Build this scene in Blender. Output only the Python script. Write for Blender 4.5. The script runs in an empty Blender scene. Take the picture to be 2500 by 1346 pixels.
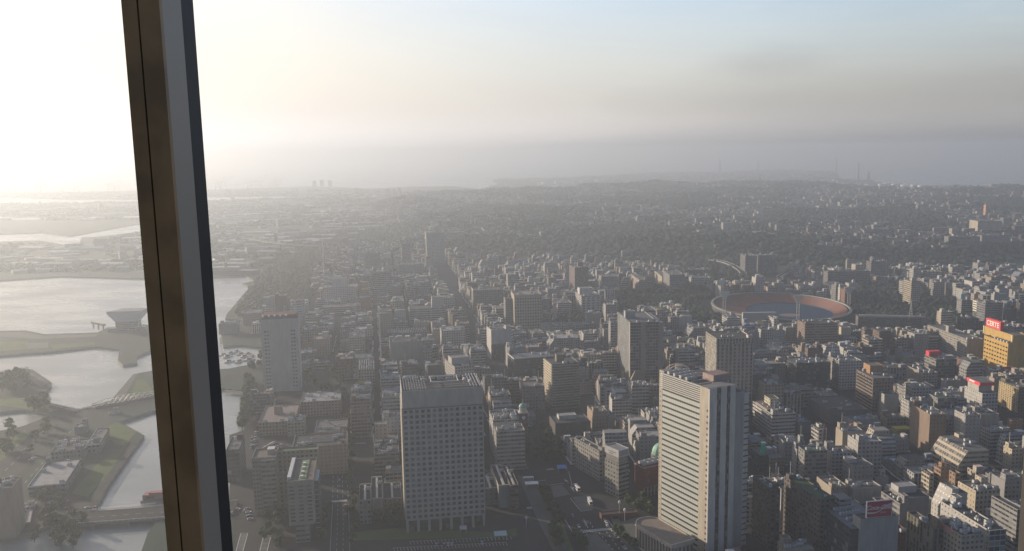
import bpy, math, random
import numpy as np
from math import sin, cos, tan, radians, hypot, pi, atan2, degrees, floor
from mathutils import Matrix, Vector

random.seed(7)
SC = bpy.context.scene
COL = SC.collection

# ------------------------------------------------------------------ camera
CAMZ = 275.0
FPX = 2115.0
PITCH = radians(8.1)
SR = 0.0149
CR = math.sqrt(1 - SR * SR)
F_ = np.array([0, cos(PITCH), -sin(PITCH)])
_U0 = np.array([0, sin(PITCH), cos(PITCH)])
_R0 = np.array([1.0, 0, 0])
R_ = _R0 * CR - _U0 * SR
U_ = _U0 * CR + _R0 * SR
cam = bpy.data.cameras.new('camera')
cam.sensor_width = 36
cam.lens = FPX / 2500 * 36
cam.clip_start = 0.1
cam.clip_end = 80000
camo = bpy.data.objects.new('camera', cam)
COL.objects.link(camo)
M = Matrix(((R_[0], U_[0], -F_[0], 0), (R_[1], U_[1], -F_[1], 0), (R_[2], U_[2], -F_[2], CAMZ), (0, 0, 0, 1)))
camo.matrix_world = M
SC.camera = camo

# ------------------------------------------------------------------ light
SUN_AZ = radians(-57)      # from the view axis, to the left
SUN_EL = radians(14)
SC.view_settings.view_transform = 'Standard'
SC.view_settings.look = 'None'
SC.view_settings.exposure = 0.75
SC.view_settings.gamma = 1
sun = bpy.data.lights.new('sun', 'SUN')
sun.energy = 4.8
sun.angle = radians(0.6)
sun.color = (1.0, 0.82, 0.62)
suno = bpy.data.objects.new('sun', sun)
COL.objects.link(suno)
sd = Vector((sin(SUN_AZ) * cos(SUN_EL), cos(SUN_AZ) * cos(SUN_EL), sin(SUN_EL)))
suno.rotation_euler = (-sd).to_track_quat('-Z', 'Y').to_euler()
suno.location = (0, 0, 900)

world = bpy.data.worlds.new('World')
SC.world = world
world.use_nodes = True
nt = world.node_tree
nt.nodes.clear()
W_ = nt.nodes.new('ShaderNodeOutputWorld')
BG = nt.nodes.new('ShaderNodeBackground')
SKY = nt.nodes.new('ShaderNodeTexSky')
SKY.sky_type = 'NISHITA'
SKY.sun_disc = False
SKY.sun_elevation = SUN_EL
SKY.sun_rotation = SUN_AZ
SKY.altitude = 50
SKY.air_density = 1.0
SKY.dust_density = 4.0
SKY.ozone_density = 1.5
BG.inputs['Strength'].default_value = 0.15


class NT:
    """short helper to wire shader nodes"""
    def __init__(s, tree): s.t = tree
    def n(s, typ, **kw):
        nd = s.t.nodes.new(typ)
        for k, v in kw.items():
            setattr(nd, k, v)
        return nd
    def put(s, sock, v):
        if hasattr(v, 'is_output') or isinstance(v, bpy.types.NodeSocket):
            s.t.links.new(v, sock)
        else:
            sock.default_value = v
    def m(s, op, a, b=0.0, c=None, clamp=False):
        nd = s.n('ShaderNodeMath', operation=op, use_clamp=clamp)
        s.put(nd.inputs[0], a); s.put(nd.inputs[1], b)
        if c is not None: s.put(nd.inputs[2], c)
        return nd.outputs[0]
    def vm(s, op, a, b):
        nd = s.n('ShaderNodeVectorMath', operation=op)
        s.put(nd.inputs[0], a); s.put(nd.inputs[1], b)
        return nd.outputs[0]
    def mix(s, f, a, b, mode='MIX'):
        nd = s.n('ShaderNodeMix', data_type='RGBA', blend_type=mode)
        s.put(nd.inputs[0], f); s.put(nd.inputs[6], a); s.put(nd.inputs[7], b)
        return nd.outputs[2]
    def noise(s, vec, scale, detail=3.0, rough=0.5):
        nd = s.n('ShaderNodeTexNoise')
        if vec is not None: s.put(nd.inputs['Vector'], vec)
        nd.inputs['Scale'].default_value = scale
        nd.inputs['Detail'].default_value = detail
        nd.inputs['Roughness'].default_value = rough
        return nd.outputs['Fac']
    def ramp(s, f, lo, hi, a=0.0, b=1.0, smooth=True):
        nd = s.n('ShaderNodeMapRange')
        if smooth: nd.interpolation_type = 'SMOOTHSTEP'
        s.put(nd.inputs[0], f)
        nd.inputs[1].default_value = lo; nd.inputs[2].default_value = hi
        nd.inputs[3].default_value = a; nd.inputs[4].default_value = b
        return nd.outputs[0]


def _world():
    g = NT(nt)
    tc = g.n('ShaderNodeTexCoord')
    dirv = tc.outputs['Generated']
    sep = g.n('ShaderNodeSeparateXYZ'); nt.links.new(dirv, sep.inputs[0])
    # thin veil of high cloud and one grey smudge, both in the sky's own directions
    mp = g.n('ShaderNodeMapping'); nt.links.new(dirv, mp.inputs[0]); mp.inputs['Scale'].default_value = (2.2, 2.2, 16)
    n1 = g.noise(mp.outputs[0], 2.3, 6, 0.6)
    wisps = g.m('MULTIPLY', g.ramp(n1, 0.50, 0.75), g.ramp(sep.outputs[2], 0.06, 0.2))
    sky = g.mix(1.0, SKY.outputs[0], (1.13, 1.115, 1.20, 1), 'MULTIPLY')
    # hazy air near the horizon: the blue washes out to a milky grey low down
    low = g.ramp(sep.outputs[2], -0.02, 0.20, 1.0, 0.0)
    bw = g.n('ShaderNodeRGBToBW'); nt.links.new(sky, bw.inputs[0])
    lum = g.n('ShaderNodeCombineColor')
    milky = g.mix(1.0, bw.outputs[0], HZCOL, 'MULTIPLY')
    c = g.mix(g.m('MULTIPLY', low, 0.9), sky, milky)
    mp2 = g.n('ShaderNodeMapping'); nt.links.new(dirv, mp2.inputs[0]); mp2.inputs['Scale'].default_value = (1, 1, 5); mp2.inputs['Rotation'].default_value = (0.25, 0.1, 0)
    n2 = g.noise(mp2.outputs[0], 5.0, 7, 0.62)
    c = g.mix(1.0, c, g.mix(n2, (0.90, 0.90, 0.92, 1), (1.10, 1.09, 1.07, 1)), 'MULTIPLY')
    c = g.mix(g.m('MULTIPLY', wisps, 0.35), c, g.mix(1.0, bw.outputs[0], (1.35, 1.32, 1.3, 1), 'MULTIPLY'))
    sx = SMUDGE
    dist = g.vm('MULTIPLY', g.vm('SUBTRACT', dirv, sx), (1.0, 1.0, 3.6))
    ln = g.n('ShaderNodeVectorMath', operation='LENGTH'); nt.links.new(dist, ln.inputs[0])
    sm = g.ramp(g.m('ADD', ln.outputs['Value'], g.m('MULTIPLY', g.noise(dirv, 14, 4), 0.06)), 0.03, 0.12, 0.14, 0.0)
    c = g.mix(sm, c, g.mix(1.0, bw.outputs[0], (0.25, 0.2, 0.25, 1), 'MULTIPLY'))
    zz = g.m('DIVIDE', sep.outputs[2], 0.032)
    glow = g.m('ADD', g.m('MULTIPLY', g.m('EXPONENT', g.m('MULTIPLY', g.m('MULTIPLY', zz, zz), -1.0)), 2.3), 1.0)
    gc = g.n('ShaderNodeCombineColor')
    for i in range(3): nt.links.new(glow, gc.inputs[i])
    c = g.mix(1.0, c, gc.outputs[0], 'MULTIPLY')
    # the bright aureole round the sun is spread thin by the haze: its peak is soft
    b2 = g.n('ShaderNodeRGBToBW'); nt.links.new(c, b2.inputs[0])
    den = g.m('ADD', g.m('MULTIPLY', g.m('MAXIMUM', g.m('SUBTRACT', b2.outputs[0], 2.8), 0.0), 0.165), 1.0)
    inv = g.m('DIVIDE', 1.0, den)
    ic = g.n('ShaderNodeCombineColor')
    for i in range(3): nt.links.new(inv, ic.inputs[i])
    c = g.mix(1.0, c, ic.outputs[0], 'MULTIPLY')
    # unseen sky behind the camera and overhead, dimmed and tinted to cut front fill
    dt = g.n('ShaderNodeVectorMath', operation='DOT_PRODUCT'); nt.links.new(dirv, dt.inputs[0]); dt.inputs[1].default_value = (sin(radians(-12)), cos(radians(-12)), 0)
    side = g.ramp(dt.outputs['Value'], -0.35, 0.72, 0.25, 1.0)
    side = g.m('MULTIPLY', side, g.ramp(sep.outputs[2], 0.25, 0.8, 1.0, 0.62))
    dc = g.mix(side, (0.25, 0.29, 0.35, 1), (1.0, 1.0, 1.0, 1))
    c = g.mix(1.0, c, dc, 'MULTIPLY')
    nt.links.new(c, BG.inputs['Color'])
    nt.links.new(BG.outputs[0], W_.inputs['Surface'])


HZCOL = (1.07, 1.065, 1.10, 1)


def ray(x, y):
    d = F_ + R_ * ((x - 1250) / FPX) - U_ * ((y - 673) / FPX)
    return d / np.linalg.norm(d)


SMUDGE = tuple(float(v) for v in ray(1850, 155))
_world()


# ------------------------------------------------------------------ pixel <-> place helpers (places of real things were surveyed from the photo)
def un(x, y, z=0.0):
    d = ray(x, y)
    t = (z - CAMZ) / d[2]
    return (d[0] * t, d[1] * t)


def proj(x, y, z):
    p = np.array([x, y, z - CAMZ])
    k = p @ F_
    if k < 1: return (-9999, -9999)
    return (1250 + FPX * (p @ R_) / k, 673 - FPX * (p @ U_) / k)


REG = {'R1': (0, 400, .3714), 'R2': (0, 850, .3685), 'R3': (520, 550, .3344), 'R4': (520, 900, .3313), 'R5': (950, 550, .2971), 'R6': (950, 900, .3313),
       'S1': (1450, 600, .2971), 'S2': (1450, 950, .2943), 'S3': (1950, 600, .2971), 'S4': (1950, 950, .2943),
       'P': (0, 0, 1.0), 'Q1': (900, 380, .32), 'Q2': (1700, 380, .32)}


def px(reg, X, Y):
    a, b, s = REG[reg]
    return a + X * s, b + Y * s


def inpoly(p, poly):
    x, y = p
    c = False
    n = len(poly)
    j = n - 1
    for i in range(n):
        xi, yi = poly[i]; xj, yj = poly[j]
        if (yi > y) != (yj > y) and x < (xj - xi) * (y - yi) / (yj - yi) + xi:
            c = not c
        j = i
    return c


def upoly(pts, z=0.0):
    return [un(a, b, z) for a, b in pts]


# ------------------------------------------------------------------ materials
MATS = {}


def newmat(name):
    m = bpy.data.materials.new(name)
    m.use_nodes = True
    t = m.node_tree
    t.nodes.clear()
    o = t.nodes.new('ShaderNodeOutputMaterial')
    b = t.nodes.new('ShaderNodeBsdfPrincipled')
    t.links.new(b.outputs[0], o.inputs[0])
    MATS[name] = m
    return m, NT(t), b


def colattr(g):
    a = g.n('ShaderNodeAttribute')
    a.attribute_name = 'Col'
    return a.outputs['Color']


def facade(name, a, b, c, d, glass=(0.022, 0.026, 0.03, 1), blinds=0.72, blindcol=(0.22, 0.22, 0.20, 1), slab=None):
    m, g, bs = newmat(name)
    col = colattr(g)
    geo = g.n('ShaderNodeNewGeometry')
    pos = geo.outputs['Position']
    mp = g.n('ShaderNodeMapping'); g.t.links.new(pos, mp.inputs[0]); mp.inputs['Scale'].default_value = (1, 1, 0.22)
    grime = g.m('ADD', g.m('MULTIPLY', g.noise(mp.outputs[0], 0.35, 4, 0.6), 0.56), 0.40)
    cc = g.n('ShaderNodeCombineColor')
    for i in range(3): g.t.links.new(grime, cc.inputs[i])
    wall = g.mix(1.0, col, cc.outputs[0], 'MULTIPLY')
    rough = 0.85
    if a is not None:
        uv = g.n('ShaderNodeUVMap')
        sp = g.n('ShaderNodeSeparateXYZ'); g.t.links.new(uv.outputs[0], sp.inputs[0])
        u, v = sp.outputs[0], sp.outputs[1]
        fu, fv = g.m('FRACT', u), g.m('FRACT', v)
        mask = g.m('MULTIPLY', g.m('MULTIPLY', g.m('GREATER_THAN', fu, a), g.m('LESS_THAN', fu, b)),
                   g.m('MULTIPLY', g.m('GREATER_THAN', fv, c), g.m('LESS_THAN', fv, d)))
        cell = g.n('ShaderNodeCombineXYZ')
        g.t.links.new(g.m('FLOOR', u), cell.inputs[0]); g.t.links.new(g.m('FLOOR', v), cell.inputs[1])
        wn = g.n('ShaderNodeTexWhiteNoise'); wn.noise_dimensions = '3D'
        g.t.links.new(g.vm('ADD', cell.outputs[0], g.vm('MULTIPLY', col, (31.7, 57.1, 91.3))), wn.inputs['Vector'])
        r = wn.outputs['Value']
        win = g.mix(g.m('GREATER_THAN', r, blinds), glass, blindcol)
        win = g.mix(g.m('MULTIPLY', r, 0.35), win, (0.09, 0.10, 0.11, 1))
        wall = g.mix(mask, wall, win)
        rough = g.m('SUBTRACT', 0.85, g.m('MULTIPLY', mask, 0.62))
    g.put(bs.inputs['Base Color'], wall)
    g.put(bs.inputs['Roughness'], rough)
    return m


facade('f_punched', .24, .76, .30, .74)
facade('f_strip', .04, .96, .36, .76)
facade('f_balcony', .06, .94, .42, .97, glass=(0.03, 0.03, 0.033, 1), blinds=0.8)
facade('f_curtain', .05, .97, .10, .93, glass=(0.025, 0.034, 0.04, 1), blinds=0.86)
facade('f_ribs', .36, .92, .04, .93)
facade('f_small', .36, .62, .36, .66)
facade('f_blank', None, None, None, None)
FAC = {'P': 'f_punched', 'S': 'f_strip', 'B': 'f_balcony', 'C': 'f_curtain', 'V': 'f_ribs', 'M': 'f_small', 'N': 'f_blank'}


def simple(name, col=None, rough=0.8, nscale=0.25, namp=0.3, metal=0.0, detail=4, bump=0.0):
    m, g, bs = newmat(name)
    base = colattr(g) if col is None else (*col, 1)
    geo = g.n('ShaderNodeNewGeometry')
    k = g.m('ADD', g.m('MULTIPLY', g.noise(geo.outputs['Position'], nscale, detail, 0.6), namp * 2), 1 - namp)
    if name == 'roof': k = g.m('MULTIPLY', k, 0.62)
    cc = g.n('ShaderNodeCombineColor')
    for i in range(3): g.t.links.new(k, cc.inputs[i])
    g.put(bs.inputs['Base Color'], g.mix(1.0, base, cc.outputs[0], 'MULTIPLY'))
    bs.inputs['Roughness'].default_value = rough
    bs.inputs['Metallic'].default_value = metal
    if rough > .85: bs.inputs['Specular IOR Level'].default_value = 0.12
    if bump:
        bn = g.n('ShaderNodeBump'); bn.inputs['Strength'].default_value = bump
        g.t.links.new(g.noise(geo.outputs['Position'], nscale * 3, 5), bn.inputs['Height'])
        g.t.links.new(bn.outputs[0], bs.inputs['Normal'])
    return m


simple('roof', None, 0.9, 0.22, 0.42, detail=6)
simple('paint', None, 0.6, 0.5, 0.12)
simple('steel', None, 0.45, 0.6, 0.15, 0.2)
simple('asphalt', (0.040, 0.041, 0.042), 0.92, 0.03, 0.45, detail=8)
simple('landfill', (0.034, 0.050, 0.042), 0.95, 0.006, 0.65, detail=9)
simple('pavement', (0.11, 0.108, 0.102), 0.9, 0.12, 0.3, detail=6)
simple('marking', (0.5, 0.5, 0.48), 0.8, 0.8, 0.35)
simple('grass', (0.075, 0.105, 0.04), 0.95, 0.05, 0.5, detail=7)
simple('stone', (0.22, 0.21, 0.19), 0.9, 0.2, 0.3)
simple('foliage', None, 0.9, 0.4, 0.45, detail=3)
simple('bark', (0.07, 0.055, 0.04), 0.95, 2, 0.3)
simple('matt', None, 0.95, 0.15, 0.25)
simple('hill', (0.05, 0.065, 0.04), 0.95, 0.008, 0.6, detail=9)
simple('pane', None, 0.14, 0.5, 0.2)
simple('glassdark', (0.022, 0.026, 0.03), 0.16, 0.5, 0.2)




def water_mat():
    m, g, bs = newmat('water')
    geo = g.n('ShaderNodeNewGeometry')
    mp = g.n('ShaderNodeMapping'); g.t.links.new(geo.outputs['Position'], mp.inputs[0]); mp.inputs['Scale'].default_value = (1, 2.2, 1); mp.inputs['Rotation'].default_value = (0, 0, 0.5)
    h = g.m('ADD', g.noise(mp.outputs[0], 0.12, 4, 0.6), g.m('MULTIPLY', g.noise(mp.outputs[0], 0.01, 3), 1.6))
    bn = g.n('ShaderNodeBump'); bn.inputs['Strength'].default_value = 0.35; bn.inputs['Distance'].default_value = 0.8
    g.t.links.new(h, bn.inputs['Height']); g.t.links.new(bn.outputs[0], bs.inputs['Normal'])
    bs.inputs['Base Color'].default_value = (0.19, 0.21, 0.205, 1)
    r = g.ramp(g.noise(mp.outputs[0], 0.006, 4), 0.35, 0.7, 0.22, 0.40)
    g.put(bs.inputs['Roughness'], r)
    bs.inputs['IOR'].default_value = 1.33
    bs.inputs['Specular IOR Level'].default_value = 1.0
    return m


water_mat()


# ------------------------------------------------------------------ mesh builder
class MB:
    def __init__(s):
        s.v = []; s.f = []; s.m = []; s.uv = []; s.c = []; s.mats = []
        s.T = None
    def setT(s, x=0, y=0, ang=0, z=0):
        s.T = (x, y, z, cos(ang), sin(ang)) if (x or y or ang or z) else None
    def P(s, p):
        if s.T:
            x, y, z, c, n = s.T
            p = (x + p[0] * c - p[1] * n, y + p[0] * n + p[1] * c, p[2] + z)
        s.v.append(p)
        return len(s.v) - 1
    def mi(s, mat):
        if mat not in s.mats: s.mats.append(mat)
        return s.mats.index(mat)
    def face(s, pts, mat, col=(.5, .5, .5), uv=None):
        ids = [s.P(p) for p in pts]
        s.f.append(ids)
        s.m.append(s.mi(mat))
        if uv is None: uv = [(0.02, 0.02)] * len(ids)
        s.uv.extend(uv)
        s.c.extend([col] * len(ids))
    def wall(s, p, q, z0, z1, mat, col, cw=3.3, fh=3.5, top=None):
        L = hypot(q[0] - p[0], q[1] - p[1])
        nu = max(1, round(L / cw)); nv = max(1, round((z1 - z0) / fh))
        p2, q2 = top if top else (p, q)
        s.face([(p[0], p[1], z0), (q[0], q[1], z0), (q2[0], q2[1], z1), (p2[0], p2[1], z1)], mat, col,
               [(0, 0), (nu, 0), (nu, nv), (0, nv)])
    def prism(s, poly, z0, z1, wmat, wcol, rmat='roof', rcol=(.3, .3, .3), par=0.0, cw=3.3, fh=3.5, bottom=False, thick=.35):
        n = len(poly)
        wm = wmat if isinstance(wmat, (list, tuple)) else [wmat] * n
        for i in range(n):
            s.wall(poly[i], poly[(i + 1) % n], z0, z1, wm[i % len(wm)], wcol, cw, fh)
        if par > 0:
            cx = sum(p[0] for p in poly) / n; cy = sum(p[1] for p in poly) / n
            R = max(hypot(p[0] - cx, p[1] - cy) for p in poly)
            k = 1 - thick * 1.4 / max(R, 1)
            ins = [(cx + (p[0] - cx) * k, cy + (p[1] - cy) * k) for p in poly]
            for i in range(n):
                j = (i + 1) % n
                s.face([(*poly[i], z1), (*poly[j], z1), (*ins[j], z1), (*ins[i], z1)], 'f_blank', wcol)
                s.face([(*ins[j], z1 - par), (*ins[i], z1 - par), (*ins[i], z1), (*ins[j], z1)], 'f_blank', wcol)
            s.face([(*p, z1 - par) for p in ins], rmat, rcol)
        else:
            s.face([(*p, z1) for p in poly], rmat, rcol)
        if bottom:
            s.face([(*p, z0) for p in reversed(poly)], rmat, rcol)
    def box(s, x0, x1, y0, y1, z0, z1, wmat='paint', wcol=(.5, .5, .5), rmat=None, rcol=None, par=0.0, **k):
        s.prism([(x0, y0), (x1, y0), (x1, y1), (x0, y1)], z0, z1, wmat, wcol, rmat or 'paint', rcol or wcol, par, **k)
    def frustum(s, r0, z0, r1, z1, mats, col, rcol=(.3, .3, .3), par=0):
        a = [(r0[0], r0[2]), (r0[1], r0[2]), (r0[1], r0[3]), (r0[0], r0[3])]
        b = [(r1[0], r1[2]), (r1[1], r1[2]), (r1[1], r1[3]), (r1[0], r1[3])]
        for i in range(4):
            j = (i + 1) % 4
            s.wall(a[i], a[j], z0, z1, mats[i], col, top=(b[i], b[j]))
        s.face([(*p, z1) for p in b], 'roof', rcol)
    def cyl(s, x, y, r, z0, z1, mat, col, n=10, r1=None, cap=True, wuv=False):
        r1 = r if r1 is None else r1
        for i in range(n):
            a, b = 2 * pi * i / n, 2 * pi * (i + 1) / n
            p0 = (x + r * cos(a), y + r * sin(a)); p1 = (x + r * cos(b), y + r * sin(b))
            q0 = (x + r1 * cos(a), y + r1 * sin(a)); q1 = (x + r1 * cos(b), y + r1 * sin(b))
            s.wall(p0, p1, z0, z1, mat, col, top=(q0, q1))
        if cap: s.face([(x + r1 * cos(2 * pi * i / n), y + r1 * sin(2 * pi * i / n), z1) for i in range(n)], mat if not wuv else 'roof', col)
    def bar(s, a, b, w, mat='steel', col=(.5, .5, .5)):
        a = Vector(a); b = Vector(b)
        d = (b - a)
        if d.length < 1e-4: return
        d.normalize()
        up = Vector((0, 0, 1)) if abs(d.z) < .9 else Vector((1, 0, 0))
        x = d.cross(up).normalized() * w / 2; y = d.cross(x).normalized() * w / 2
        r0 = [a + x + y, a - x + y, a - x - y, a + x - y]; r1 = [p + (b - a) for p in r0]
        for i in range(4):
            j = (i + 1) % 4
            s.face([tuple(r0[i]), tuple(r0[j]), tuple(r1[j]), tuple(r1[i])], mat, col)
        s.face([tuple(p) for p in r1], mat, col); s.face([tuple(p) for p in reversed(r0)], mat, col)
    def data(s, name):
        me = bpy.data.meshes.new(name)
        me.from_pydata(s.v, [], s.f)
        for m in s.mats: me.materials.append(MATS[m])
        me.polygons.foreach_set('material_index', s.m)
        ul = me.uv_layers.new(name='UVMap')
        ul.data.foreach_set('uv', np.array(s.uv, dtype=np.float32).ravel())
        ca = me.color_attributes.new('Col', 'FLOAT_COLOR', 'CORNER')
        cc = np.ones((len(s.c), 4), dtype=np.float32); cc[:, :3] = np.array(s.c, dtype=np.float32)
        ca.data.foreach_set('color', cc.ravel())
        me.update()
        return me
    def obj(s, name, parent=None, loc=None, rz=0, me=None):
        o = bpy.data.objects.new(name, me or s.data(name))
        COL.objects.link(o)
        if parent: o.parent = parent
        if loc: o.location = loc
        if rz: o.rotation_euler = (0, 0, rz)
        return o


def tag(o, label=None, cat=None, group=None, kind=None):
    if label: o['label'] = label
    if cat: o['category'] = cat
    if group: o['group'] = group
    if kind: o['kind'] = kind
    return o


def empty(name, loc, rz, label, cat, group=None):
    o = bpy.data.objects.new(name, None)
    o.empty_display_size = 5
    COL.objects.link(o)
    o.location = loc
    o.rotation_euler = (0, 0, rz)
    tag(o, label, cat, group)
    return o


def link(name, me, parent, loc=(0, 0, 0), rz=0):
    o = bpy.data.objects.new(name, me)
    COL.objects.link(o)
    o.parent = parent
    o.location = loc
    if rz: o.rotation_euler = (0, 0, rz)
    return o


# ------------------------------------------------------------------ sea and land
def flat(name, poly, z, mat, z0=None, kind='structure', label=None, cat=None):
    mb = MB()
    a = 0
    for i in range(len(poly)):
        x1, y1 = poly[i]; x2, y2 = poly[(i + 1) % len(poly)]
        a += x1 * y2 - x2 * y1
    if a < 0: poly = poly[::-1]
    mb.face([(p[0], p[1], z) for p in poly], mat)
    if z0 is not None:
        for i in range(len(poly)):
            mb.wall(poly[i], poly[(i + 1) % len(poly)], z0, z, 'stone', (.3, .3, .3))
    o = mb.obj(name)
    tag(o, label, cat, None, kind)
    return o


FAR = 26000
flat('sea', [(-FAR, -800), (FAR, -800), (FAR, FAR), (-FAR, FAR)], -3.0, 'water')

g0 = [  # the main land's shore, followed along the quays (photo pixels at ground level)
    (340, 1420), (346, 1346), (361, 1300), (392, 1262), (470, 1255), (560, 1235), (563, 1062), (596, 1050), (602, 955), (545, 948), (470, 960),
    (440, 990), (400, 1000), (371, 1003), (292, 1030), (333, 1052), (352, 1063), (300, 1130), (262, 1190), (236, 1236), (160, 1262), (80, 1300), (-250, 1330), (-300, 1080), (0, 1052),
    (60, 1040), (130, 1012), (185, 1003), (228, 992), (272, 976), (325, 914), (372, 905), (470, 905), (560, 900), (640, 884), (640, 848),
    (585, 842), (545, 846), (535, 790), (588, 790), (592, 782), (550, 778), (553, 768), (610, 700), (590, 692), (622, 686), (600, 674), (520, 676), (340, 680),
    (150, 674), (0, 684), (-400, 700), (-600, 600), (0, 590), (100, 588), (160, 598), (195, 594), (198, 580), (240, 578), (340, 566), (500, 562), (500, 545),
    (330, 548), (170, 577), (100, 568), (0, 572), (-600, 580), (-600, 545), (0, 537), (340, 534), (480, 534), (480, 526), (330, 525), (150, 530), (0, 528), (-500, 535),
    (-600, 505), (0, 500), (120, 495), (220, 496), (340, 494), (510, 490), (600, 486), (710, 485), (712, 479), (510, 481), (330, 487), (150, 487), (0, 482), (-600, 490), (-600, 470), (0, 470), (200, 468), (330, 466), (520, 463),
    (760, 455), (900, 461), (1000, 456), (1110, 455), (1170, 462), (1215, 450), (1200, 440), (1220, 436), (1400, 432), (1600, 421),
    (1740, 420), (1900, 414), (2040, 418), (2050, 436), (2130, 440), (2150, 456), (2240, 452), (2330, 455), (2380, 458), (2440, 462), (2470, 455), (2700, 452), (3200, 470), (3600, 700), (3000, 1420)]
MAIN = upoly(g0)
o = flat('ground', MAIN, 0.0, 'landfill', -3.6)

# other islands and piers
def land(name, pts, mat='landfill', z=0.05):
    return flat(name, upoly(pts), z, mat, -3.6)


land('pier', [(-300, 800), (0, 808), (62, 807), (108, 816), (238, 812), (262, 800), (350, 792), (420, 800), (420, 850), (365, 858), (335, 870), (335, 886), (300, 892), (288, 880), (292, 852), (232, 846),
              (130, 858), (0, 868), (-300, 890)])
land('island', [(-300, 925), (0, 911), (60, 900), (80, 903), (126, 934), (125, 944), (88, 974), (180, 1002), (150, 1010), (128, 1012), (60, 1000), (0, 1006), (-300, 1040)], 'landfill')
land('bank', [(345, 1346), (361, 1302), (400, 1304), (480, 1310), (480, 1500), (300, 1500)])

# city ground of asphalt, 4 mm above the land
CITY = [(575, 1420), (566, 1240), (570, 1075), (604, 1052), (612, 955), (660, 900), (650, 850), (610, 800), (640, 775), (700, 760), (770, 690), (800, 640), (860, 600), (960, 610), (1150, 640), (1500, 652), (1750, 672), (2000, 668), (2500, 668), (3100, 680), (2900, 1420)]
CITYW = upoly(CITY)
flat('street', CITYW, 0.004, 'asphalt')
flat('road', upoly([(0, 1092), (70, 1060), (150, 1028), (290, 1006), (372, 980), (470, 960), (560, 935), (640, 900), (640, 888), (560, 912), (470, 938), (372, 960), (250, 985), (130, 1012), (0, 1062)]), 0.012, 'asphalt')


# lawns
def patch(name, pts, mat, z=0.02):
    flat(name, upoly(pts), z, mat)


patch('lawn', [(0, 975), (60, 972), (150, 996), (120, 1008), (60, 998), (0, 990)], 'grass', .07)
patch('lawn', [(335, 975), (318, 968), (332, 930), (350, 925), (368, 945), (372, 965)], 'grass', .02)
patch('lawn', [(60, 1050), (0, 1080), (0, 1150), (90, 1075)], 'grass', .016)
patch('lawn', [(240, 1050), (285, 1032), (335, 1053), (300, 1090), (262, 1070)], 'grass', .018)
patch('promenade', [(272, 976), (325, 914), (335, 913), (300, 975)], 'pavement', .02)
patch('plaza', [(0, 912), (60, 903), (120, 934), (100, 945), (60, 925), (0, 930)], 'pavement', .08)


# ------------------------------------------------------------------ hills
HILLP = upoly([(880, 650), (1000, 632), (1200, 625), (1450, 634), (1700, 642), (1950, 652), (2150, 655), (2500, 640), (2900, 650), (3300, 600), (3300, 475), (2480, 470), (2130, 470), (1900, 455), (1500, 466), (1250, 478), (1000, 478), (900, 500), (930, 545), (960, 580)])
_hp = np.array(HILLP)


def polydist(x, y):
    a = _hp; b = np.roll(_hp, -1, axis=0)
    ab = b - a
    t = np.clip(((x - a[:, 0]) * ab[:, 0] + (y - a[:, 1]) * ab[:, 1]) / (ab ** 2).sum(1), 0, 1)
    return float(np.sqrt(((a[:, 0] + t * ab[:, 0] - x) ** 2 + (a[:, 1] + t * ab[:, 1] - y) ** 2).min()))


def hz(x, y):
    if not inpoly((x, y), HILLP): return -1.0
    d = polydist(x, y)
    k = min(1, d / 170.0); k = k * k * (3 - 2 * k)
    n = (sin(x * .0043 + 1.3) * cos(y * .0037 + .4) + .6 * sin(x * .0091 + y * .0072) + .35 * sin(x * .019 - y * .016 + 2)) / 1.95
    base = 36 + 21 * n + 10 * min(1, max(0, (y - 4500) / 3000)) * (1 + sin(x * .0016))
    return max(0.6, k * base)


def make_hills():
    xs = np.arange(-1700, 5200, 62.0); ys = np.arange(1850, 9200, 62.0)
    mb = MB()
    idx = {}
    Z = {}
    for i, x in enumerate(xs):
        for j, y in enumerate(ys):
            z = hz(x, y)
            Z[i, j] = z
    for i in range(len(xs) - 1):
        for j in range(len(ys) - 1):
            q = [(i, j), (i + 1, j), (i + 1, j + 1), (i, j + 1)]
            if max(Z[k] for k in q) <= 0: continue
            ids = []
            for k in q:
                if k not in idx:
                    idx[k] = len(mb.v); mb.v.append((xs[k[0]], ys[k[1]], Z[k]))
                ids.append(idx[k])
            mb.f.append(ids); mb.m.append(mb.mi('hill')); mb.uv.extend([(0, 0)] * 4); mb.c.extend([(.5, .5, .5)] * 4)
    o = mb.obj('hills')
    for p in o.data.polygons: p.use_smooth = True
    tag(o, kind='structure')


make_hills()

# ------------------------------------------------------------------ far woods: thousands of small crowns, one object
ICO = None


def ico():
    t = (1 + 5 ** .5) / 2
    v = np.array([(-1, t, 0), (1, t, 0), (-1, -t, 0), (1, -t, 0), (0, -1, t), (0, 1, t), (0, -1, -t), (0, 1, -t), (t, 0, -1), (t, 0, 1), (-t, 0, -1), (-t, 0, 1)]) / math.sqrt(1 + t * t)
    f = np.array([(0, 11, 5), (0, 5, 1), (0, 1, 7), (0, 7, 10), (0, 10, 11), (1, 5, 9), (5, 11, 4), (11, 10, 2), (10, 7, 6), (7, 1, 8), (3, 9, 4), (3, 4, 2), (3, 2, 6), (3, 6, 8), (3, 8, 9), (4, 9, 5), (2, 4, 11), (6, 2, 10), (8, 6, 7), (9, 8, 1)])
    return v, f


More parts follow.
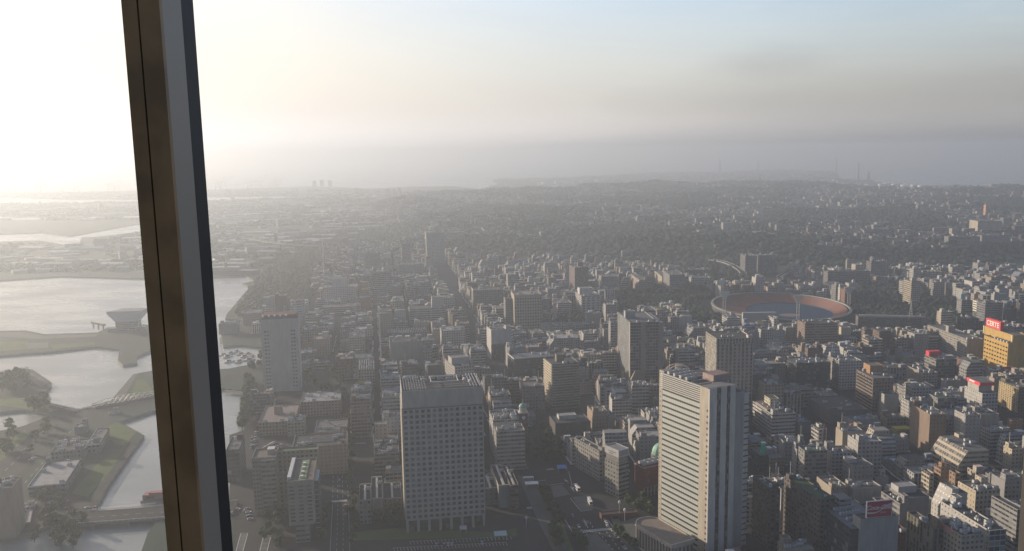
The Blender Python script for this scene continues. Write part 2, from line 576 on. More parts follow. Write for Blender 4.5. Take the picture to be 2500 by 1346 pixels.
def blobs(name, items, seed=1):
    """items: (x,y,z,r,h,tone). Crowns of uneven outline as one mesh."""
    rs = np.random.RandomState(seed)
    V, Fc = ico()
    it = np.array(items)
    n = len(it)
    if n == 0: return None
    s = 1 + rs.uniform(-.32, .32, (n, 12, 3))
    P = V[None] * s
    P = P * np.stack([it[:, 3], it[:, 3], it[:, 4]], 1)[:, None, :] + it[:, None, :3]
    P[:, :, 2] += it[:, None, 4] * .75
    verts = P.reshape(-1, 3)
    faces = (Fc[None] + (np.arange(n) * 12)[:, None, None]).reshape(-1, 3)
    me = bpy.data.meshes.new(name)
    me.vertices.add(len(verts)); me.vertices.foreach_set('co', verts.ravel())
    me.loops.add(len(faces) * 3); me.loops.foreach_set('vertex_index', faces.ravel().astype(np.int32))
    me.polygons.add(len(faces)); me.polygons.foreach_set('loop_start', np.arange(0, len(faces) * 3, 3, dtype=np.int32))
    me.polygons.foreach_set('loop_total', np.full(len(faces), 3, dtype=np.int32))
    me.materials.append(MATS['foliage'])
    ca = me.color_attributes.new('Col', 'FLOAT_COLOR', 'CORNER')
    t = np.repeat(it[:, 5], 60)
    j = np.repeat(rs.uniform(.75, 1.25, len(faces)), 3)
    c = np.stack([.026 * t * j, .040 * t * j, .030 * t * j, np.ones_like(t)], 1).astype(np.float32)
    ca.data.foreach_set('color', c.ravel())
    me.update(); me.validate()
    o = bpy.data.objects.new(name, me); COL.objects.link(o)
    return o


# ------------------------------------------------------------------ buildings
C = dict(white=(.52, .51, .49), pale=(.42, .41, .39), grey=(.30, .30, .30), dark=(.09, .09, .095), glass=(.10, .12, .13), beige=(.42, .37, .30),
         tan=(.36, .28, .21), brown=(.20, .13, .10), pink=(.40, .31, .28), red=(.24, .045, .035), mid=(.22, .22, .225), yellow=(.62, .40, .10), olive=(.20, .19, .15), blue=(.16, .22, .30), cream=(.54, .47, .36))
ROOFC = {'g': (.20, .20, .20), 'd': (.11, .115, .12), 'w': (.42, .42, .42), 'n': (.10, .16, .10), 'b': (.20, .23, .27), 'p': (.34, .29, .27)}
HEROES = []        # footprints (world) + protected photo window
FOOT = []          # (poly, radius, cx, cy)
PROT = []


def rect_world(cx, cy, w, d, a):
    c, s = cos(a), sin(a)
    return [(cx + x * c - y * s, cy + x * s + y * c) for x, y in ((-w / 2, -d / 2), (w / 2, -d / 2), (w / 2, d / 2), (-w / 2, d / 2))]


def overlap(A, B):
    for P in (A, B):
        n = len(P)
        for i in range(n):
            ex, ey = P[(i + 1) % n][0] - P[i][0], P[(i + 1) % n][1] - P[i][1]
            nx, ny = -ey, ex
            a = [p[0] * nx + p[1] * ny for p in A]; b = [p[0] * nx + p[1] * ny for p in B]
            if max(a) <= min(b) or max(b) <= min(a): return False
    return True


UNIT = {}


def unit(kind):
    if kind in UNIT: return UNIT[kind]
    mb = MB()
    if kind == 'ac':
        mb.box(-.9, .9, -.5, .5, 0, 1.3, 'paint', (.45, .45, .44)); mb.cyl(0, 0, .4, 1.3, 1.42, 'paint', (.08, .08, .08), 8)
    elif kind == 'acbig':
        mb.box(-2.2, 2.2, -1.1, 1.1, .3, 2.4, 'paint', (.40, .41, .41)); mb.cyl(-1, 0, .8, 2.4, 2.6, 'paint', (.07, .07, .07), 8); mb.cyl(1, 0, .8, 2.4, 2.6, 'paint', (.07, .07, .07), 8)
    elif kind == 'tank':
        mb.cyl(0, 0, 1.3, .6, 3.0, 'paint', (.50, .52, .52), 12); mb.cyl(0, 0, 1.3, 3.0, 3.5, 'paint', (.50, .52, .52), 12, .3)
        for a in range(4): mb.bar((cos(a * pi / 2 + .7), sin(a * pi / 2 + .7), 0), (cos(a * pi / 2 + .7), sin(a * pi / 2 + .7), .7), .15)
    elif kind == 'ball':
        V, Fc = ico()
        for f in Fc: mb.face([tuple(V[i] * 1.5 + np.array([0, 0, 3.2])) for i in f], 'paint', (.6, .6, .6))
        mb.cyl(0, 0, .35, 0, 2, 'steel', (.4, .4, .4), 6)
    elif kind == 'mast':
        mb.bar((0, 0, 0), (0, 0, 9), .25, 'steel', (.5, .5, .5)); mb.bar((-.8, 0, 7), (.8, 0, 7), .12); mb.bar((-.6, 0, 8), (.6, 0, 8), .12)
    elif kind == 'win':
        mb.box(-.5, .5, -.05, 0, -.5, .5, 'glassdark', (.1, .1, .1), bottom=True)
    UNIT[kind] = mb.data({'ac': 'air_conditioner', 'acbig': 'cooling_unit', 'tank': 'water_tank', 'ball': 'water_tank', 'mast': 'antenna', 'win': 'window'}[kind])
    return UNIT[kind]


KN = {'ac': 'air_conditioner', 'acbig': 'cooling_unit', 'tank': 'water_tank', 'ball': 'water_tank', 'mast': 'antenna', 'win': 'window'}


def rand_kit(w, d, h, rnd, rich=True):
    kit = []
    if w < 6 or d < 6: return kit
    pw, pd = min(w * .42, rnd.uniform(3.4, 7)), min(d * .42, rnd.uniform(3.4, 8))
    px_ = rnd.choice([-1, 1]) * (w / 2 - pw / 2 - .8); py_ = rnd.choice([-1, 1]) * (d / 2 - pd / 2 - .8)
    ph = rnd.uniform(2.8, 6)
    kit.append(('pent', px_ - pw / 2, px_ + pw / 2, py_ - pd / 2, py_ + pd / 2, ph))
    if rich:
        if rnd.random() < .5: kit.append(('tank', -px_ * .7, py_ * .8, 0))
        if rnd.random() < .25: kit.append(('mast', px_, py_, ph))
        for k in range(rnd.randint(4, 9) if w > 11 else rnd.randint(2, 4)):
            x = rnd.uniform(-w / 2 + 2, w / 2 - 2); y = rnd.uniform(-d / 2 + 2, d / 2 - 2)
            if abs(x - px_) < pw / 2 + 1.2 and abs(y - py_) < pd / 2 + 1: continue
            kit.append(('acbig' if (w > 16 and rnd.random() < .5) else 'ac', x, y, 0))
    return kit


def shell(mb, w, d, h, st, col, roof, par=.9, slant=None, taper=None, cw=3.3, fh=3.5, edge=None):
    """walls into mb, centred at the footprint's middle"""
    m = [FAC[c] for c in (st if len(st) == 4 else st[0] * 4)]      # front, right, back, left
    x0, x1, y0, y1 = -w / 2, w / 2, -d / 2, d / 2
    if slant:
        side, hs, cut = slant
        z1 = h - hs
        mb.prism([(x0, y0), (x1, y0), (x1, y1), (x0, y1)], 0, z1, m, col, 'roof', roof)
        X0, X1, Y0, Y1 = x0, x1, y0, y1
        if 'l' in side: X0 += cut
        if 'r' in side: X1 -= cut
        if 'f' in side: Y0 += cut
        if 'b' in side: Y1 -= cut
        mb.frustum((x0, x1, y0, y1), z1 + .003, (X0, X1, Y0, Y1), h, m, col, roof)
        return (X0, X1, Y0, Y1)
    poly = [(x0, y0), (x1, y0), (x1, y1), (x0, y1)]
    mb.prism(poly, 0, h, m, col, 'roof', roof, par, cw, fh)
    if edge:
        mb.box(x0 - .25, x1 + .25, y0 - .25, y0 - .01, h - 1.1, h + .15, 'paint', edge)
        mb.box(x0 - .25, x0 - .01, y0 - .01, y1 + .25, h - 1.1, h + .15, 'paint', edge)
    return (x0, x1, y0, y1)


def put_kit(root, kit, h, par, col, rnd):
    for k in kit:
        if k[0] == 'pent':
            mb = MB(); mb.box(k[1], k[2], k[3], k[4], h - par, h - par + k[5], FAC['M'] if k[5] > 4 else FAC['N'], tuple(c * 1.05 for c in col), 'roof', (.25, .25, .25), .3)
            mb.obj('stair_tower', root)
        else:
            link(KN[k[0]], unit(k[0]), root, (k[1], k[2], h - par + k[3]), 0)


def building(name, label, cx, cy, w, d, h, ang, st, col, roof, kit=(), par=.9, slant=None, group=None, cw=3.3, fh=3.5, edge=None, cat='building', rnd=random, z=0):
    root = empty(name, (cx, cy, z), ang, label, cat, group)
    mb = MB(); shell(mb, w, d, h, st, col, roof, par, slant, None, cw, fh, edge)
    mb.obj('wall', root)
    put_kit(root, kit, h, 0 if slant else par, col, rnd)
    return root


def win_grid(root, face, w, d, z0, z1, cols, rows, fw=.55, fhh=.55, mask=None, cap=100, pier=None, col=(.3, .3, .3), proud=.28):
    """windows of one face as parts of the building; face f, l or r"""
    L = w if face == 'f' else d
    cwid = L / cols; rh = (z1 - z0) / rows
    key = ('w', round(cwid * fw, 2), round(rh * fhh, 2))
    if key not in UNIT:
        UNIT[key] = []
        for cc in ((.022, .026, .03), (.022, .026, .03), (.03, .032, .035), (.06, .065, .07), (.13, .13, .12)):
            mb = MB(); mb.box(-key[1] / 2, key[1] / 2, -.10, -.004, -key[2] / 2, key[2] / 2, 'pane', cc, bottom=True)
            UNIT[key].append(mb.data('window'))
    n = 0
    rest = []
    for r in range(rows - 1, -1, -1):
        for c in range(cols):
            if mask and not mask(c, r): continue
            s = -L / 2 + (c + .5) * cwid; z = z0 + (r + .5) * rh
            if face == 'f': p, rz = (s, -d / 2, z), 0
            elif face == 'l': p, rz = (-w / 2, -s, z), -pi / 2
            else: p, rz = (w / 2, s, z), pi / 2
            if n < cap: link('window', random.choice(UNIT[key]), root, p, rz)
            else: rest.append((p, rz))
            n += 1
    if rest:
        mb = MB()
        for p, rz in rest:
            mb.T = (p[0], p[1], p[2], cos(rz), sin(rz))
            mb.box(-key[1] / 2, key[1] / 2, -.10, -.004, -key[2] / 2, key[2] / 2, 'pane', random.choice(((.022, .026, .03), (.022, .026, .03), (.03, .032, .035), (.06, .065, .07), (.13, .13, .12))), bottom=True)
        o = mb.obj('upper_glazing', root); o['kind'] = 'stuff'
    if pier:
        mb = MB()
        if face == 'f': mb.T = None
        elif face == 'l': mb.T = (0, 0, 0, cos(-pi / 2), sin(-pi / 2))
        else: mb.T = (0, 0, 0, cos(pi / 2), sin(pi / 2))
        off = -(d / 2 if face == 'f' else w / 2)
        pw = cwid * (1 - fw)
        for c in range(cols + 1):
            s = -L / 2 + c * cwid
            a, b = max(-L / 2, s - pw / 2), min(L / 2, s + pw / 2)
            mb.box(a, b, off - proud, off - .004, z0, z1, 'f_blank', col)
        if 'h' in pier:
            for r in range(rows + 1):
                z = z0 + r * rh; hh = rh * (1 - fhh) / 2
                for c in range(cols):
                    a = -L / 2 + c * cwid + pw / 2; b = a + cwid - pw
                    mb.box(a, b, off - proud * .8, off - .004, max(z0, z - hh), min(z1, z + hh), 'f_blank', col, bottom=True)
        mb.obj('facade_grid', root)


def solve(reg, X, Y, XR, base=None, h=None, ang=-9):
    x, y = px(reg, X, Y)
    xr = px(reg, XR, 0)[0]
    if base is not None:
        yb = px(reg, 0, base)[1]
        gx, gy = un(x, yb); D = hypot(gx, gy)
        d = ray(x, y); h = CAMZ + d[2] * D / hypot(d[0], d[1])
    a = radians(ang)
    u = np.array([sin(a), cos(a), 0]); v = np.array([cos(a), -sin(a), 0])
    A = np.array([*un(x, y, h), h])
    k = (xr - 1250) / FPX
    p = A - np.array([0, 0, CAMZ])
    t = -(p @ R_ - k * (p @ F_)) / (v @ R_ - k * (v @ F_))
    return A, u, v, float(t), h


def backdepth(A, u, v, w, reg, XB):
    k = (px(reg, XB, 0)[0] - 1250) / FPX
    p = A - np.array([0, 0, CAMZ])
    return float(-(p @ R_ - k * (p @ F_)) / (u @ R_ - k * (u @ F_)))


def register(cx, cy, w, d, ang, h, vis=None, short=None):
    P = rect_world(cx, cy, w + 5, d + 5, ang)
    FOOT.append((P, hypot(w, d) / 2 + 4, cx, cy))
    cs = [proj(*q, z) for q in rect_world(cx, cy, w, d, ang) for z in (h, 0)]
    x0, x1 = min(c[0] for c in cs[::1]), max(c[0] for c in cs)
    tops = [proj(*q, h + 2) for q in rect_world(cx, cy, w, d, ang)]
    y0 = min(c[1] for c in tops); yb = max(c[1] for c in cs)
    PROT.append((x0, x1, y0, vis if vis else y0 + .72 * (yb - y0), hypot(cx, cy)))
    HEROES.append((short, (min(t[0] for t in tops) + max(t[0] for t in tops)) / 2, (y0 + max(t[1] for t in tops)) / 2, cx, cy))


# name, label, short, region, X, Y, XR, base|None, h|None, depth (m) or ('x', X of back-left), angle, style(front,right,back,left), colour, roof, extras
B_ = 'b'
SPEC = [
 # --- waterfront side and left of the avenue
 ('office_tower', 'slim grey tower with blank wall, two window columns and rusty roof deck', 'the tower with the rusty roof deck', 'R3', 345, 692, 617, 1225, None, 26, -9, 'N', (.50, .48, .47), 'd', dict(vis=955, T2=1)),
 ('hotel', 'pale stepped hotel with a raised centre block beside the waterfront park', 'the stepped waterfront hotel', 'R3', 800, 455, 1052, 585, None, 22, -9, 'P', C['white'], 'w', dict(top=(870, 375, 975, 440))),
 ('hotel_wing', 'low pale wing in front of the stepped waterfront hotel', None, 'R3', 805, 600, 1075, 660, None, 30, -9, 'S', C['pale'], 'g', {}),
 ('office_tower', 'banded grey tower with two white fins on its roof, left of the long avenue', 'the banded tower with white fins', 'R3', 1165, 352, 1303, 590, None, 26, -9, 'SSSS', C['pale'], 'g', dict(fins=1)),
 ('office_block', 'hazy rounded-top tower behind the tower with white fins', None, 'R3', 1110, 205, 1222, 375, None, 28, -9, 'P', C['grey'], 'd', {}),
 ('apartment_tower', 'tall hazy tower with striped balconies on its left edge', None, 'R3', 1375, 135, 1440, 330, None, 24, -9, 'SSSB', C['grey'], 'd', {}),
 ('apartment_tower', 'wide hazy tower at the foot of the hills', None, 'R3', 1555, 60, 1690, 300, None, 26, -9, 'P', C['pale'], 'd', {}),
 ('office_block', 'wide hazy block behind the dark low roofs beyond the avenue', None, 'R3', 1350, 290, 1540, 400, None, 30, -9, 'P', C['grey'], 'g', {}),
 ('office_block', 'long banded building with bulky roof boxes left of the diagonal street', 'the long banded building', 'R3', 1435, 612, 1700, 740, None, 30, -9, 'S', C['pale'], 'd', dict(top=(1600, 560, 1690, 640))),
 ('department_block', 'dark flat-roofed building behind the long banded building', None, 'R3', 1440, 520, 1600, 580, None, 34, -9, 'P', C['mid'], 'd', {}),
 ('office_block', 'narrow cream block with vents along its roof beside the avenue', 'the narrow cream block by the avenue', 'R3', 995, 820, 1105, 1000, None, 52, -9, 'PPPP', C['beige'], 'g', dict(acs=8)),
 ('office_block', 'stepped cream block with ribbed dark roof along the avenue', None, 'R3', 1060, 1055, 1180, 1230, None, 50, -9, 'P', C['beige'], 'd', dict(ribs=1)),
 ('assembly_hall', 'broad plain grey hall with a tall windowless front', 'the broad windowless hall', 'R3', 1290, 855, 1530, 1050, None, 30, -9, 'N', C['grey'], 'd', {}),
 ('office_block', 'lower annex to the right of the broad windowless hall', None, 'R3', 1530, 905, 1600, 1050, None, 22, -9, 'P', C['grey'], 'g', {}),
 ('office_block', 'dark roofed block with pale ribs behind the windowless hall', None, 'R3', 1275, 790, 1560, 850, None, 34, -9, 'P', C['mid'], 'd', dict(ribs=1)),
 ('office_block', 'pinkish block with a pale roof box left of the avenue', None, 'R3', 735, 832, 850, 962, None, 22, -9, 'M', C['pink'], 'p', dict(pent=(795, 700, 840, 760))),
 ('warehouse', 'low shed with a bright white roof beside the slim tower', None, 'R3', 622, 935, 750, 1020, None, 26, -9, 'P', C['mid'], 'w', {}),
 ('customs_hall', 'long dark quay building with a white roof edge at the waterfront', None, 'R3', 218, 640, 350, 735, None, 30, -9, 'P', C['mid'], 'g', dict(edge=1)),
 ('harbour_shed', 'low dark shed at the end of the marina quay', None, 'R3', 40, 725, 185, 800, None, 18, -9, 'N', C['mid'], 'd', {}),
 ('office_block', 'wide beige block with pale flat roof and vents at the avenue corner', 'the wide beige corner block', 'R4', 645, 248, 938, 360, None, 38, -9, 'P', C['tan'], 'w', dict(acs=10)),
 ('government_office', 'low sprawling beige building with a small central tower by the canal', None, 'R4', 335, 400, 600, 500, None, 60, -9, 'P', C['tan'], 'p', dict(top=(430, 240, 490, 300))),
 ('office_block', 'small beige block with two window bays behind the big grey roof', None, 'R4', 545, 400, 672, 500, None, 22, -9, 'P', C['beige'], 'g', dict(acs=3)),
 ('office_block', 'cluttered block with a pink roof box behind the big grey roof', None, 'R4', 748, 470, 985, 580, None, 38, -9, 'P', C['grey'], 'g', dict(acs=8)),
 ('government_office', 'massive beige-brown block with a dark sunken roof', 'the massive beige-brown block', 'R4', 582, 580, 985, 800, None, 34, -9, 'M', C['tan'], 'd', dict(well=1, vis=1155)),
 ('office_block', 'dark low block at the edge of the canal beside the mullion', None, 'R4', 95, 600, 190, 845, None, 34, -9, 'C', C['dark'], 'g', {}),
 ('office_block', 'cream stepped block with one lit sloping window strip', None, 'R4', 1180, 548, 1365, 700, None, 26, -9, 'P', C['beige'], 'g', dict(top=(1195, 345, 1285, 470), lit=1)),
 ('office_block', 'low dark block left of the gridded grey tower', None, 'R4', 1190, 630, 1372, 800, None, 34, -9, 'S', C['mid'], 'd', {}),
 # --- middle
 ('office_block', 'grey block with white cluttered roof and lit left edge beside the diagonal street', None, 'R5', 430, 868, 626, 1040, None, 30, -9, 'P', C['pale'], 'w', dict(acs=8)),
 ('office_block', 'big block with dark roof behind the gridded grey tower', None, 'R5', 540, 1165, 700, None, 32, ('x', 455), -20, 'P', C['pale'], 'd', dict(top=(525, 985, 680, 1040))),
 ('office_block', 'brown-grey block with white roof rim and orange left edge', 'the block with the white roof rim', 'R5', 690, 532, 938, 720, None, 28, -9, 'P', C['olive'], 'd', dict(edge=1)),
 ('office_tower', 'beige tower with a regular window grid in the middle distance', 'the beige grid tower', 'R5', 1028, 575, 1255, 880, None, ('x', 1000), -7, 'G', (.40, .35, .28), 'p', dict(grid=(11, 11), vis=800)),
 ('office_block', 'narrow dark annex on the left of the beige grid tower', None, 'R5', 955, 605, 1026, 860, None, ('x', 940), -7, 'P', C['mid'], 'd', {}),
 ('office_block', 'windowless white-fronted block above dark shops', 'the white windowless block', 'R5', 838, 860, 1005, 1110, None, ('x', 800), -15, 'N', C['white'], 'g', dict(vis=840, darkbase=1)),
 ('office_block', 'thin block with bright horizontal stripes left of the white windowless block', None, 'R5', 752, 860, 800, 985, None, ('x', 710), -15, 'SSSS', C['white'], 'd', {}),
 ('office_block', 'dark purple-grey glass block with a pale overhanging roof', 'the dark purple glass block', 'R5', 1025, 1095, 1350, 1290, None, ('x', 975), -15, 'C', (.09, .085, .10), 'b', dict(vis=920, edge=1)),
 ('apartment_tower', 'tall apartment tower with sunlit balcony edges on every floor', 'the tall balcony tower', 'R5', 1340, 1145, 1565, None, 50, ('x', 1275), -13, 'BBBB', C['olive'], 'd', dict(balc=16, vis=1040, top=(1400, 1050, 1470, 1110))),
 ('office_tower', 'dark reddish tower with a lit side of small square windows', 'the dark reddish tower', 'R5', 1525, 350, 1638, 600, None, ('x', 1480), -9, 'PPPP', (.17, .13, .13), 'g', dict(top=(1570, 300, 1615, 335))),
 ('office_block', 'white gridded block with a pale roof box in front of the dark reddish tower', 'the white gridded block', 'R5', 1580, 580, 1736, 745, None, ('x', 1530), -9, 'S', C['white'], 'w', dict(top=(1575, 505, 1685, 560), grid=(4, 7))),
 ('office_block', 'white block with dark horizontal bands behind the red lattice mast', None, 'R5', 1385, 640, 1502, 750, None, ('x', 1345), -9, 'SSSS', C['white'], 'g', {}),
 ('office_block', 'low wide pale block with arcaded top in the centre', None, 'R5', 1190, 890, 1275, 960, None, ('x', 1145), -12, 'P', C['grey'], 'g', {}),
 ('office_block', 'wide flat pale block left of the grey chimney box', None, 'R5', 1260, 830, 1520, 900, None, 26, -9, 'P', C['pale'], 'g', {}),
 ('office_block', 'broad block with tall windowless grey slab rising from its roof', None, 'R5', 1530, 820, 1700, 900, None, 24, -9, 'P', C['grey'], 'g', dict(top=(1630, 700, 1682, 790))),
 ('office_block', 'block with a bright sloping glass face and a pale flat roof', None, 'R5', 1320, 935, 1565, 1060, None, 24, -9, 'P', C['grey'], 'w', dict(slant=('l', 9, 7))),
 ('office_block', 'dark block with a lit slanted panel on its roof', None, 'R5', 1600, 965, 1745, 1065, None, ('x', 1580), -9, 'P', C['mid'], 'g', {}),
 ('office_block', 'banded white block with curved balconies and white roof terrace', 'the banded block by the clock tower', 'R6', 790, 465, 1000, 755, None, 20, -8, 'SSSB', C['pale'], 'g', dict(vis=1140, acs=4)),
 ('office_block', 'taller white-framed block behind the banded block by the clock tower', None, 'R6', 765, 380, 955, None, 34, 30, -8, 'S', C['white'], 'd', dict(acs=6)),
 ('office_block', 'brown block with a pale roof behind the green domed clock tower', None, 'R6', 985, 135, 1145, 330, None, 24, -9, 'P', (.19, .16, .17), 'g', {}),
 ('office_block', 'dark brown block with rows of small lit windows and a white roof box', 'the dark brown block with small lit windows', 'R6', 1225, 405, 1485, 565, None, 26, -10, 'M', (.10, .085, .085), 'd', dict(pent=(1270, 350, 1410, 390))),
 ('office_block', 'plain beige block with three top windows', None, 'R6', 1500, 320, 1612, 500, None, 22, -9, 'M', C['tan'], 'g', {}),
 ('office_block', 'plain grey annex right of the plain beige block', None, 'R6', 1612, 350, 1665, 500, None, 20, -9, 'N', C['grey'], 'g', {}),
 ('bank_building', 'wedge shaped grey office with rows of square windows along its side', 'the wedge shaped office', 'R6', 1548, 608, 1600, 830, None, ('x', 1366), -27, 'PPPP', (.33, .32, .30), 'd', dict(vis=1165)),
 # --- around the island tower
 ('office_tower', 'blue-grey glass tower with bright lit stripes on its left edge', 'the blue-grey glass tower', 'S1', 300, 632, 530, None, 78, ('x', 200), -5, 'CCCV', (.34, .36, .38), 'g', dict(vis=930, rightpier=1, top=(300, 480, 385, 540))),
 ('office_tower', 'beige tower with tall vertical window slots and sunlit left side', 'the beige tower with vertical slots', 'S1', 1008, 765, 1312, None, 82, ('x', 920), -4, 'V', (.50, .46, .40), 'd', dict(vis=940, grid=(9, 19))),
 ('apartment_tower', 'slim tower with orange sunlit balconies beyond the stadium', 'the orange lit balcony tower', 'S1', 1245, 85, 1340, 250, None, ('x', 1203), 2, 'PPPB', C['mid'], 'p', {}),
 ('office_block', 'dark slab with ribbed front right of the orange lit balcony tower', None, 'S1', 1362, 80, 1512, 232, None, 26, -5, 'V', C['mid'], 'g', {}),
 ('apartment_tower', 'pair of tall hazy ribbed slabs against the wooded bluff', None, 'Q2', 455, 585, 535, 740, None, 26, -8, 'V', (.14, .17, .17), 'g', {}),
 ('apartment_tower', 'banded hazy tower standing right of the hazy ribbed slab', None, 'Q2', 545, 600, 618, 740, None, 26, -8, 'S', (.22, .24, .25), 'g', {}),
 ('office_block', 'cream block glowing in the sun left of the stadium', None, 'S1', 560, 255, 620, 350, None, ('x', 500), 0, 'P', C['cream'], 'g', {}),
 ('office_block', 'large grey block with lit left edge behind the park trees', None, 'S1', 622, 240, 745, 400, None, ('x', 570), 0, 'S', C['grey'], 'g', {}),
 ('office_block', 'dark rounded block with white vents on the roof', None, 'S1', 745, 200, 965, 255, None, 30, 0, 'P', C['dark'], 'd', dict(acs=6)),
 ('school_building', 'pale wide building with blue-grey roof left of the stadium', None, 'S1', 800, 265, 960, 340, None, 24, 0, 'P', C['pale'], 'b', {}),
 ('office_block', 'orange-lit block with slanting white bands beside the park trees', None, 'S1', 350, 285, 440, 400, None, ('x', 275), -3, 'P', C['tan'], 'g', dict(slant=('l', 10, 6))),
 ('office_block', 'pale narrow block with lit edge left of the orange-lit block', None, 'S1', 60, 255, 200, 400, None, ('x', 40), -3, 'P', C['grey'], 'g', {}),
 ('office_block', 'dark block with one pink sunlit side right of the blue-grey glass tower', None, 'S1', 630, 590, 695, 740, None, ('x', 596), -6, 'P', C['mid'], 'g', {}),
 ('office_block', 'sandy angular block with one golden sloping window band', 'the sandy angular block', 'S1', 305, 1030, 405, 1180, None, ('x', 210), -5, 'N', C['tan'], 'p', dict(slant=('l', 14, 5))),
 ('office_block', 'beige ridge-roofed block left of the slotted beige tower', None, 'S1', 780, 680, 925, 800, None, 26, -6, 'P', C['grey'], 'g', dict(slant=('l', 12, 8))),
 ('office_block', 'white block with a steep sunlit window slope behind the slotted beige tower', 'the steep white window slope', 'S1', 1500, 835, 1600, 940, None, ('x', 1400), -4, 'P', C['white'], 'g', dict(slant=('l', 14, 14))),
 ('office_block', 'wide grey gridded block in front of the steep white window slope', None, 'S1', 1320, 885, 1505, 980, None, 24, -4, 'P', C['grey'], 'b', {}),
 ('office_block', 'white block with arched lit side just before the stadium', None, 'S1', 1480, 600, 1520, 700, None, ('x', 1428), -3, 'PPPP', C['white'], 'g', {}),
 ('office_block', 'white lit block with two dark bands at the left edge of the stadium', None, 'S1', 1095, 595, 1200, 700, None, ('x', 1052), -3, 'S', C['white'], 'g', {}),
 ('office_block', 'brick office with rows of arched windows standing before the stadium', 'the brick office before the stadium', 'S3', 52, 640, 322, 850, None, ('x', -10), -2, 'SPPP', (.27, .20, .16), 'd', dict(vis=840)),
 ('hotel', 'white ribbed hotel with lit vertical ribs on its long side', 'the white ribbed hotel', 'S3', 335, 950, 520, 1185, None, ('x', 240), -4, 'PPPV', C['white'], 'g', dict(vis=955, acs=6)),
 ('office_block', 'large dark glass block left of the white ribbed hotel', 'the dark glass block', 'S1', 1668, 965, 1945, 1200, None, 28, -4, 'C', C['dark'], 'b', dict(vis=940, acs=10)),
 ('office_block', 'brown block with long window bands and an orange rooftop annex', 'the brown banded block', 'S3', 612, 1090, 780, None, 40, ('x', 475), -4, 'P', (.24, .18, .15), 'g', dict(vis=1010, strip_left=1)),
 ('theatre', 'very large low hall with a dark ribbed roof and a pale block in front', 'the dark roofed hall', 'S4', 270, 180, 560, 300, None, 50, -8, 'N', (.16, .15, .15), 'd', {}),
 ('theatre_stage', 'plain pale box in front of the dark roofed hall', None, 'S4', 440, 262, 668, 345, None, 20, -8, 'N', C['pale'], 'b', {}),
 ('office_block', 'windowless light grey slab right of the brown banded block', None, 'S4', 712, 45, 830, 250, None, 14, -5, 'N', C['pale'], 'g', {}),
 ('office_block', 'brown brick block with a tall blank side lit by the sun', 'the brown brick block', 'S4', 1090, 212, 1228, 545, None, ('x', 932), -2, 'MMMN', (.27, .20, .15), 'g', dict(vis=1110, acs=5)),
 ('apartment_block', 'terraced block with curved sunlit balcony rows and a glass lift shaft', 'the curved terraced block', 'S4', 1330, 520, 1580, None, 24, ('x', 1100), -6, 'SPPB', C['cream'], 'g', dict(slant=('l', 12, 8))),
 ('office_block', 'tall grey slab with stepped right shoulder', None, 'S4', 1385, 215, 1508, None, 40, 16, -6, 'M', C['pale'], 'g', {}),
 ('office_block', 'white tower with balconies and a brown vertical slab on its right', 'the white and brown tower', 'S4', 165, 335, 235, 520, None, ('x', 105), -8, 'PPPB', C['white'], 'g', dict(slab=1)),
 ('office_block', 'plain grey block with a white penthouse in the low jumble of roofs', None, 'S4', 455, 640, 622, 825, None, 18, -8, 'M', C['grey'], 'g', dict(pent=(425, 595, 500, 630))),
 ('office_block', 'pale terraced roof block with tan parapets above the dark brown flats', 'the terraced pale roof', 'S4', 270, 815, 410, 960, None, ('x', 150), -8, 'MMMN', C['beige'], 'g', dict(vis=1230)),
 ('apartment_block', 'rounded dark brown apartment block beside the banded tower', 'the dark brown flats', 'S2', 1470, 835, 1548, None, 44, ('x', 1320), -12, 'PPPP', (.13, .10, .09), 'g', {}),
 ('apartment_block', 'large dark apartment block with a pale green-grey roof', None, 'S4', 180, 915, 300, None, 46, ('x', -120), -14, 'PPPP', (.15, .13, .12), 'n', {}),
 ('office_block', 'long flat white office with deep window bays and a sunlit penthouse', 'the white bay office', 'S2', 1480, 210, 1675, 415, None, ('x', 1318), -8, 'SSSS', C['white'], 'd', dict(vis=1060, pentlit=1, acs=5)),
 ('office_block', 'low blue-grey hall right of the white bay office', None, 'S2', 1690, 275, 1800, 375, None, 20, -8, 'N', (.20, .22, .26), 'b', {}),
 ('office_block', 'long narrow roof with a white window wall on its left side', 'the long narrow roof', 'S4', 840, 950, 922, None, 26, ('x', 685), -9, 'NNNS', C['grey'], 'd', {}),
 ('office_block', 'blank grey cube with a sunlit beige left wall', None, 'S4', 890, 905, 1082, None, 27, ('x', 870), -9, 'N', C['grey'], 'd', dict(pent=(860, 800, 1020, 880))),
 ('office_block', 'blank white wall building carrying a big parking letter', 'the building with the letter P', 'S4', 645, 735, 748, 822, None, ('x', 600), -9, 'N', C['pale'], 'g', dict(P=1)),
 ('office_block', 'wide plain pale block behind the red drink sign', None, 'S4', 455, 825, 690, 960, None, 14, -9, 'N', C['pale'], 'g', {}),
 ('office_block', 'bright white wall block leaning back with scattered square windows', 'the white sloping wall', 'S4', 1270, 870, 1400, None, 30, ('x', 1110), -9, 'NNNM', C['white'], 'd', dict(slant=('l', 14, 6))),
 ('office_block', 'long stepped white block with blank sunlit side and rounded glass end', 'the stepped white block', 'S4', 1585, 1175, 1722, None, 36, ('x', 1180), -9, 'CNNM', C['white'], 'd', dict(vis=1346, acs=6)),
 ('office_block', 'cream block with arched windows and roof clutter at the bottom edge', 'the cream block with arched windows', 'S4', 1350, 1215, 1540, None, 38, ('x', 1130), -9, 'PPPP', C['beige'], 'd', dict(vis=1346, acs=14, redband=1)),
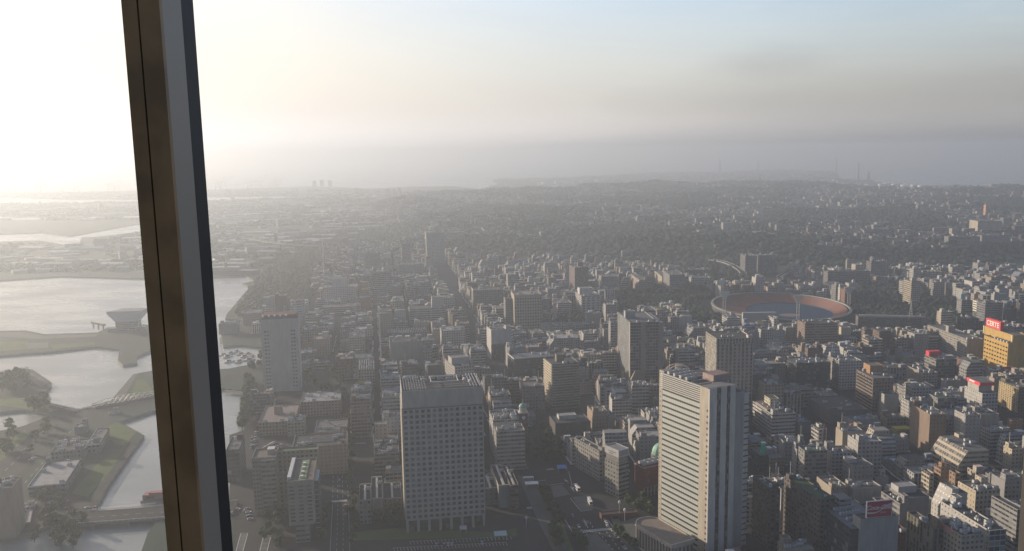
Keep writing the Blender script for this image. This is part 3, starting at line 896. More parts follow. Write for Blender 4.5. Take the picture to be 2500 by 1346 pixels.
 ('office_block', 'olive ribbed block with an orange-lit chamfered top', 'the olive ribbed block', 'S4', 1115, 1160, 1190, None, 36, ('x', 900), -9, 'VVVV', (.20, .18, .13), 'd', dict(vis=1346, acs=4)),
 ('office_block', 'glassy grey block with a sunlit top band at the right edge', 'the glassy grey right-edge block', 'S4', 1815, 1000, 1880, None, 34, ('x', 1600), -9, 'CCCS', C['grey'], 'd', dict(vis=1346)),
 ('office_block', 'white lit office with grey cluttered roof left of the glassy right-edge block', None, 'S4', 1470, 845, 1672, None, 26, ('x', 1322), -9, 'PPPM', C['cream'], 'g', dict(acs=6)),
 ('apartment_block', 'slim orange sunlit apartment block in the low jumble', None, 'S4', 1180, 650, 1250, None, 30, ('x', 1125), -6, 'MMMB', (.40, .24, .14), 'g', {}),
 ('apartment_block', 'orange-brown lit block just right of the slim orange one', None, 'S4', 1300, 700, 1345, None, 22, ('x', 1250), -6, 'P', (.36, .24, .16), 'g', {}),
 ('apartment_block', 'cream block with open balconies left of the slim orange block', None, 'S4', 1085, 700, 1125, None, 24, ('x', 1020), -6, 'PPPB', C['cream'], 'g', {}),
 # --- right upper
 ('office_block', 'long dark low building with a white roofline and a lattice aerial', 'the long dark low building', 'S3', 490, 585, 1070, 715, None, 22, 12, 'P', (.14, .13, .12), 'g', dict(vis=800, mast=1)),
 ('city_hall', 'long grey building with rows of windows and a blank right end', 'the long grey window-row building', 'S3', 1385, 770, 1520, None, 30, ('x', 1058), -3, 'NNNP', (.36, .34, .31), 'g', dict(vis=870, top=(1245, 640, 1300, 690))),
 ('office_block', 'white banded block with dark glass front and a red rooftop sign box', 'the banded block with the red sign box', 'S3', 1130, 935, 1300, None, 26, ('x', 1035), -3, 'CCCS', (.26, .25, .24), 'g', dict(redbox=1)),
 ('office_block', 'pale blank-walled block with a lower front wing', 'the pale blank-walled block', 'S3', 885, 915, 985, 1000, None, ('x', 785), -4, 'N', C['beige'], 'b', {}),
 ('office_block', 'cream office below the pale blank-walled block', None, 'S3', 1020, 1045, 1142, 1165, None, ('x', 885), -4, 'PPPM', C['beige'], 'd', dict(acs=8)),
 ('office_block', 'cream low block with a sign on its lit wall', None, 'S3', 740, 910, 800, 990, None, ('x', 672), -4, 'M', C['cream'], 'g', {}),
 ('office_block', 'white block with a red and white rooftop sign', 'the white block with the red rooftop sign', 'S3', 1510, 1215, 1640, None, 26, ('x', 1365), -4, 'PPPM', C['white'], 'g', dict(redsign=1, vis=990)),
 ('office_block', 'dark office whose side is a sunlit lattice of small windows', 'the sunlit lattice office', 'S3', 1810, 1165, 1900, None, 30, ('x', 1650), -4, 'PPPC', (.20, .17, .11), 'g', dict(latt=1, vis=1030)),
 ('office_block', 'pinkish white block with sunlit vertical ribs', None, 'S3', 390, 765, 492, 850, None, ('x', 250), -3, 'VPPV', C['cream'], 'g', dict(top=(415, 665, 490, 730))),
 ('apartment_tower', 'tall cream slab with close horizontal bands above the park trees', 'the tall cream banded slab', 'S3', 928, 290, 1005, 500, None, ('x', 862), -2, 'PPPB', C['cream'], 'g', {}),
 ('apartment_tower', 'thin white balcony tower just left of the tall cream banded slab', None, 'S3', 858, 290, 866, 430, None, ('x', 825), -2, 'B', C['white'], 'g', {}),
 ('apartment_tower', 'blue-grey balcony tower right of the tall cream banded slab', None, 'S3', 1110, 300, 1200, 440, None, ('x', 1088), -2, 'PPPB', C['pale'], 'g', {}),
 ('apartment_tower', 'yellowish balcony block behind the tall cream banded slab', None, 'S3', 1060, 215, 1180, 290, None, ('x', 998), -2, 'PPPB', C['cream'], 'g', {}),
 ('office_block', 'dark long slab with horizontal bands behind the stadium', None, 'S3', 240, 215, 590, 330, None, 22, -3, 'S', C['mid'], 'd', {}),
 ('apartment_tower', 'dark tower with white notched left edge behind the stadium', None, 'S3', 597, 130, 740, 290, None, ('x', 556), -3, 'PPPB', C['mid'], 'd', {}),
 ('office_block', 'dark block with bright lit bands near the park on the right', None, 'S3', 1500, 460, 1535, 640, None, ('x', 1435), -3, 'CCCS', (.13, .13, .13), 'd', dict(litL=1)),
 ('office_block', 'wide grey banded block behind the red roof sign', None, 'S3', 1535, 470, 1682, 680, None, 22, -3, 'S', (.22, .22, .24), 'g', {}),
 ('office_tower', 'dark tower with four bright window panels behind the red sign', None, 'S3', 1710, 520, 1790, 690, None, ('x', 1682), -3, 'NNNS', (.075, .07, .075), 'd', {}),
 ('office_tower', 'dark reddish tower cut by the right edge', None, 'S3', 1820, 470, 1900, 700, None, ('x', 1786), -3, 'NNNS', (.10, .075, .075), 'd', {}),
 ('office_block', 'dark glass cube left of the yellow building', None, 'S3', 1365, 600, 1480, 760, None, 22, -3, 'C', C['dark'], 'd', {}),
 ('office_block', 'lit narrow block carrying a blue and an orange rooftop board', None, 'S3', 1340, 450, 1430, 590, None, ('x', 1300), -3, 'SPPP', C['grey'], 'g', dict(boards=1)),
 ('office_block', 'small dark office with a round gable in the right foreground jumble', None, 'S4', 1770, 500, 1860, None, 24, ('x', 1700), -6, 'PPPM', C['cream'], 'g', {}),
 ('office_block', 'white house front lit warmly at the far right', None, 'S4', 1765, 260, 1860, None, 16, ('x', 1732), -6, 'M', (.40, .25, .15), 'g', {}),
 ('office_block', 'arched grey mall roof with a big frame gate', None, 'S3', 1215, 1110, 1380, 1210, None, ('x', 1170), -4, 'N', C['grey'], 'n', {}),
 # hills
 ('hospital', 'long cream hospital glowing on the hill at the right', None, 'Q2', 2150, 500, 2330, None, 62, ('x', 2085), -2, 'PPPM', C['cream'], 'g', {}),
 ('apartment_block', 'wide banded block on the wooded hill at the right', None, 'Q2', 1925, 620, 2165, None, 52, 20, -2, 'S', C['grey'], 'g', {}),
 ('apartment_block', 'second long flat block further right on the wooded hill', None, 'Q2', 2180, 610, 2390, None, 52, 20, -2, 'P', C['grey'], 'g', {}),
 ('apartment_tower', 'small orange-lit tower alone on the far hill', None, 'Q2', 2210, 378, 2228, None, 75, ('x', 2193), -2, 'N', (.60, .33, .18), 'g', {}),
 ('school_building', 'long pale school on the left part of the hill', None, 'Q2', 205, 512, 330, None, 60, 20, -2, 'P', C['pale'], 'g', {}),
]


def hero(sp):
    name, label, short, reg, X, Y, XR, base, h, dep, ang, st, col, roof, ex = sp
    if base is None and h is None: h = 30
    A, u, v, w, h = solve(reg, X, Y, XR, base, h, ang)
    if isinstance(dep, tuple):
        d = backdepth(A, u, v, w, reg, dep[1])
        if not 5 < d < 120: print('DEPTH?', label, round(d, 1)); d = 20
    else: d = dep
    if not 3 < w < 120 or not 5 < h < 130: print('SIZE?', label, round(w, 1), round(h, 1))
    c = A + v * w / 2 + u * d / 2
    a = -radians(ang)
    rnd = random.Random(label)
    zg = max(0, hz(c[0], c[1]) - 1) if c[1] > 1850 else 0
    hh = h
    rc = ROOFC[roof]
    kit = rand_kit(w, d, h, rnd) if not ex.get('top') and not ex.get('pent') and not ex.get('T2') else []
    for k in range(ex.get('acs', 0)):
        kit.append((rnd.choice(['ac', 'acbig', 'acbig', 'tank' if k % 4 == 0 else 'ac']), rnd.uniform(-w / 2 + 2.5, w / 2 - 2.5), rnd.uniform(-d / 2 + 2, d / 2 - 2), 0))
    s2 = st
    if st == 'G': s2 = 'NPPN'
    slant = ex.get('slant')
    if slant: slant = (slant[0], min(slant[1], h * .5), min(slant[2], w * .5))
    root = building(name, label, c[0], c[1], w, d, hh, a, s2, col, rc, kit, .9, slant, cw=3.3, edge=(.55, .55, .54) if ex.get('edge') else None, rnd=rnd)
    register(c[0], c[1], w, d, a, h, ex.get('vis'), short)
    def loc(x, y, z):   # photo point on a plane at height z -> local
        gx, gy = un(*px(reg, x, y), z)
        dx, dy = gx - c[0], gy - c[1]
        return dx * cos(a) + dy * sin(a), -dx * sin(a) + dy * cos(a)
    if ex.get('top'):
        x0, y0, x1, y1 = ex['top']
        mpx = hypot(*(A[:2])) / FPX * REG[reg][2]
        hh2 = max(4, (y1 - y0) * mpx * .95)
        tw = (x1 - x0) * mpx
        cxl = ((x0 + x1) / 2 - X) / max(1, XR - X) * w - w / 2
        mb = MB(); td = min(d * .6, max(5, tw * .7))
        cxl = max(-w / 2 + tw / 2 + .5, min(w / 2 - tw / 2 - .5, cxl)); tw = min(tw, w - 1)
        mb.box(cxl - tw / 2, cxl + tw / 2, -td / 2, td / 2, h - .9, h + hh2, FAC['M'] if ex.get('lit') else FAC['N'], tuple(min(.6, q * 1.15) for q in col), 'roof', (.3, .3, .3), .5)
        mb.obj('penthouse', root)
        for k in range(3):
            link('cooling_unit', unit('acbig'), root, (rnd.uniform(-w / 2 + 3, w / 2 - 3), -d / 2 + 3 + k, h - .9))
    if ex.get('pent'):
        x0, y0, x1, y1 = ex['pent']
        lx = ((x0 + x1) / 2 - X) / max(1, XR - X) * w - w / 2
        mpx = hypot(*(A[:2])) / FPX * REG[reg][2]; tw = min(w * .9, (x1 - x0) * mpx)
        lx = max(-w / 2 + tw / 2 + .4, min(w / 2 - tw / 2 - .4, lx))
        mb = MB(); mb.box(lx - tw / 2, lx + tw / 2, 0, min(d * .45, 9), h - .9, h + max(2.5, (y1 - y0) * mpx * .6), FAC['N'], (.5, .5, .48), 'roof', (.4, .4, .4), .3); mb.obj('roof_box', root)
    if ex.get('grid'):
        gc, gr = ex['grid']
        win_grid(root, 'f', w, d, h * .05, h * .93, gc, gr, .5, .5, pier='vh' if st != 'V' else 'v', col=col, cap=90)
    if ex.get('balc'):
        n = ex['balc']
        for k in range(n):
            z = h - 2 - k * (h - 4) / n
            mb = MB()
            mb.box(-w / 2 - 1.3, -w / 2 - .01, -d / 2, d / 2, z - .2, z + .95, 'paint', (.48, .42, .32), bottom=True)
            mb.obj('balcony', root)
            mb = MB(); mb.box(-w / 2 - 1.3, w / 2, -d / 2 - 1.2, -d / 2 - .01, z - .2, z + .75, 'paint', (.25, .24, .22), bottom=True)
            mb.obj('balcony', root)
    if ex.get('fins'):
        for s in (-1, .05):
            mb = MB(); mb.box(w / 2 * s, w / 2 * s + 1.2, -d / 2 + 1, d / 2 - 1, h, h + 8, 'paint', (.6, .6, .6)); mb.obj('roof_fin', root)
    if ex.get('ribs'):
        n = max(3, int(w / 2.5))
        mb = MB()
        for k in range(n):
            x = -w / 2 + (k + .5) * w / n
            mb.box(x - .25, x + .25, -d / 2 + 1, d / 2 - 1, h - .88, h + .3, 'paint', (.5, .5, .48))
        mb.obj('roof_ribs', root)
    if ex.get('well'):
        mb = MB(); mb.box(-w * .3, w * .26, -d * .2, d * .22, h - .88, h - .3, 'paint', (.36, .34, .3), 'roof', (.10, .10, .11)); mb.obj('light_well', root)
    if ex.get('rightpier'):
        mb = MB(); mb.box(w / 2 + .01, w / 2 + 6, -d / 2 + .5, d / 2 - 4, 0, h - 1, FAC['N'], (.33, .31, .29), 'roof', (.3, .3, .3)); mb.obj('side_core', root)
        mb = MB(); mb.box(-w * .12, w * .05, -d / 2 - .5, -d / 2 - .01, 0, h - .5, FAC['N'], (.33, .31, .29)); mb.obj('front_pier', root)
        for s in (-d / 2 + 1.2, d / 2 - 2.2):
            mb = MB(); mb.box(-w / 2 - .5, -w / 2 - .01, s, s + 2.2, 0, h + .2, FAC['N'], (.6, .55, .45)); mb.obj('side_pier', root)
    if ex.get('slab'):
        mb = MB(); mb.box(w * .1, w * .3, -d / 2 - .6, -d / 2 - .01, 0, h + 5, 'paint', (.12, .07, .06)); mb.obj('vertical_slab', root)
    if ex.get('darkbase'):
        mb = MB(); mb.box(-w / 2 - .3, w / 2 + .3, -d / 2 - .3, -d / 2 - .01, 0, h * .52, FAC['P'], (.07, .07, .075)); mb.obj('shop_front', root)
    if ex.get('T2'):
        win_grid(root, 'f', w, d, h * .05, h * .86, 14, 16, .66, .40, mask=lambda c_, r_: c_ in (1, 2, 11, 12), cap=100)
        mb = MB(); mb.box(-w / 2 + 1, w / 2 - 1, -d / 2 + 3, d / 2 - 2, h - .88, h + 4.5, 'paint', (.15, .10, .08), 'roof', (.19, .11, .085)); mb.obj('roof_deck', root)
        mb = MB(); mb.box(-w / 2 + .2, w / 2 - .2, -d / 2 + .3, -d / 2 + 2.6, h - .88, h + 1.5, 'paint', (.07, .07, .07)); mb.obj('roof_screen', root)
        for k in range(9): link('antenna', unit('mast'), root, (w / 2 - 2 - (k % 3) * 1.6 - (k > 5) * 12, -d / 2 + 4 + k * 2, h + (6 if k < 3 else 4)))
        for k in range(5): link('satellite_dish', unit('ball'), root, (-w / 2 + 3 + k * 6.5, -d / 2 + 2.5, h + .5))
        mb = MB()
        for k in range(4):
            mb.bar((w / 2 - 4 + k % 2 * 2.5, -1 + k // 2 * 2.5, h + 4), (w / 2 - 3.2 + k % 2 * 1, -.3 + k // 2, h + 17), .3, 'steel', (.3, .3, .3))
        for z in (6, 9, 12, 15): mb.box(w / 2 - 4.6, w / 2 - 1, -1.4, 2, h + z, h + z + .5, 'steel', (.25, .25, .25))
        mb.obj('aerial_mast', root)
    if ex.get('pentlit'):
        mb = MB(); mb.box(-w * .15, w * .25, d * .02, d * .32, h - .88, h + 8, FAC['P'], (.62, .57, .45), 'roof', (.12, .12, .12), .4); mb.obj('penthouse', root)
        mb = MB(); mb.box(-w * .46, -w * .16, -d * .2, d * .4, h - .88, h + .8, 'paint', (.3, .25, .22), 'roof', (.3, .24, .2)); mb.obj('duct_deck', root)
    if ex.get('strip_left'):
        mb = MB(); mb.box(-w * .2, w * .45, d * .05, d * .45, h - .88, h + 8, FAC['N'], (.42, .24, .13), 'roof', (.2, .2, .2), .4); mb.obj('roof_annex', root)
        for k in range(10):
            z = h - 3.2 - k * 3.4
            mb = MB(); mb.box(-w / 2 - .12, -w / 2 - .004, -d / 2 + 1.2, d / 2 - 1.2, z - .75, z + .75, 'glassdark', (.1, .1, .1), bottom=True); mb.obj('window', root)
    if ex.get('mast'):
        mb = MB(); mb.box(-w * .47, w * .48, -1, 1.5, h + .0, h + 1.6, 'paint', (.45, .45, .45)); mb.obj('roof_ridge', root)
        mb = MB()
        for s in (-1, 1):
            for q in (-1, 1): mb.bar((w * .27 + s * 2, q * 2, h), (w * .27, 0, h + 26), .35, 'steel', (.5, .5, .5))
        for z in (4, 8, 12, 17): mb.box(w * .27 - 1.6 + z * .07, w * .27 + 1.6 - z * .07, -1.6 + z * .07, 1.6 - z * .07, h + z, h + z + .3, 'steel', (.5, .5, .5))
        mb.obj('lattice_aerial', root)
    if ex.get('P'):
        txt('P', root, (-w / 2 - .06, 0, h * .62), 6.5, (0.03, .03, .03), rz=-pi / 2)
    if ex.get('redbox'):
        mb = MB(); mb.box(-w * .48, w * .1, d * .15, d * .45, h - .88, h + 5.5, 'paint', (.55, .02, .03)); mb.obj('sign_box', root)
    if ex.get('redsign'):
        mb = MB(); mb.box(-w * .4, w * .42, -d * .2, d * .42, h - .88, h + 6, FAC['N'], (.5, .48, .44)); mb.obj('penthouse', root)
        mb = MB(); mb.box(-w * .46, w * .46, -d * .3, d * .46, h + 6.01, h + 9.6, 'paint', (.60, .03, .05), 'roof', (.2, .2, .2)); mb.obj('sign_box', root)
        mb = MB(); mb.box(-w * .46 - .08, -w * .46 - .01, 0, d * .3, h + 7.2, h + 8.8, 'paint', (.6, .6, .6)); mb.obj('sign_strip', root)
    if ex.get('redband'):
        mb = MB(); mb.box(-w / 2 - .15, -w / 2 - .01, -d * .2, d / 2 - 1, h - 3.0, h - .2, 'paint', (.42, .18, .17)); mb.obj('sign_band', root)
        for k in range(5): txt('ABEHK'[k] if False else 'I', root, (-w / 2 - .2, d * .34 - k * 2.2, h - 2.4), 1.6, (.55, .08, .08), rz=-pi / 2) if False else None
    if ex.get('latt'):
        win_grid(root, 'l', w, d, h * .1, h * .95, 9, 14, .55, .5, pier='vh', col=(.58, .46, .26), cap=100)
    if ex.get('litL'):
        for k in range(5):
            mb = MB(); mb.box(-w / 2 - .9, -w / 2 - .01, -d / 2 + 1, d / 2 - 1, h - 3 - k * 3.6, h - 1.2 - k * 3.6, 'paint', (.6, .57, .48), bottom=True); mb.obj('balcony', root)
    if ex.get('boards'):
        for dx, cc in ((-w * .3, (.2, .42, .46)), (w * .9, (.55, .30, .14))):
            mb = MB(); mb.box(dx - 3.5, dx + 3.5, -d / 2 + 3, -d / 2 + 3.6, h + 1 if dx < 0 else 0, h + 10, 'paint', cc, bottom=True); mb.obj('sign_board', root)
    return root


def txt(s, parent, loc, size, col, rz=0, shear=0, name='lettering', depth=.06):
    cu = bpy.data.curves.new(name, 'FONT')
    cu.body = s; cu.size = size; cu.extrude = depth; cu.align_x = 'CENTER'; cu.align_y = 'CENTER'; cu.shear = shear
    cu.offset = size * .012
    o = bpy.data.objects.new(name, cu)
    dg = bpy.context.evaluated_depsgraph_get()
    COL.objects.link(o)
    dg.update()
    me = bpy.data.meshes.new_from_object(o.evaluated_get(dg))
    bpy.data.objects.remove(o)
    ca = me.color_attributes.new('Col', 'FLOAT_COLOR', 'CORNER')
    cc = np.ones((len(me.loops), 4), dtype=np.float32); cc[:, :3] = col
    ca.data.foreach_set('color', cc.ravel())
    me.materials.clear(); me.materials.append(MATS['paint'])
    ob = bpy.data.objects.new(name, me)
    COL.objects.link(ob)
    ob.parent = parent
    ob.location = loc
    ob.rotation_euler = (pi / 2, 0, rz)
    return ob


# ------------------------------------------------------------------ landmark: gridded grey tower with low wings
def grid_tower():
    A, u, v, w, h = solve('R6', 92, 168, 690, 1215, None, -9)
    d = 40
    c = A + v * w / 2 + u * d / 2; a = radians(9)
    r = empty('office_tower', (c[0], c[1], 0), a, 'massive grey tower with a grid of square windows and a blank top band', 'building')
    col = (.48, .46, .42)
    mb = MB()
    z0 = 9
    mb.prism([(-w / 2, -d / 2), (w / 2, -d / 2), (w / 2, d / 2), (-w / 2, d / 2)], z0, h, ['f_blank', 'f_punched', 'f_punched', 'f_punched'], col, 'roof', (.09, .09, .10), 1.6)
    mb.box(-w / 2 + 3, w / 2 - 3, -d / 2 + 3, d / 2 - 1, 0, z0, 'f_curtain', (.12, .12, .12))
    mb.obj('wall', r)
    win_grid(r, 'f', w, d, z0 + 1, h - 13.5, 14, 21, .60, .62, pier='vh', col=col, cap=100, proud=.55)
    win_grid(r, 'l', w, d, z0 + 1, h - 13.5, 8, 21, .30, .8, pier='v', col=(.50, .44, .36), cap=0, proud=.5)
    mb = MB(); mb.box(-w / 2 - .56, w / 2 + .1, -d / 2 - .62, -d / 2 - .01, h - 13.45, h - 12.9, 'paint', (.06, .06, .06)); mb.obj('top_joint', r)
    for k in range(8):
        x = -w / 2 + 1 + k * (w - 2) / 7
        mb = MB(); mb.box(x - .9, x + .9, -d / 2 + .1, -d / 2 + 2, 0, z0, 'f_blank', col); mb.obj('column', r)
    mb = MB()
    for k in range(9): mb.bar((-w / 2 + 2 + k * 1.9, -d / 2 + 1.5, h + .3), (-w / 2 + 2 + k * 1.9, d / 2 - 1.5, h + .3), .22, 'steel', (.45, .45, .45))
    for k in range(4): mb.bar((w / 2 - 2 - k * 2.2, -d / 2 + 1.5, h + .6), (w / 2 - 2 - k * 2.2, d / 2 - 1.5, h + .6), .35, 'steel', (.45, .45, .45))
    for q in ((-.12, -.1, .22, -.1), (-.12, .3, .22, .3), (-.12, -.1, -.12, .3), (.22, -.1, .22, .3)):
        mb.bar((q[0] * w, q[1] * d, h + 1.2), (q[2] * w, q[3] * d, h + 1.2), .5, 'steel', (.5, .5, .48))
    for k in range(4): mb.bar((-w / 2 + 3, -d / 2 + 4 + k * 5, h + .8), (w / 2 - 3, -d / 2 + 4 + k * 5, h + .8), .2, 'steel', (.35, .35, .35))
    mb.obj('roof_frame', r)
    for p in ((.30, -.05), (.36, -.2)): link('satellite_dish', unit('ball'), r, (p[0] * w, p[1] * d, h - 1.6))
    for k in range(8): link('cooling_unit', unit('acbig'), r, (-w / 2 + 5 + k * 6.3, d / 2 - 5 - (k % 3) * 3, h - 1.6))
    register(c[0], c[1], w, d, a, h, 1310, 'the gridded grey tower')
    # low wings left and right: separate buildings
    W = [('R4', 1075, 975, 1163, 1150, 34, 'P', (.25, .24, .23), 'low dark-roofed wing with pale edges, farthest left of the gridded grey tower'),
         ('R4', 1167, 960, 1250, 1115, 46, 'N', (.36, .35, .33), 'tall blank-fronted wing with a dark roof left of the gridded grey tower'),
         ('R4', 1253, 962, 1392, 1065, 34, 'M', (.27, .26, .24), 'low courtyard wing touching the left side of the gridded grey tower'),
         ('R6', 700, 885, 803, 1010, 30, 'M', (.27, .26, .24), 'low courtyard wing touching the right side of the gridded grey tower'),
         ('R6', 806, 862, 892, 1030, 46, 'N', (.34, .33, .31), 'blank-fronted wing with pale roof beams right of the gridded grey tower'),
         ('R6', 895, 862, 955, 1040, 44, 'S', (.17, .10, .10), 'dark reddish side block beyond the blank-fronted right wing')]
    for reg, X, Y, XR, b, dd, st, cl, lb in W:
        A, u, v, w2, h2 = solve(reg, X, Y, XR, b, None, -9)
        c2 = A + v * w2 / 2 + u * dd / 2
        rr = empty('low_wing', (c2[0], c2[1], 0), a, lb, 'building')
        mb = MB(); mb.prism([(-w2 / 2, -dd / 2), (w2 / 2, -dd / 2), (w2 / 2, dd / 2), (-w2 / 2, dd / 2)], 0, h2, FAC[st], cl, 'roof', (.07, .07, .075), 1.4, thick=.9); mb.obj('wall', rr)
        mb = MB(); mb.box(-.8, .8, -dd / 2 + 2, dd / 2 - 2, h2 - 1.39, h2 - .2, 'paint', (.3, .29, .27)); mb.obj('roof_beam', rr)
        link('cooling_unit', unit('acbig'), rr, (w2 * .25, dd * .2, h2 - 1.4))
        register(c2[0], c2[1], w2, dd, a, h2, None, None)


# ------------------------------------------------------------------ landmark: banded white tower
def banded_tower():
    h = 119.0
    ang = -28.5
    A, u, v, w, _ = solve('P', 1728.6, 949, 1792.5, None, h, ang)
    L = backdepth(A, u, v, w, 'P', 1612)
    a = -radians(ang)
    r = empty('office_tower', (A[0], A[1], 0), a, 'tall white tower with thin dark floor bands and a pale blank corner pier', 'building')
    y1 = backdepth(A, u, v, w, 'P', 1709)       # end of the blank pier on the left face
    col = (.60, .58, .50)
    print('TOWER', w, L, y1)
    mb = MB()   # blank corner pier
    mb.box(0, w * .62, 0, y1, 0, h, 'f_blank', (.58, .52, .42), 'roof', (.3, .3, .3)); mb.obj('corner_pier', r)
    mb = MB()
    x = 2.2
    m, g, bs = newmat('panel')
    uv = g.n('ShaderNodeUVMap'); sp = g.n('ShaderNodeSeparateXYZ'); g.t.links.new(uv.outputs[0], sp.inputs[0])
    fu = g.m('FRACT', sp.outputs[0]); fv = g.m('FRACT', sp.outputs[1])
    ln = g.m('MAXIMUM', g.m('LESS_THAN', fu, .07), g.m('LESS_THAN', g.m('FRACT', g.m('MULTIPLY', fv, 4)), .10))
    nz = g.noise(sp.outputs[1] if False else None, 3, 2)
    g.put(bs.inputs['Base Color'], g.mix(g.m('MULTIPLY', ln, .6), (.46, .49, .46, 1), (.14, .15, .15, 1)))
    bs.inputs['Roughness'].default_value = .38
    zt = h - 13
    nf = 26
    fh = zt / nf
    poly = [(x, y1 + .9), (24, y1 + .9), (24, L), (x, L)]
    mb.prism(poly, 0, h - .6, ['f_blank', 'f_strip', 'f_blank', 'panel'], (.2, .2, .2), 'roof', (.14, .15, .15), .8, cw=2.4, fh=fh)
    mb.obj('wall', r)
    for k in range(nf + 1):
        mb = MB(); mb.box(x - .3, x - .004, y1 + 1.0, L - .2, k * fh + .02, k * fh + 1.2, 'paint', (.014, .014, .012), bottom=True); mb.obj('shade_band', r)
    mb = MB(); mb.box(x - .2, x - .004, y1 + 1.0, L - .1, zt + 1.2, h - .7, 'paint', (.03, .03, .03), bottom=True); mb.obj('louvre_backing', r)
    for k in range(8):
        mb = MB(); z = zt + 1.6 + k * 1.45
        mb.box(x - 1.1, x - .21, y1 + 1.0, L + 1.0, z, z + .5, 'paint', (.50, .50, .47), bottom=True); mb.obj('louvre_slat', r)
    mb = MB(); mb.box(x + 1, x + 9, L + .01, L + 5, 0, h + .4, 'f_small', (.55, .50, .42), 'roof', (.3, .3, .3)); mb.obj('rear_core', r)
    # front: alternating piers and glazed recesses
    segs = [(0, .28, .58, 'f_blank'), (.28, .44, 0, 'f_curtain'), (.44, .66, .5, 'f_blank'), (.66, .80, 0, 'f_curtain'), (.80, 1.0, .4, 'f_blank')]
    for s0, s1, out, mt in segs:
        mb = MB()
        mb.box(w * .62 if False else w * s0 + .02, w * s1 - .02, -1.2 - out, -.01, 0, h - .2, mt, (.70, .66, .59) if mt == 'f_blank' else (.10, .13, .13), 'roof', (.3, .3, .3), cw=2, fh=fh)
        mb.obj('front_pier' if mt == 'f_blank' else 'glazed_strip', r)
    for k in range(nf):
        mb = MB(); mb.box(-.25, -.01, .0, .8, k * fh + 1.2, k * fh + 2.6, 'paint', (.16, .05, .05), bottom=True); mb.obj('corner_vent', r) if k < 26 else None
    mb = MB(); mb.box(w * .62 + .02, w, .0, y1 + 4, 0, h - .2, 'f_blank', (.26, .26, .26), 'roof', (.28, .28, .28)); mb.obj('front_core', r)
    # right wing, lower, set back
    hw = 112
    B0, _, _, _, _ = solve('P', 1794, 972, 1837, None, hw, ang)
    lx = (B0 - A) @ v; ly = (B0 - A) @ u
    _, _, _, ww, _ = solve('P', 1794, 972, 1822, None, hw, ang)
    ly = max(1.0, min(ly, 12))
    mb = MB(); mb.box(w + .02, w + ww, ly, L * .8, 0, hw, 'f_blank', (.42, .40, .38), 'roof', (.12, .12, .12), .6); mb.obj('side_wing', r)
    mb = MB(); mb.box(w + ww + .02, w + ww + 4.6, ly, L * .8, 0, hw - 1, 'f_blank', (.66, .62, .56), 'roof', (.2, .2, .2)); mb.obj('fin_core', r)
    for k in range(nf):
        z = k * fh + .6
        if z > hw - 3: break
        mb = MB(); mb.box(w + ww + .4, w + ww + 5.4, ly - .7, ly - .01, z, z + .6, 'paint', (.03, .03, .03), bottom=True); mb.obj('sun_fin', r)
    mb = MB(); mb.box(w * .62 + 2, w * .62 + 16, y1 + 5, y1 + 16, h - 1.3, h + 3.6, 'f_blank', (.46, .36, .32), 'roof', (.36, .27, .25)); mb.obj('roof_plant', r)
    mb = MB(); mb.box(24.01, w + ww + 2, L * .55, L, 0, h - 1.2, 'f_blank', (.2, .2, .2), 'roof', (.13, .135, .14), .6); mb.obj('rear_block', r)
    for k in range(14): link('cooling_unit', unit('acbig'), r, (6 + (k % 4) * 4.6, L - 4 - (k // 4) * 6.5, h - 1.4))
    for k in range(5): mb = MB(); mb.bar((3, y1 + 4 + k * 8, h), (22, y1 + 4 + k * 8, h), .35, 'steel', (.4, .4, .4)); mb.obj('roof_beam', r)
    cx = A + v * 18 + u * L / 2
    register(cx[0], cx[1], 44, L + 4, a, h, 1346, 'the banded white tower')


# ------------------------------------------------------------------ old bank with a round columned front
def old_bank():
    z = 17
    cx, cy = un(1600, 1283, z)
    a = radians(28.5)
    r = empty('old_bank', (cx, cy, 0), a, 'old stone bank with a rounded front of tall columns at the foot of the tower', 'building')
    R = 9.5
    L = 30
    col = (.62, .53, .42)
    pts = [(R * cos(t), R * sin(t) * 1.0) for t in np.linspace(pi / 2, 3 * pi / 2, 15)]
    # rounded end points away to the left-back, hall runs toward the camera on the right
    def outline(k=1.0, s=1.0):
        P = []
        for t in np.linspace(0, pi, 15): P.append((R * k * cos(t), 6 + R * k * sin(t)))
        P.append((-R * k, -L)); P.append((R * k, -L))
        return P
    mb = MB(); mb.prism(outline(.86), 0, z - 2.5, 'f_ribs', (.42, .36, .28), cw=3.2, fh=14)
    mb.obj('wall', r)
    mb = MB(); mb.prism(outline(1.04), z - 2.5, z, 'f_blank', col, 'roof', (.34, .29, .25), .9, bottom=True, thick=.8); mb.obj('cornice', r)
    mb = MB(); mb.prism(outline(1.04), 0, 1.6, 'f_blank', col); mb.obj('plinth', r)
    P = []
    for t in np.linspace(.1, pi - .0, 10): P.append((R * .97 * cos(t), 6 + R * .97 * sin(t)))
    for k in range(9): P.append((-R * .97, 2.7 - k * 3.2))
    mb = MB(); mb.cyl(0, 0, .62, 1.6, z - 2.5, 'f_blank', col, 8, .52); mb.box(-.8, .8, -.8, .8, z - 3.1, z - 2.51, 'paint', col)
    me = mb.data('column')
    for x, y in P: link('column', me, r, (x, y, 0))
    register(cx, cy - 6, 22, 42, a, z, 1346, 'the old columned bank')


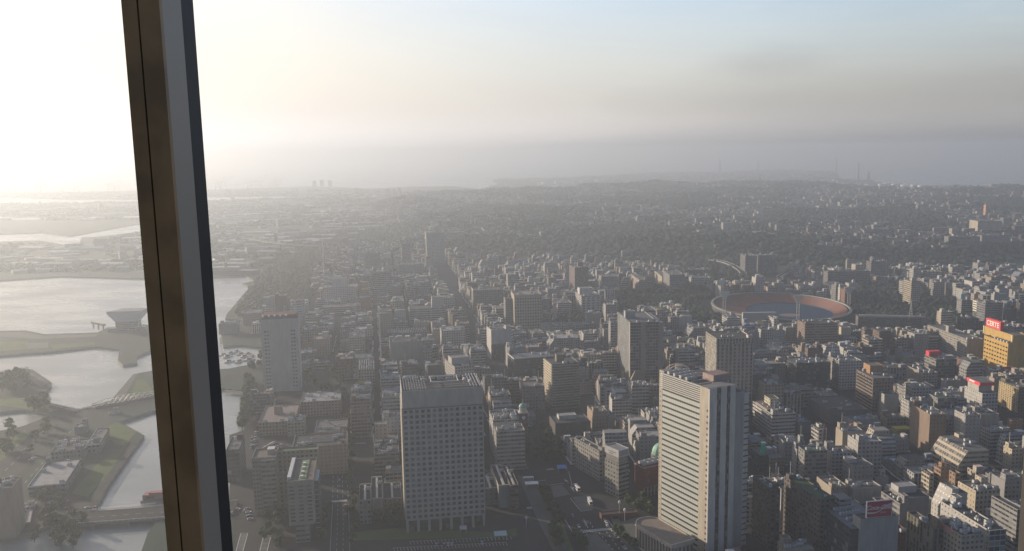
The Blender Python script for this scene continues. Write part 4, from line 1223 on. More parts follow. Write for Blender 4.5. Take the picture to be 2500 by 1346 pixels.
# ------------------------------------------------------------------ soft drink sign on its white slab
def sign_building():
    A, u, v, w, h = solve('S4', 568, 1078, 832, None, 46, -9)
    a = radians(9)
    r = empty('office_block', (A[0], A[1], 0), a, 'dark glass office with a white end slab under the red drink sign', 'building')
    mb = MB(); mb.box(-4.2, w, 0, 9, 0, h, 'f_blank', (.36, .36, .35), 'roof', (.12, .12, .12), .8); mb.obj('end_slab', r)
    L = backdepth(A, u, v, w, 'S4', 330)
    mb = MB(); mb.prism([(-9, 2), (-4.22, 2), (-4.22, 9.01), (w - 3, 9.01), (w - 3, 52), (-9, 52)], 0, h - 7, ['f_curtain', 'f_blank', 'f_blank', 'f_curtain', 'f_blank', 'f_curtain'], (.07, .075, .08), 'roof', (.26, .28, .30), .9); mb.obj('wall', r)
    for k in range(9): link('cooling_unit', unit('acbig'), r, (-2 + (k % 3) * 5, 16 + (k // 3) * 5 + k, h - 8))
    mb = MB(); mb.box(1, 9, 34, 44, h - 7.9, h - 1, 'f_strip', (.4, .4, .4), 'roof', (.3, .3, .3)); mb.obj('penthouse', r)
    # sign is on the slab, a thing of its own
    sw = w * .77; sh = 10.2
    s = empty('drink_sign', (A[0], A[1], h - .3), a, 'big red rooftop billboard with white script lettering and a wave', 'sign')
    mb = MB(); mb.box(0, sw, .6, 1.3, .8, .8 + sh, 'paint', (.30, .012, .035), bottom=True); mb.obj('panel', s)
    mb = MB()
    mb.box(-.35, -.01, .4, 1.5, .5, 1.1 + sh, 'paint', (.75, .72, .70), bottom=True); mb.box(sw + .01, sw + .35, .4, 1.5, .5, 1.1 + sh, 'paint', (.55, .5, .5), bottom=True)
    mb.box(-.01, sw + .01, .4, 1.5, .8 + sh + .01, 1.1 + sh, 'paint', (.6, .5, .52), bottom=True); mb.box(-.01, sw + .01, .4, 1.5, .5, .79, 'paint', (.5, .38, .4), bottom=True); mb.obj('frame', s)
    txt('Coca-Cola', s, (sw * .47, .55, .8 + sh * .60), sh * .40, (.58, .56, .56), shear=.45)
    txt('Coke', s, (sw * .66, .55, .8 + sh * .27), sh * .17, (.45, .40, .42), shear=.3)
    mb = MB()
    n = 26
    for k in range(n):
        t0, t1 = k / n, (k + 1) / n
        f = lambda t: (.02 + .96 * t, .30 - .05 * sin(t * 3.2) + .5 / (1 + math.exp(-(t - .62) * 9)) * 1.0)
        wd = lambda t: .045 + .035 * abs(.5 - t)
        (x0, z0), (x1, z1) = f(t0), f(t1)
        mb.face([(x0 * sw, .56, .8 + sh * (z0 - wd(t0))), (x1 * sw, .56, .8 + sh * (z1 - wd(t1))), (x1 * sw, .56, .8 + sh * (z1 + wd(t1) * .6)), (x0 * sw, .56, .8 + sh * (z0 + wd(t0) * .6))], 'paint', (.50, .46, .47))
    mb.obj('wave_stripe', s)
    mb = MB()
    for k in range(5): mb.bar((sw * (k + .5) / 5, 1.5, 0), (sw * (k + .5) / 5, 1.5, sh), .3); mb.bar((sw * (k + .5) / 5, 5, 0), (sw * (k + .5) / 5, 1.5, sh * .8), .25)
    mb.obj('sign_scaffold', s)
    c = A + v * w / 2 + u * 26
    register(c[0], c[1], w + 8, 54, a, h, 1346, 'the red drink sign')


def yellow_building():
    A, u, v, w, h = solve('S3', 1722, 805, 1900, None, 40, -3)
    d = backdepth(A, u, v, w, 'S3', 1525); a = radians(3)
    c = A + v * w / 2 + u * d / 2
    r = empty('shop_building', (c[0], c[1], 0), a, 'bright yellow building with five rows of small square windows', 'building')
    mb = MB(); mb.box(-w / 2, w / 2, -d / 2, d / 2, 0, h, 'f_blank', C['yellow'], 'roof', (.18, .18, .18), .9)
    mb.obj('wall', r)
    win_grid(r, 'l', w, d, h * .3, h * .93, 9, 5, .6, .38, cap=100)
    mb = MB(); mb.box(-w / 2 + 8, w / 2 - 1, -d / 2 + 4, d / 2 + 16, h - .88, h + 9, 'f_blank', (.60, .40, .12), 'roof', (.2, .2, .2), .8); mb.obj('upper_storey', r)
    mb = MB(); mb.box(-w / 2 + 7.5, -w / 2 + 7.99, -d / 2 + 5, -d / 2 + 6, h, h + 9.2, 'paint', (.65, .62, .5)); mb.obj('corner_fin', r)
    mb = MB(); mb.box(-w / 2 + 7.5, -w / 2 + 7.99, d / 2 + 14, d / 2 + 15, h, h + 9.2, 'paint', (.65, .62, .5)); mb.obj('corner_fin', r)
    for k in range(5): link('cooling_unit', unit('acbig'), r, (-w / 2 + 4, -d / 2 + 6 + k * 6, h - .9))
    register(c[0], c[1], w, d, a, h, 895, 'the yellow building')
    s = empty('roof_sign', (c[0], c[1], 0), a, 'red rooftop sign with large white capitals above the yellow building', 'sign')
    x = -w / 2 + 8.6; y0 = d / 2 - 18; y1 = d / 2 + 12; zb = h + 9.2
    mb = MB(); mb.box(x, x + 5, y0, y1, zb, zb + 10.5, 'paint', (.60, .035, .055), bottom=True); mb.obj('panel', s)
    mb = MB()
    for k in range(7): mb.box(x - .16, x - .01, y0 + 1 + k * (y1 - y0 - 2) / 6 - .25, y0 + 1 + k * (y1 - y0 - 2) / 6 + .25, zb + .3, zb + 10.2, 'paint', (.65, .18, .16), bottom=True)
    mb.obj('stripe', s)
    txt('CERTE', s, (x - .3, (y0 + y1) / 2, zb + 5.1), 8.6, (.78, .72, .62), rz=-pi / 2, depth=.12)


def corner_sign_block():
    # two-faced corner building with white sign band on top
    h = 38
    ang = -28.5
    A, u, v, w, _ = solve('S2', 205, 512, 292, None, h, -33)
    A, u, v, w, h = solve('S2', 205, 512, 292, 905, None, -33)
    d = backdepth(A, u, v, w, 'S2', 90); a = radians(33)
    w = min(w, 22)
    c = A + v * w / 2 + u * d / 2
    r = empty('office_block', (c[0], c[1], 0), a, 'corner office with stacked window rows and a white sign band round its top', 'building')
    mb = MB(); mb.prism([(-w / 2, -d / 2), (w / 2, -d / 2), (w / 2, d / 2), (-w / 2, d / 2)], 0, h - 11, ['f_strip', 'f_strip', 'f_blank', 'f_punched'], (.31, .31, .29), 'roof', (.2, .2, .2)); mb.obj('wall', r)
    mb = MB(); mb.box(-w / 2 + .8, w / 2 - .8, -d / 2 + .8, d / 2 - .8, h - 10.99, h - 6, 'f_blank', (.27, .26, .25)); mb.obj('top_storey', r)
    mb = MB(); mb.box(-w / 2, w / 2, -d / 2, d / 2, h - 5.99, h, 'f_blank', (.55, .55, .55), 'roof', (.30, .31, .33), .6, bottom=True); mb.obj('sign_band', r)
    mb = MB()
    for z, k0, k1 in ((h - 3.3, .25, .8), (h - 4.9, .3, .6)):
        mb.box(-w / 2 - .12, -w / 2 - .01, -d * (k1 - .5), -d * (k0 - .5), z, z + .7, 'paint', (.1, .12, .14), bottom=True)
    for z in (h - 1.9, h - 3.2, h - 4.5): mb.box(-w * .4, w * .35, -d / 2 - .12, -d / 2 - .01, z, z + .6, 'paint', (.14, .15, .17), bottom=True)
    mb.obj('sign_writing', r)
    register(c[0], c[1], w, d, a, h, 1210, 'the corner office with the white sign band')
    # red block
    A, u, v, w, h = solve('S2', 415, 645, 640, 900, None, -28.5)
    d = backdepth(A, u, v, w, 'S2', 338); w = min(w, 40)
    a = radians(28.5)
    c = A + v * w / 2 + u * d / 2
    r = empty('office_block', (c[0], c[1], 0), a, 'red brick block with a pale string course beside the white tower', 'building')
    mb = MB(); mb.box(-w / 2, w / 2, -d / 2, d / 2, 0, h, 'f_small', C['red'], 'roof', (.16, .17, .18), .9); mb.obj('wall', r)
    mb = MB(); mb.box(-w / 2 - .3, w / 2, -d / 2 - .3, -d / 2 - .01, h - 1.6, h - .9, 'paint', (.42, .34, .30)); mb.box(-w / 2 - .3, -w / 2 - .01, -d / 2, d / 2, h - 1.6, h - .9, 'paint', (.42, .34, .30)); mb.obj('string_course', r)
    mb = MB(); mb.box(-w / 2 - .2, w / 2, -d / 2 - .2, -d / 2 - .01, 0, 8, 'f_ribs', (.35, .31, .28)); mb.obj('ground_floor', r)
    for k in range(10): link('cooling_unit', unit('acbig'), r, (-w / 2 + 4 + (k % 5) * 5, -d / 2 + 4 + (k // 5) * 5, h - .9))
    register(c[0], c[1], w, d, a, h, 1220, 'the red brick block')


def canal_block():
    # L-shaped beige pair with planted roofs
    a = radians(9)
    for (reg, X, Y, XR, b, dd, lb, nm, green) in (
        ('R4', 285, 660, 460, 1090, 22, 'tall beige slab with rows of balconies behind the planted roof wing', 'court_building', 0),
        ('R4', 545, 832, 737, 1300, 46, 'beige wing with a green planted roof and glass stair bays', 'court_building', 1)):
        A, u, v, w, h = solve(reg, X, Y, XR, b, None, -9)
        c = A + v * w / 2 + u * dd / 2
        r = empty(nm, (c[0], c[1], 0), a, lb, 'building')
        col = (.37, .34, .27)
        mb = MB(); mb.box(-w / 2, w / 2, -dd / 2, dd / 2, 0 if not green else 14, h, 'f_blank', col, 'roof', (.24, .20, .18), 1.0); mb.obj('wall', r)
        if green:
            mb = MB(); mb.box(-w / 2 + 4, w / 2 - 4, -dd / 2 + 1.5, dd / 2 - 1, 0, 13.99, 'f_strip', (.33, .30, .26)); mb.obj('base_storeys', r)
            win_grid(r, 'f', w, dd, 16, h - 3, 3, 10, .55, .42, mask=lambda q, k: True)
            mb = MB(); mb.box(-w * .08, w * .22, -dd / 2 + 2, dd / 2 - 2, h - .98, h - .5, 'grass', (.1, .15, .05)); mb.obj('roof_garden', r)
            mb = MB(); mb.box(-w / 2 - .4, -w / 2 + 2.2, -dd / 2 + 5, dd / 2, h - .98, h + 1.2, 'paint', (.46, .46, .46)); mb.obj('pipe_rack', r)
            for k in range(4): mb = MB(); mb.box(-w * .02, w * .1, -dd / 2 + 6 + k * 9, -dd / 2 + 8.5 + k * 9, h - .49, h + .9, 'paint', (.55, .55, .52)); mb.obj('skylight', r)
            mb = MB(); mb.box(w / 2 + .01, w / 2 + 3, -dd / 2 + 8, -dd / 2 + 30, 4, h - 4, 'f_curtain', (.3, .33, .36)); mb.obj('stair_bay', r)
        else:
            mb = MB(); mb.box(w / 2 + .01, w / 2 + 31, 2, dd / 2, 0, h - .5, 'f_punched', col, 'roof', (.20, .25, .14), 1.0); mb.obj('rear_wall', r)
            win_grid(r, 'f', w, dd, 4, h - 2, 8, 12, .6, .36)
            mb = MB(); mb.box(-w * .1, w * .48, -dd / 2 - 3, -dd / 2 - .01, 2, h - 1.5, 'f_strip', col); mb.obj('front_bay', r)
            mb = MB(); mb.box(w * .1, w * .4, -2, 5, h - .98, h + 3, 'f_blank', (.5, .48, .42)); mb.obj('penthouse', r)
        register(c[0] + (15 if not green else 0), c[1], w + (30 if not green else 0), dd, a, h, 1330, 'the planted roof wing' if green else 'the tall beige slab')


# ------------------------------------------------------------------ stadium
def stadium():
    cx, cy = un(1903, 746, 12)
    r = empty('stadium', (cx, cy, 0), 0, 'round open stadium with orange seats and a dark blue field', 'stadium')
    RX, RY = 110, 132
    N = 72
    def ring(mb, r0, z0, r1, z1, mat, col, a0=0, a1=N, colf=None):
        for i in range(a0, a1):
            t, s = 2 * pi * i / N, 2 * pi * (i + 1) / N
            cc = colf(i) if colf else col
            o0 = 16 * max(0, min(1, (RX - 6 - r0[0]) / (RX - 6 - 70))); o1 = 16 * max(0, min(1, (RX - 6 - r1[0]) / (RX - 6 - 70)))
            mb.face([(o0 + r0[0] * cos(t), r0[1] * sin(t), z0), (o0 + r0[0] * cos(s), r0[1] * sin(s), z0), (o1 + r1[0] * cos(s), r1[1] * sin(s), z1), (o1 + r1[0] * cos(t), r1[1] * sin(t), z1)], mat, cc)
    seat = (.14, .062, .048)
    fld = (70, 84)
    mb = MB()
    steps = 14
    for k in range(steps):
        f0, f1 = k / steps, (k + 1) / steps
        r0 = (fld[0] + (RX - 6 - fld[0]) * f0, fld[1] + (RY - 6 - fld[1]) * f0); r1 = (fld[0] + (RX - 6 - fld[0]) * f1, fld[1] + (RY - 6 - fld[1]) * f1)
        z = 2.2 + 10 * f0 ** 1.2; z2 = 2.2 + 10 * f1 ** 1.2
        rs = random.Random(k)
        cf = lambda i: tuple(c_ * (.62 if i % 6 == 0 else rs.uniform(.9, 1.1)) for c_ in seat)
        ring(mb, r1, z, r0, z, 'matt', seat, colf=cf)
        ring(mb, r1, z2, r1, z, 'paint', (.22, .10, .08))
    mb.obj('stand', r)
    mb = MB(); ring(mb, (RX - 1, RY - 1), 0, (RX + 1, RY + 1), 11.9, 'f_ribs', (.10, .10, .10)); mb.obj('outer_wall', r)
    mb = MB()
    ring(mb, (RX + 1.5, RY + 1.5), 13.2, (RX - 2.2, RY - 2.6), 13.6, 'matt', (.17, .19, .17)); ring(mb, (RX + 1.5, RY + 1.5), 11.9, (RX + 1.5, RY + 1.5), 13.2, 'matt', (.32, .32, .30)); ring(mb, (RX - 2.2, RY - 2.6), 13.6, (RX - 2.2, RY - 2.6), 12, 'paint', (.3, .34, .3))
    mb.obj('rim', r)
    mb = MB()
    mb.face([(16 + fld[0] * cos(2 * pi * i / N), fld[1] * sin(2 * pi * i / N), 1.0) for i in range(N)], 'matt', (.006, .032, .075)); mb.obj('field', r)
    mb = MB(); ring(mb, fld, 2.2, fld, 1.0, 'paint', (.03, .07, .12)); mb.obj('field_fence', r)
    mb = MB(); mb.face([(8 + 19 * cos(t) * .9, -30 + 14 * sin(t), 1.05) for t in np.linspace(0, 2 * pi, 24, endpoint=False)], 'paint', (.16, .09, .06)); mb.obj('infield', r)
    # scoreboard
    xb, yb = un(1853, 775, 14); lx, ly = xb - cx, yb - cy
    mb = MB(); mb.box(lx - 26, lx + 26, ly - 3, ly + 3, 4, 22, 'paint', (.30, .31, .30), bottom=True); mb.box(lx - 24, lx + 24, ly + 3.01, ly + 3.2, 7, 20, 'paint', (.03, .03, .03), bottom=True)
    for s in (-20, 0, 20): mb.box(lx + s - 1, lx + s + 1, ly - 1, ly + 1, 0, 4, 'steel', (.3, .3, .3))
    mb.obj('scoreboard', r)
    register(cx, cy, 230, 275, 0, 13, 785, 'the round stadium')
    # light towers: photo x, y of base, y of the head
    for k, (bx, by, ty) in enumerate([(1768, 770, 712), (1762, 722, 684), (1857, 712, 679), (1948, 772, 722), (2027, 718, 688), (2072, 750, 702)]):
        gx, gy = un(bx, by, 6)
        D = hypot(gx, gy)
        d_ = ray(bx, ty); H = CAMZ + d_[2] * D / hypot(d_[0], d_[1])
        lab = ['light mast nearest the left side of the stadium', 'light mast behind the left stand of the stadium', 'light mast behind the middle of the far stand', 'light mast standing in front of the blue field',
               'light mast behind the far right stand', 'light mast outside the right end of the stadium'][k]
        t = empty('light_mast', (gx, gy, 0), atan2(-(cx - gx), (cy - gy)) if False else 0, lab + ', wedge shaped grey head', 'light mast', 'stadium light masts')
        Hh = min(14, H * .3)
        mb = MB(); mb.face([(-9, -.5, H), (9, -.5, H), (2.4, -.5, H - Hh), (-2.4, -.5, H - Hh)][::-1], 'steel', (.42, .44, .42)); mb.face([(-9, .5, H), (9, .5, H), (2.4, .5, H - Hh), (-2.4, .5, H - Hh)], 'steel', (.35, .36, .35))
        mb.face([(-9, -.5, H), (9, -.5, H), (9, .5, H), (-9, .5, H)], 'steel', (.5, .5, .5)); mb.face([(-9, -.5, H), (-9, .5, H), (-2.4, .5, H - Hh), (-2.4, -.5, H - Hh)], 'steel', (.6, .6, .58)); mb.face([(9, .5, H), (9, -.5, H), (2.4, -.5, H - Hh), (2.4, .5, H - Hh)], 'steel', (.3, .3, .3))
        mb.obj('lamp_panel', t)
        mb = MB()
        for s in (-2, 2): mb.bar((s, 0, 0), (s, 0, H - Hh), .9, 'steel', (.42, .43, .42))
        for q in range(5): mb.bar((-2, 0, q * (H - Hh) / 5), (2, 0, (q + 1) * (H - Hh) / 5), .35, 'steel', (.4, .4, .4))
        mb.obj('mast', t)


def clock_tower():
    # brick clock tower with a green dome
    gx, gy = un(*px('R6', 985, 300), 36)
    t = empty('clock_tower', (gx, gy, 0), radians(9), 'brick clock tower with a green copper dome and white clock faces', 'tower')
    mb = MB(); mb.box(-4, 4, -4, 4, 0, 33, 'f_small', (.24, .13, .10), 'roof', (.3, .3, .3)); mb.obj('wall', t)
    mb = MB(); mb.box(-4.3, 4.3, -4.3, 4.3, 33.01, 34, 'paint', (.45, .42, .36)); mb.cyl(0, 0, 3.4, 34, 38, 'paint', (.42, .40, .35), 12); mb.obj('lantern', t)
    mb = MB()
    for k in range(5): mb.cyl(0, 0, 3.8 * cos(k * pi / 10), 38 + 3.9 * sin(k * pi / 10), 38 + 3.9 * sin((k + 1) * pi / 10), 'paint', (.16, .30, .24), 12, max(.1, 3.8 * cos((k + 1) * pi / 10)), cap=False)
    mb.bar((0, 0, 41), (0, 0, 46), .3); mb.obj('dome', t)
    for a in (0, -pi / 2):
        mb = MB()
        mb.face([(1.7 * cos(q), -4.08, 29 + 1.7 * sin(q)) for q in np.linspace(0, 2 * pi, 16, endpoint=False)], 'paint', (.7, .7, .66)); o = mb.obj('clock_face', t, rz=a)
        mb = MB(); mb.bar((0, -4.12, 29), (.3, -4.12, 30.3), .2, 'paint', (.02, .02, .02)); mb.bar((0, -4.12, 29), (-.8, -4.12, 28.6), .2, 'paint', (.02, .02, .02)); o2 = mb.obj('clock_hand', o)
    mb = MB(); mb.box(-16, -4.01, -6, 8, 0, 20, 'f_punched', (.23, .13, .10), 'roof', (.2, .2, .2), .8); mb.obj('hall', t)
    register(gx, gy, 12, 12, 0, 42, 1036, 'the green domed clock tower')
    # green dome beside the white tower
    gx, gy = un(1613, 1090, 30)
    t = empty('museum_dome', (gx, gy, 0), 0, 'green copper dome peeking out left of the white tower', 'building')
    mb = MB(); mb.cyl(0, 0, 8, 0, 24, 'f_ribs', (.36, .33, .28), 16); mb.obj('wall', t)
    mb = MB()
    for k in range(6): mb.cyl(0, 0, 7.4 * cos(k * pi / 12), 24 + 9 * sin(k * pi / 12), 24 + 9 * sin((k + 1) * pi / 12), 'paint', (.14, .33, .25), 16, max(.1, 7.4 * cos((k + 1) * pi / 12)), cap=False)
    mb.obj('dome', t)
    register(gx, gy, 18, 18, 0, 30, None, None)


def lattice_tower():
    gx, gy = un(*px('R5', 1362, 800)); D = hypot(gx, gy)
    x, y = px('R5', 1352, 565); d_ = ray(x, y); H = CAMZ + d_[2] * D / hypot(d_[0], d_[1])
    t = empty('radio_mast', (gx, gy, 0), 0, 'slender pinkish lattice mast with a flared foot', 'mast')
    mb = MB()
    rr = lambda z: 3.0 + 7 * max(0, 1 - z / (H * .33)) ** 2
    n = 18
    for k in range(n):
        z0, z1 = H * k / n, H * (k + 1) / n
        for s in range(4):
            a, b = pi / 4 + s * pi / 2, pi / 4 + (s + 1) * pi / 2
            c = (.5, .40, .37) if k % 2 else (.46, .44, .42)
            p = lambda q, z: (rr(z) * cos(q), rr(z) * sin(q), z)
            mb.bar(p(a, z0), p(a, z1), .8, 'paint', c); mb.bar(p(a, z0), p(b, z1), .4, 'paint', c); mb.bar(p(a, z1), p(b, z1), .5, 'paint', c)
    mb.obj('lattice', t)
    mb = MB()
    for z in (.6, .75, .9): mb.box(-3.6, 3.6, -3.6, 3.6, H * z, H * z + 4, 'paint', (.5, .42, .40), bottom=True)
    mb.obj('platform', t)
    register(gx, gy, 12, 12, 0, H, 790, 'the lattice mast')
    # tall light pole of the waterfront and the slim pole in the city
    for (bx, by, ty, lb, nm, str_) in ((792, 700, 588, 'tall pole with a string of bright lamps by the waterfront hotel', 'lamp_pole', 1), (931, 900, 752, 'slim grey pole topped by a bright ball near the windowless hall', 'lightning_pole', 0)):
        gx, gy = un(bx, by); D = hypot(gx, gy); d_ = ray(bx, ty); H = CAMZ + d_[2] * D / hypot(d_[0], d_[1])
        t = empty(nm, (gx, gy, 0), 0, lb, 'pole')
        mb = MB(); mb.cyl(0, 0, 1.0 if not str_ else .9, 0, H, 'steel', (.42, .42, .42), 8, .5); mb.obj('pole', t)
        if str_:
            for k in range(14): mb = MB(); mb.box(-1.3, 1.3, -1.3, 1.3, H * .32 + k * H * .68 / 14, H * .32 + k * H * .68 / 14 + 1.6, 'paint', (.85, .85, .8), bottom=True); mb.obj('ring_platform', t)
        else: link('ball', unit('ball'), t, (0, 0, H - 2))


def extras():
    # arched glass dome behind the banded tower
    gx, gy = un(1656, 915, 30)
    t = empty('atrium_dome', (gx, gy, 0), radians(5), 'round drum with pale hooped arches behind the striped white tower', 'building')
    mb = MB(); mb.cyl(0, 0, 17, 0, 30, 'f_strip', (.26, .26, .27), 24); mb.obj('drum', t)
    for R_a, col, yy in ((15, (.5, .42, .38), -4), (15, (.5, .42, .38), 4), (9, (.5, .5, .48), -6), (9, (.5, .5, .48), 0)):
        mb = MB()
        for k in range(12):
            q0, q1 = pi * k / 12, pi * (k + 1) / 12
            if 1:
                mb.bar((R_a * cos(q0), yy, 30 + R_a * .75 * sin(q0)), (R_a * cos(q1), yy, 30 + R_a * .75 * sin(q1)), 1.0, 'paint', col)
        mb.obj('hoop', t)
    mb = MB(); mb.cyl(2, 6, 4, 30, 40, 'f_blank', (.42, .37, .33), 12); mb.obj('turret', t)
    register(gx, gy, 36, 36, 0, 30, 960, None)
    # small block with a green column on its roof
    A, u, v, w, h = solve('S2', 1456, 572, 1585, 690, None, -8)
    c = A + v * w / 2 + u * 10
    t = empty('office_block', (c[0], c[1], 0), radians(8), 'small tan block with a dark glass left strip and two white roof boxes', 'building')
    mb = MB(); mb.box(-w / 2, w / 2, -10, 10, 0, h, 'f_small', C['tan'], 'roof', (.3, .3, .3), .8); mb.obj('wall', t)
    mb = MB(); mb.box(-w / 2 - 8, -w / 2 - .01, -8, 10, 0, h + 2, 'f_curtain', (.06, .07, .08), 'roof', (.2, .2, .2)); mb.obj('glass_strip', t)
    for k in (0, 1): mb = MB(); mb.box(-w * .2 + k * w * .45, w * .1 + k * w * .3, 2, 8, h - .79, h + 4, 'f_blank', (.5, .5, .5)); mb.obj('roof_box', t)
    register(c[0] - 3, c[1], w + 12, 22, radians(8), h, 1165, None)
    t = empty('roof_beacon', (c[0] - w / 2 - 2, c[1] - 4, h + 2), 0, 'bright green cylinder standing on a small roof right of the striped tower', 'sign')
    mb = MB(); mb.cyl(0, 0, 2.1, 0, 9, 'paint', (.03, .42, .24), 12); mb.obj('drum', t)
    mb = MB(); mb.cyl(0, 0, 2.3, 9, 9.6, 'paint', (.4, .5, .45), 12); mb.obj('cap', t)
    gx, gy = un(2200, 1058)
    t = empty('yellow_shop', (gx, gy, 0), radians(5), 'tiny yellow roofed shop at the foot of the brown brick block', 'building')
    mb = MB(); mb.box(-8, 8, -5, 5, 0, 6, 'f_strip', (.45, .36, .08), 'roof', (.7, .58, .12), .3); mb.obj('wall', t)
    mb = MB(); mb.box(-8.3, 8.3, -5.4, -5.01, 4.4, 5.6, 'paint', (.5, .42, .1)); mb.obj('fascia', t)
    register(gx, gy, 17, 11, 0, 6, None, None)


extras(); grid_tower(); banded_tower(); old_bank(); sign_building(); yellow_building(); corner_sign_block(); canal_block(); stadium(); clock_tower(); lattice_tower()
for sp in SPEC: hero(sp)
# ------------------------------------------------------------------ more single things on the left shore
SPEC2 = [
 ('exhibition_hall', 'long flat pale-roofed hall on the left island', 'the pale-roofed hall', 'R2', 185, 918, 432, 985, None, 62, -15, 'S', C['mid'], 'w', dict(edge=1)),
 ('plant_building', 'dark block with bulky roof machinery behind the pale-roofed hall', None, 'R2', 335, 690, 560, 745, None, 34, -15, 'P', C['mid'], 'd', dict(acs=12)),
 ('plant_building', 'small cube with a white roof beyond the dark machinery block', None, 'R2', 490, 525, 570, 575, None, 14, -15, 'N', C['grey'], 'w', dict()),
 ('plant_building', 'flat office with white roof edge right of the dark machinery block', None, 'R2', 575, 640, 660, 700, None, 50, -15, 'P', C['mid'], 'g', dict(edge=1)),
 ('office_block', 'plain tan block cut by the left edge of the view', 'the tan block at the left edge', 'R2', -120, 945, 78, 1290, None, 24, -15, 'N', C['tan'], 'd', dict()),
 ('gatehouse', 'small white-roofed gatehouse beside the lower bridge', None, 'R2', 142, 1056, 225, 1080, None, 9, -15, 'P', C['white'], 'w', dict()),
 ('quay_shed', 'narrow pale shed with a long roof next to the gatehouse', None, 'R2', 158, 1158, 200, 1175, None, 34, -25, 'N', C['pale'], 'w', dict()),
 ('pavilion', 'low pavilion with a bright white roof on the small island', None, 'R2', 40, 186, 150, 205, None, 16, -10, 'P', C['grey'], 'w', dict()),
 ('canopy', 'white barrel shaped canopy by the truss bridge', None, 'R2', 718, 436, 790, 445, None, 8, -25, 'N', C['white'], 'w', dict()),
]
for sp in SPEC2: hero(sp)


def terminal():
    # port building whose upper storey flares out above the pier
    z = 18
    cx, cy = un(312, 806, 0)
    r = empty('port_terminal', (cx, cy, 0), radians(8), 'pale port building with a wide flaring faceted top on the pier', 'building'); r.scale = (.88, .88, .88)
    mb = MB(); mb.box(-18, 22, -9, 10, 0, 17, 'f_strip', (.30, .30, .29)); mb.obj('wall', r)
    A = [(-18, -9), (22, -9), (22, 10), (-18, 10)]
    Bq = [(-31, -12), (31, -12), (36, 20), (-12, 24)]
    Cq = [(-31, -11), (30, -11), (35, 19), (-12, 23)]
    mb = MB()
    for i in range(4):
        j = (i + 1) % 4
        mb.face([(*A[i], 17), (*A[j], 17), (*Bq[j], 33), (*Bq[i], 33)], 'paint', (.55, .55, .54))
        mb.face([(*Bq[i], 33), (*Bq[j], 33), (*Cq[j], 37), (*Cq[i], 37)], 'paint', (.42, .42, .41))
    mb.face([(*p, 37) for p in Cq], 'roof', (.36, .36, .36)); mb.obj('flared_storey', r)
    mb = MB(); mb.box(-30, 34, -15, -9.01, 0, 7, 'f_strip', (.3, .3, .3)); mb.obj('front_wing', r)
    link('antenna', unit('mast'), r, (20, 10, 37))
    g = empty('gangway', (cx - 50, cy + 6, 0), radians(-38), 'covered boarding gangway sloping beside the port building', 'gangway')
    mb = MB(); mb.box(-20, 20, -2, 2, 8, 12, 'f_strip', (.42, .36, .30), bottom=True); mb.obj('tunnel', g)
    for s in (-16, 0, 16): mb = MB(); mb.box(s - 1, s + 1, -1, 1, 0, 8, 'steel', (.3, .3, .3)); mb.obj('leg', g)
    register(cx, cy, 90, 50, 0, 30, None, 'the flaring port building')


terminal()


def bridge(p0, p1, width, z, label, truss=None, rail=(.5, .5, .5), h0=0):
    a = un(*p0, z); b = un(*p1, z)
    L = hypot(b[0] - a[0], b[1] - a[1]); ang = atan2(b[1] - a[1], b[0] - a[0])
    r = empty('bridge', (a[0], a[1], 0), ang, label, 'bridge')
    mb = MB(); mb.box(0, L, -width / 2, width / 2, z - 1.6, z, 'f_blank', (.27, .27, .26), 'asphalt', (.06, .06, .06), bottom=True); mb.obj('deck', r)
    for s in (-1, 1):
        y = s * (width / 2 - .2)
        mb = MB(); mb.box(0, L, y - .12, y + .12, z + .9, z + 1.2, 'steel', rail, bottom=True)
        for k in range(int(L / 4) + 1): mb.box(k * 4 - .1, k * 4 + .1, y - .1, y + .1, z, z + .9, 'steel', rail)
        mb.obj('railing', r)
    n = max(2, int(L / 22))
    for k in range(1, n): mb = MB(); mb.box(k * L / n - .8, k * L / n + .8, -width / 2 + 1, width / 2 - 1, -6, z - 1.6, 'stone', (.3, .3, .3)); mb.obj('pier', r)
    if truss:
        for s in (-1, 1):
            mb = MB(); y = s * (width / 2 + .4); m_ = 12
            hh = lambda k: truss * (1 - ((k - m_ / 2) / (m_ / 2)) ** 2 * .75)
            for k in range(m_):
                x0, x1 = L * k / m_, L * (k + 1) / m_
                mb.bar((x0, y, z + hh(k)), (x1, y, z + hh(k + 1)), .5, 'steel', rail); mb.bar((x0, y, z), (x0, y, z + hh(k)), .35, 'steel', rail); mb.bar((x0, y, z), (x1, y, z + hh(k + 1)), .3, 'steel', rail)
            mb.obj('truss', r)
    mb = MB()
    for k in range(int(L / 9)): mb.box(k * 9, k * 9 + 4, -.12, .12, z + .004, z + .02, 'marking')
    mb.obj('lane_marking', r)
    return r


bridge((150, 1268), (575, 1238), 24, 1.6, 'wide road bridge crossing the near canal at lower left')
bridge((228, 992), (385, 962), 11, 2.0, 'pale truss footbridge at the end of the green point', truss=5, rail=(.5, .5, .48))
bridge((60, 973), (190, 1003), 7, 1.5, 'narrow causeway bridge edging the small island')

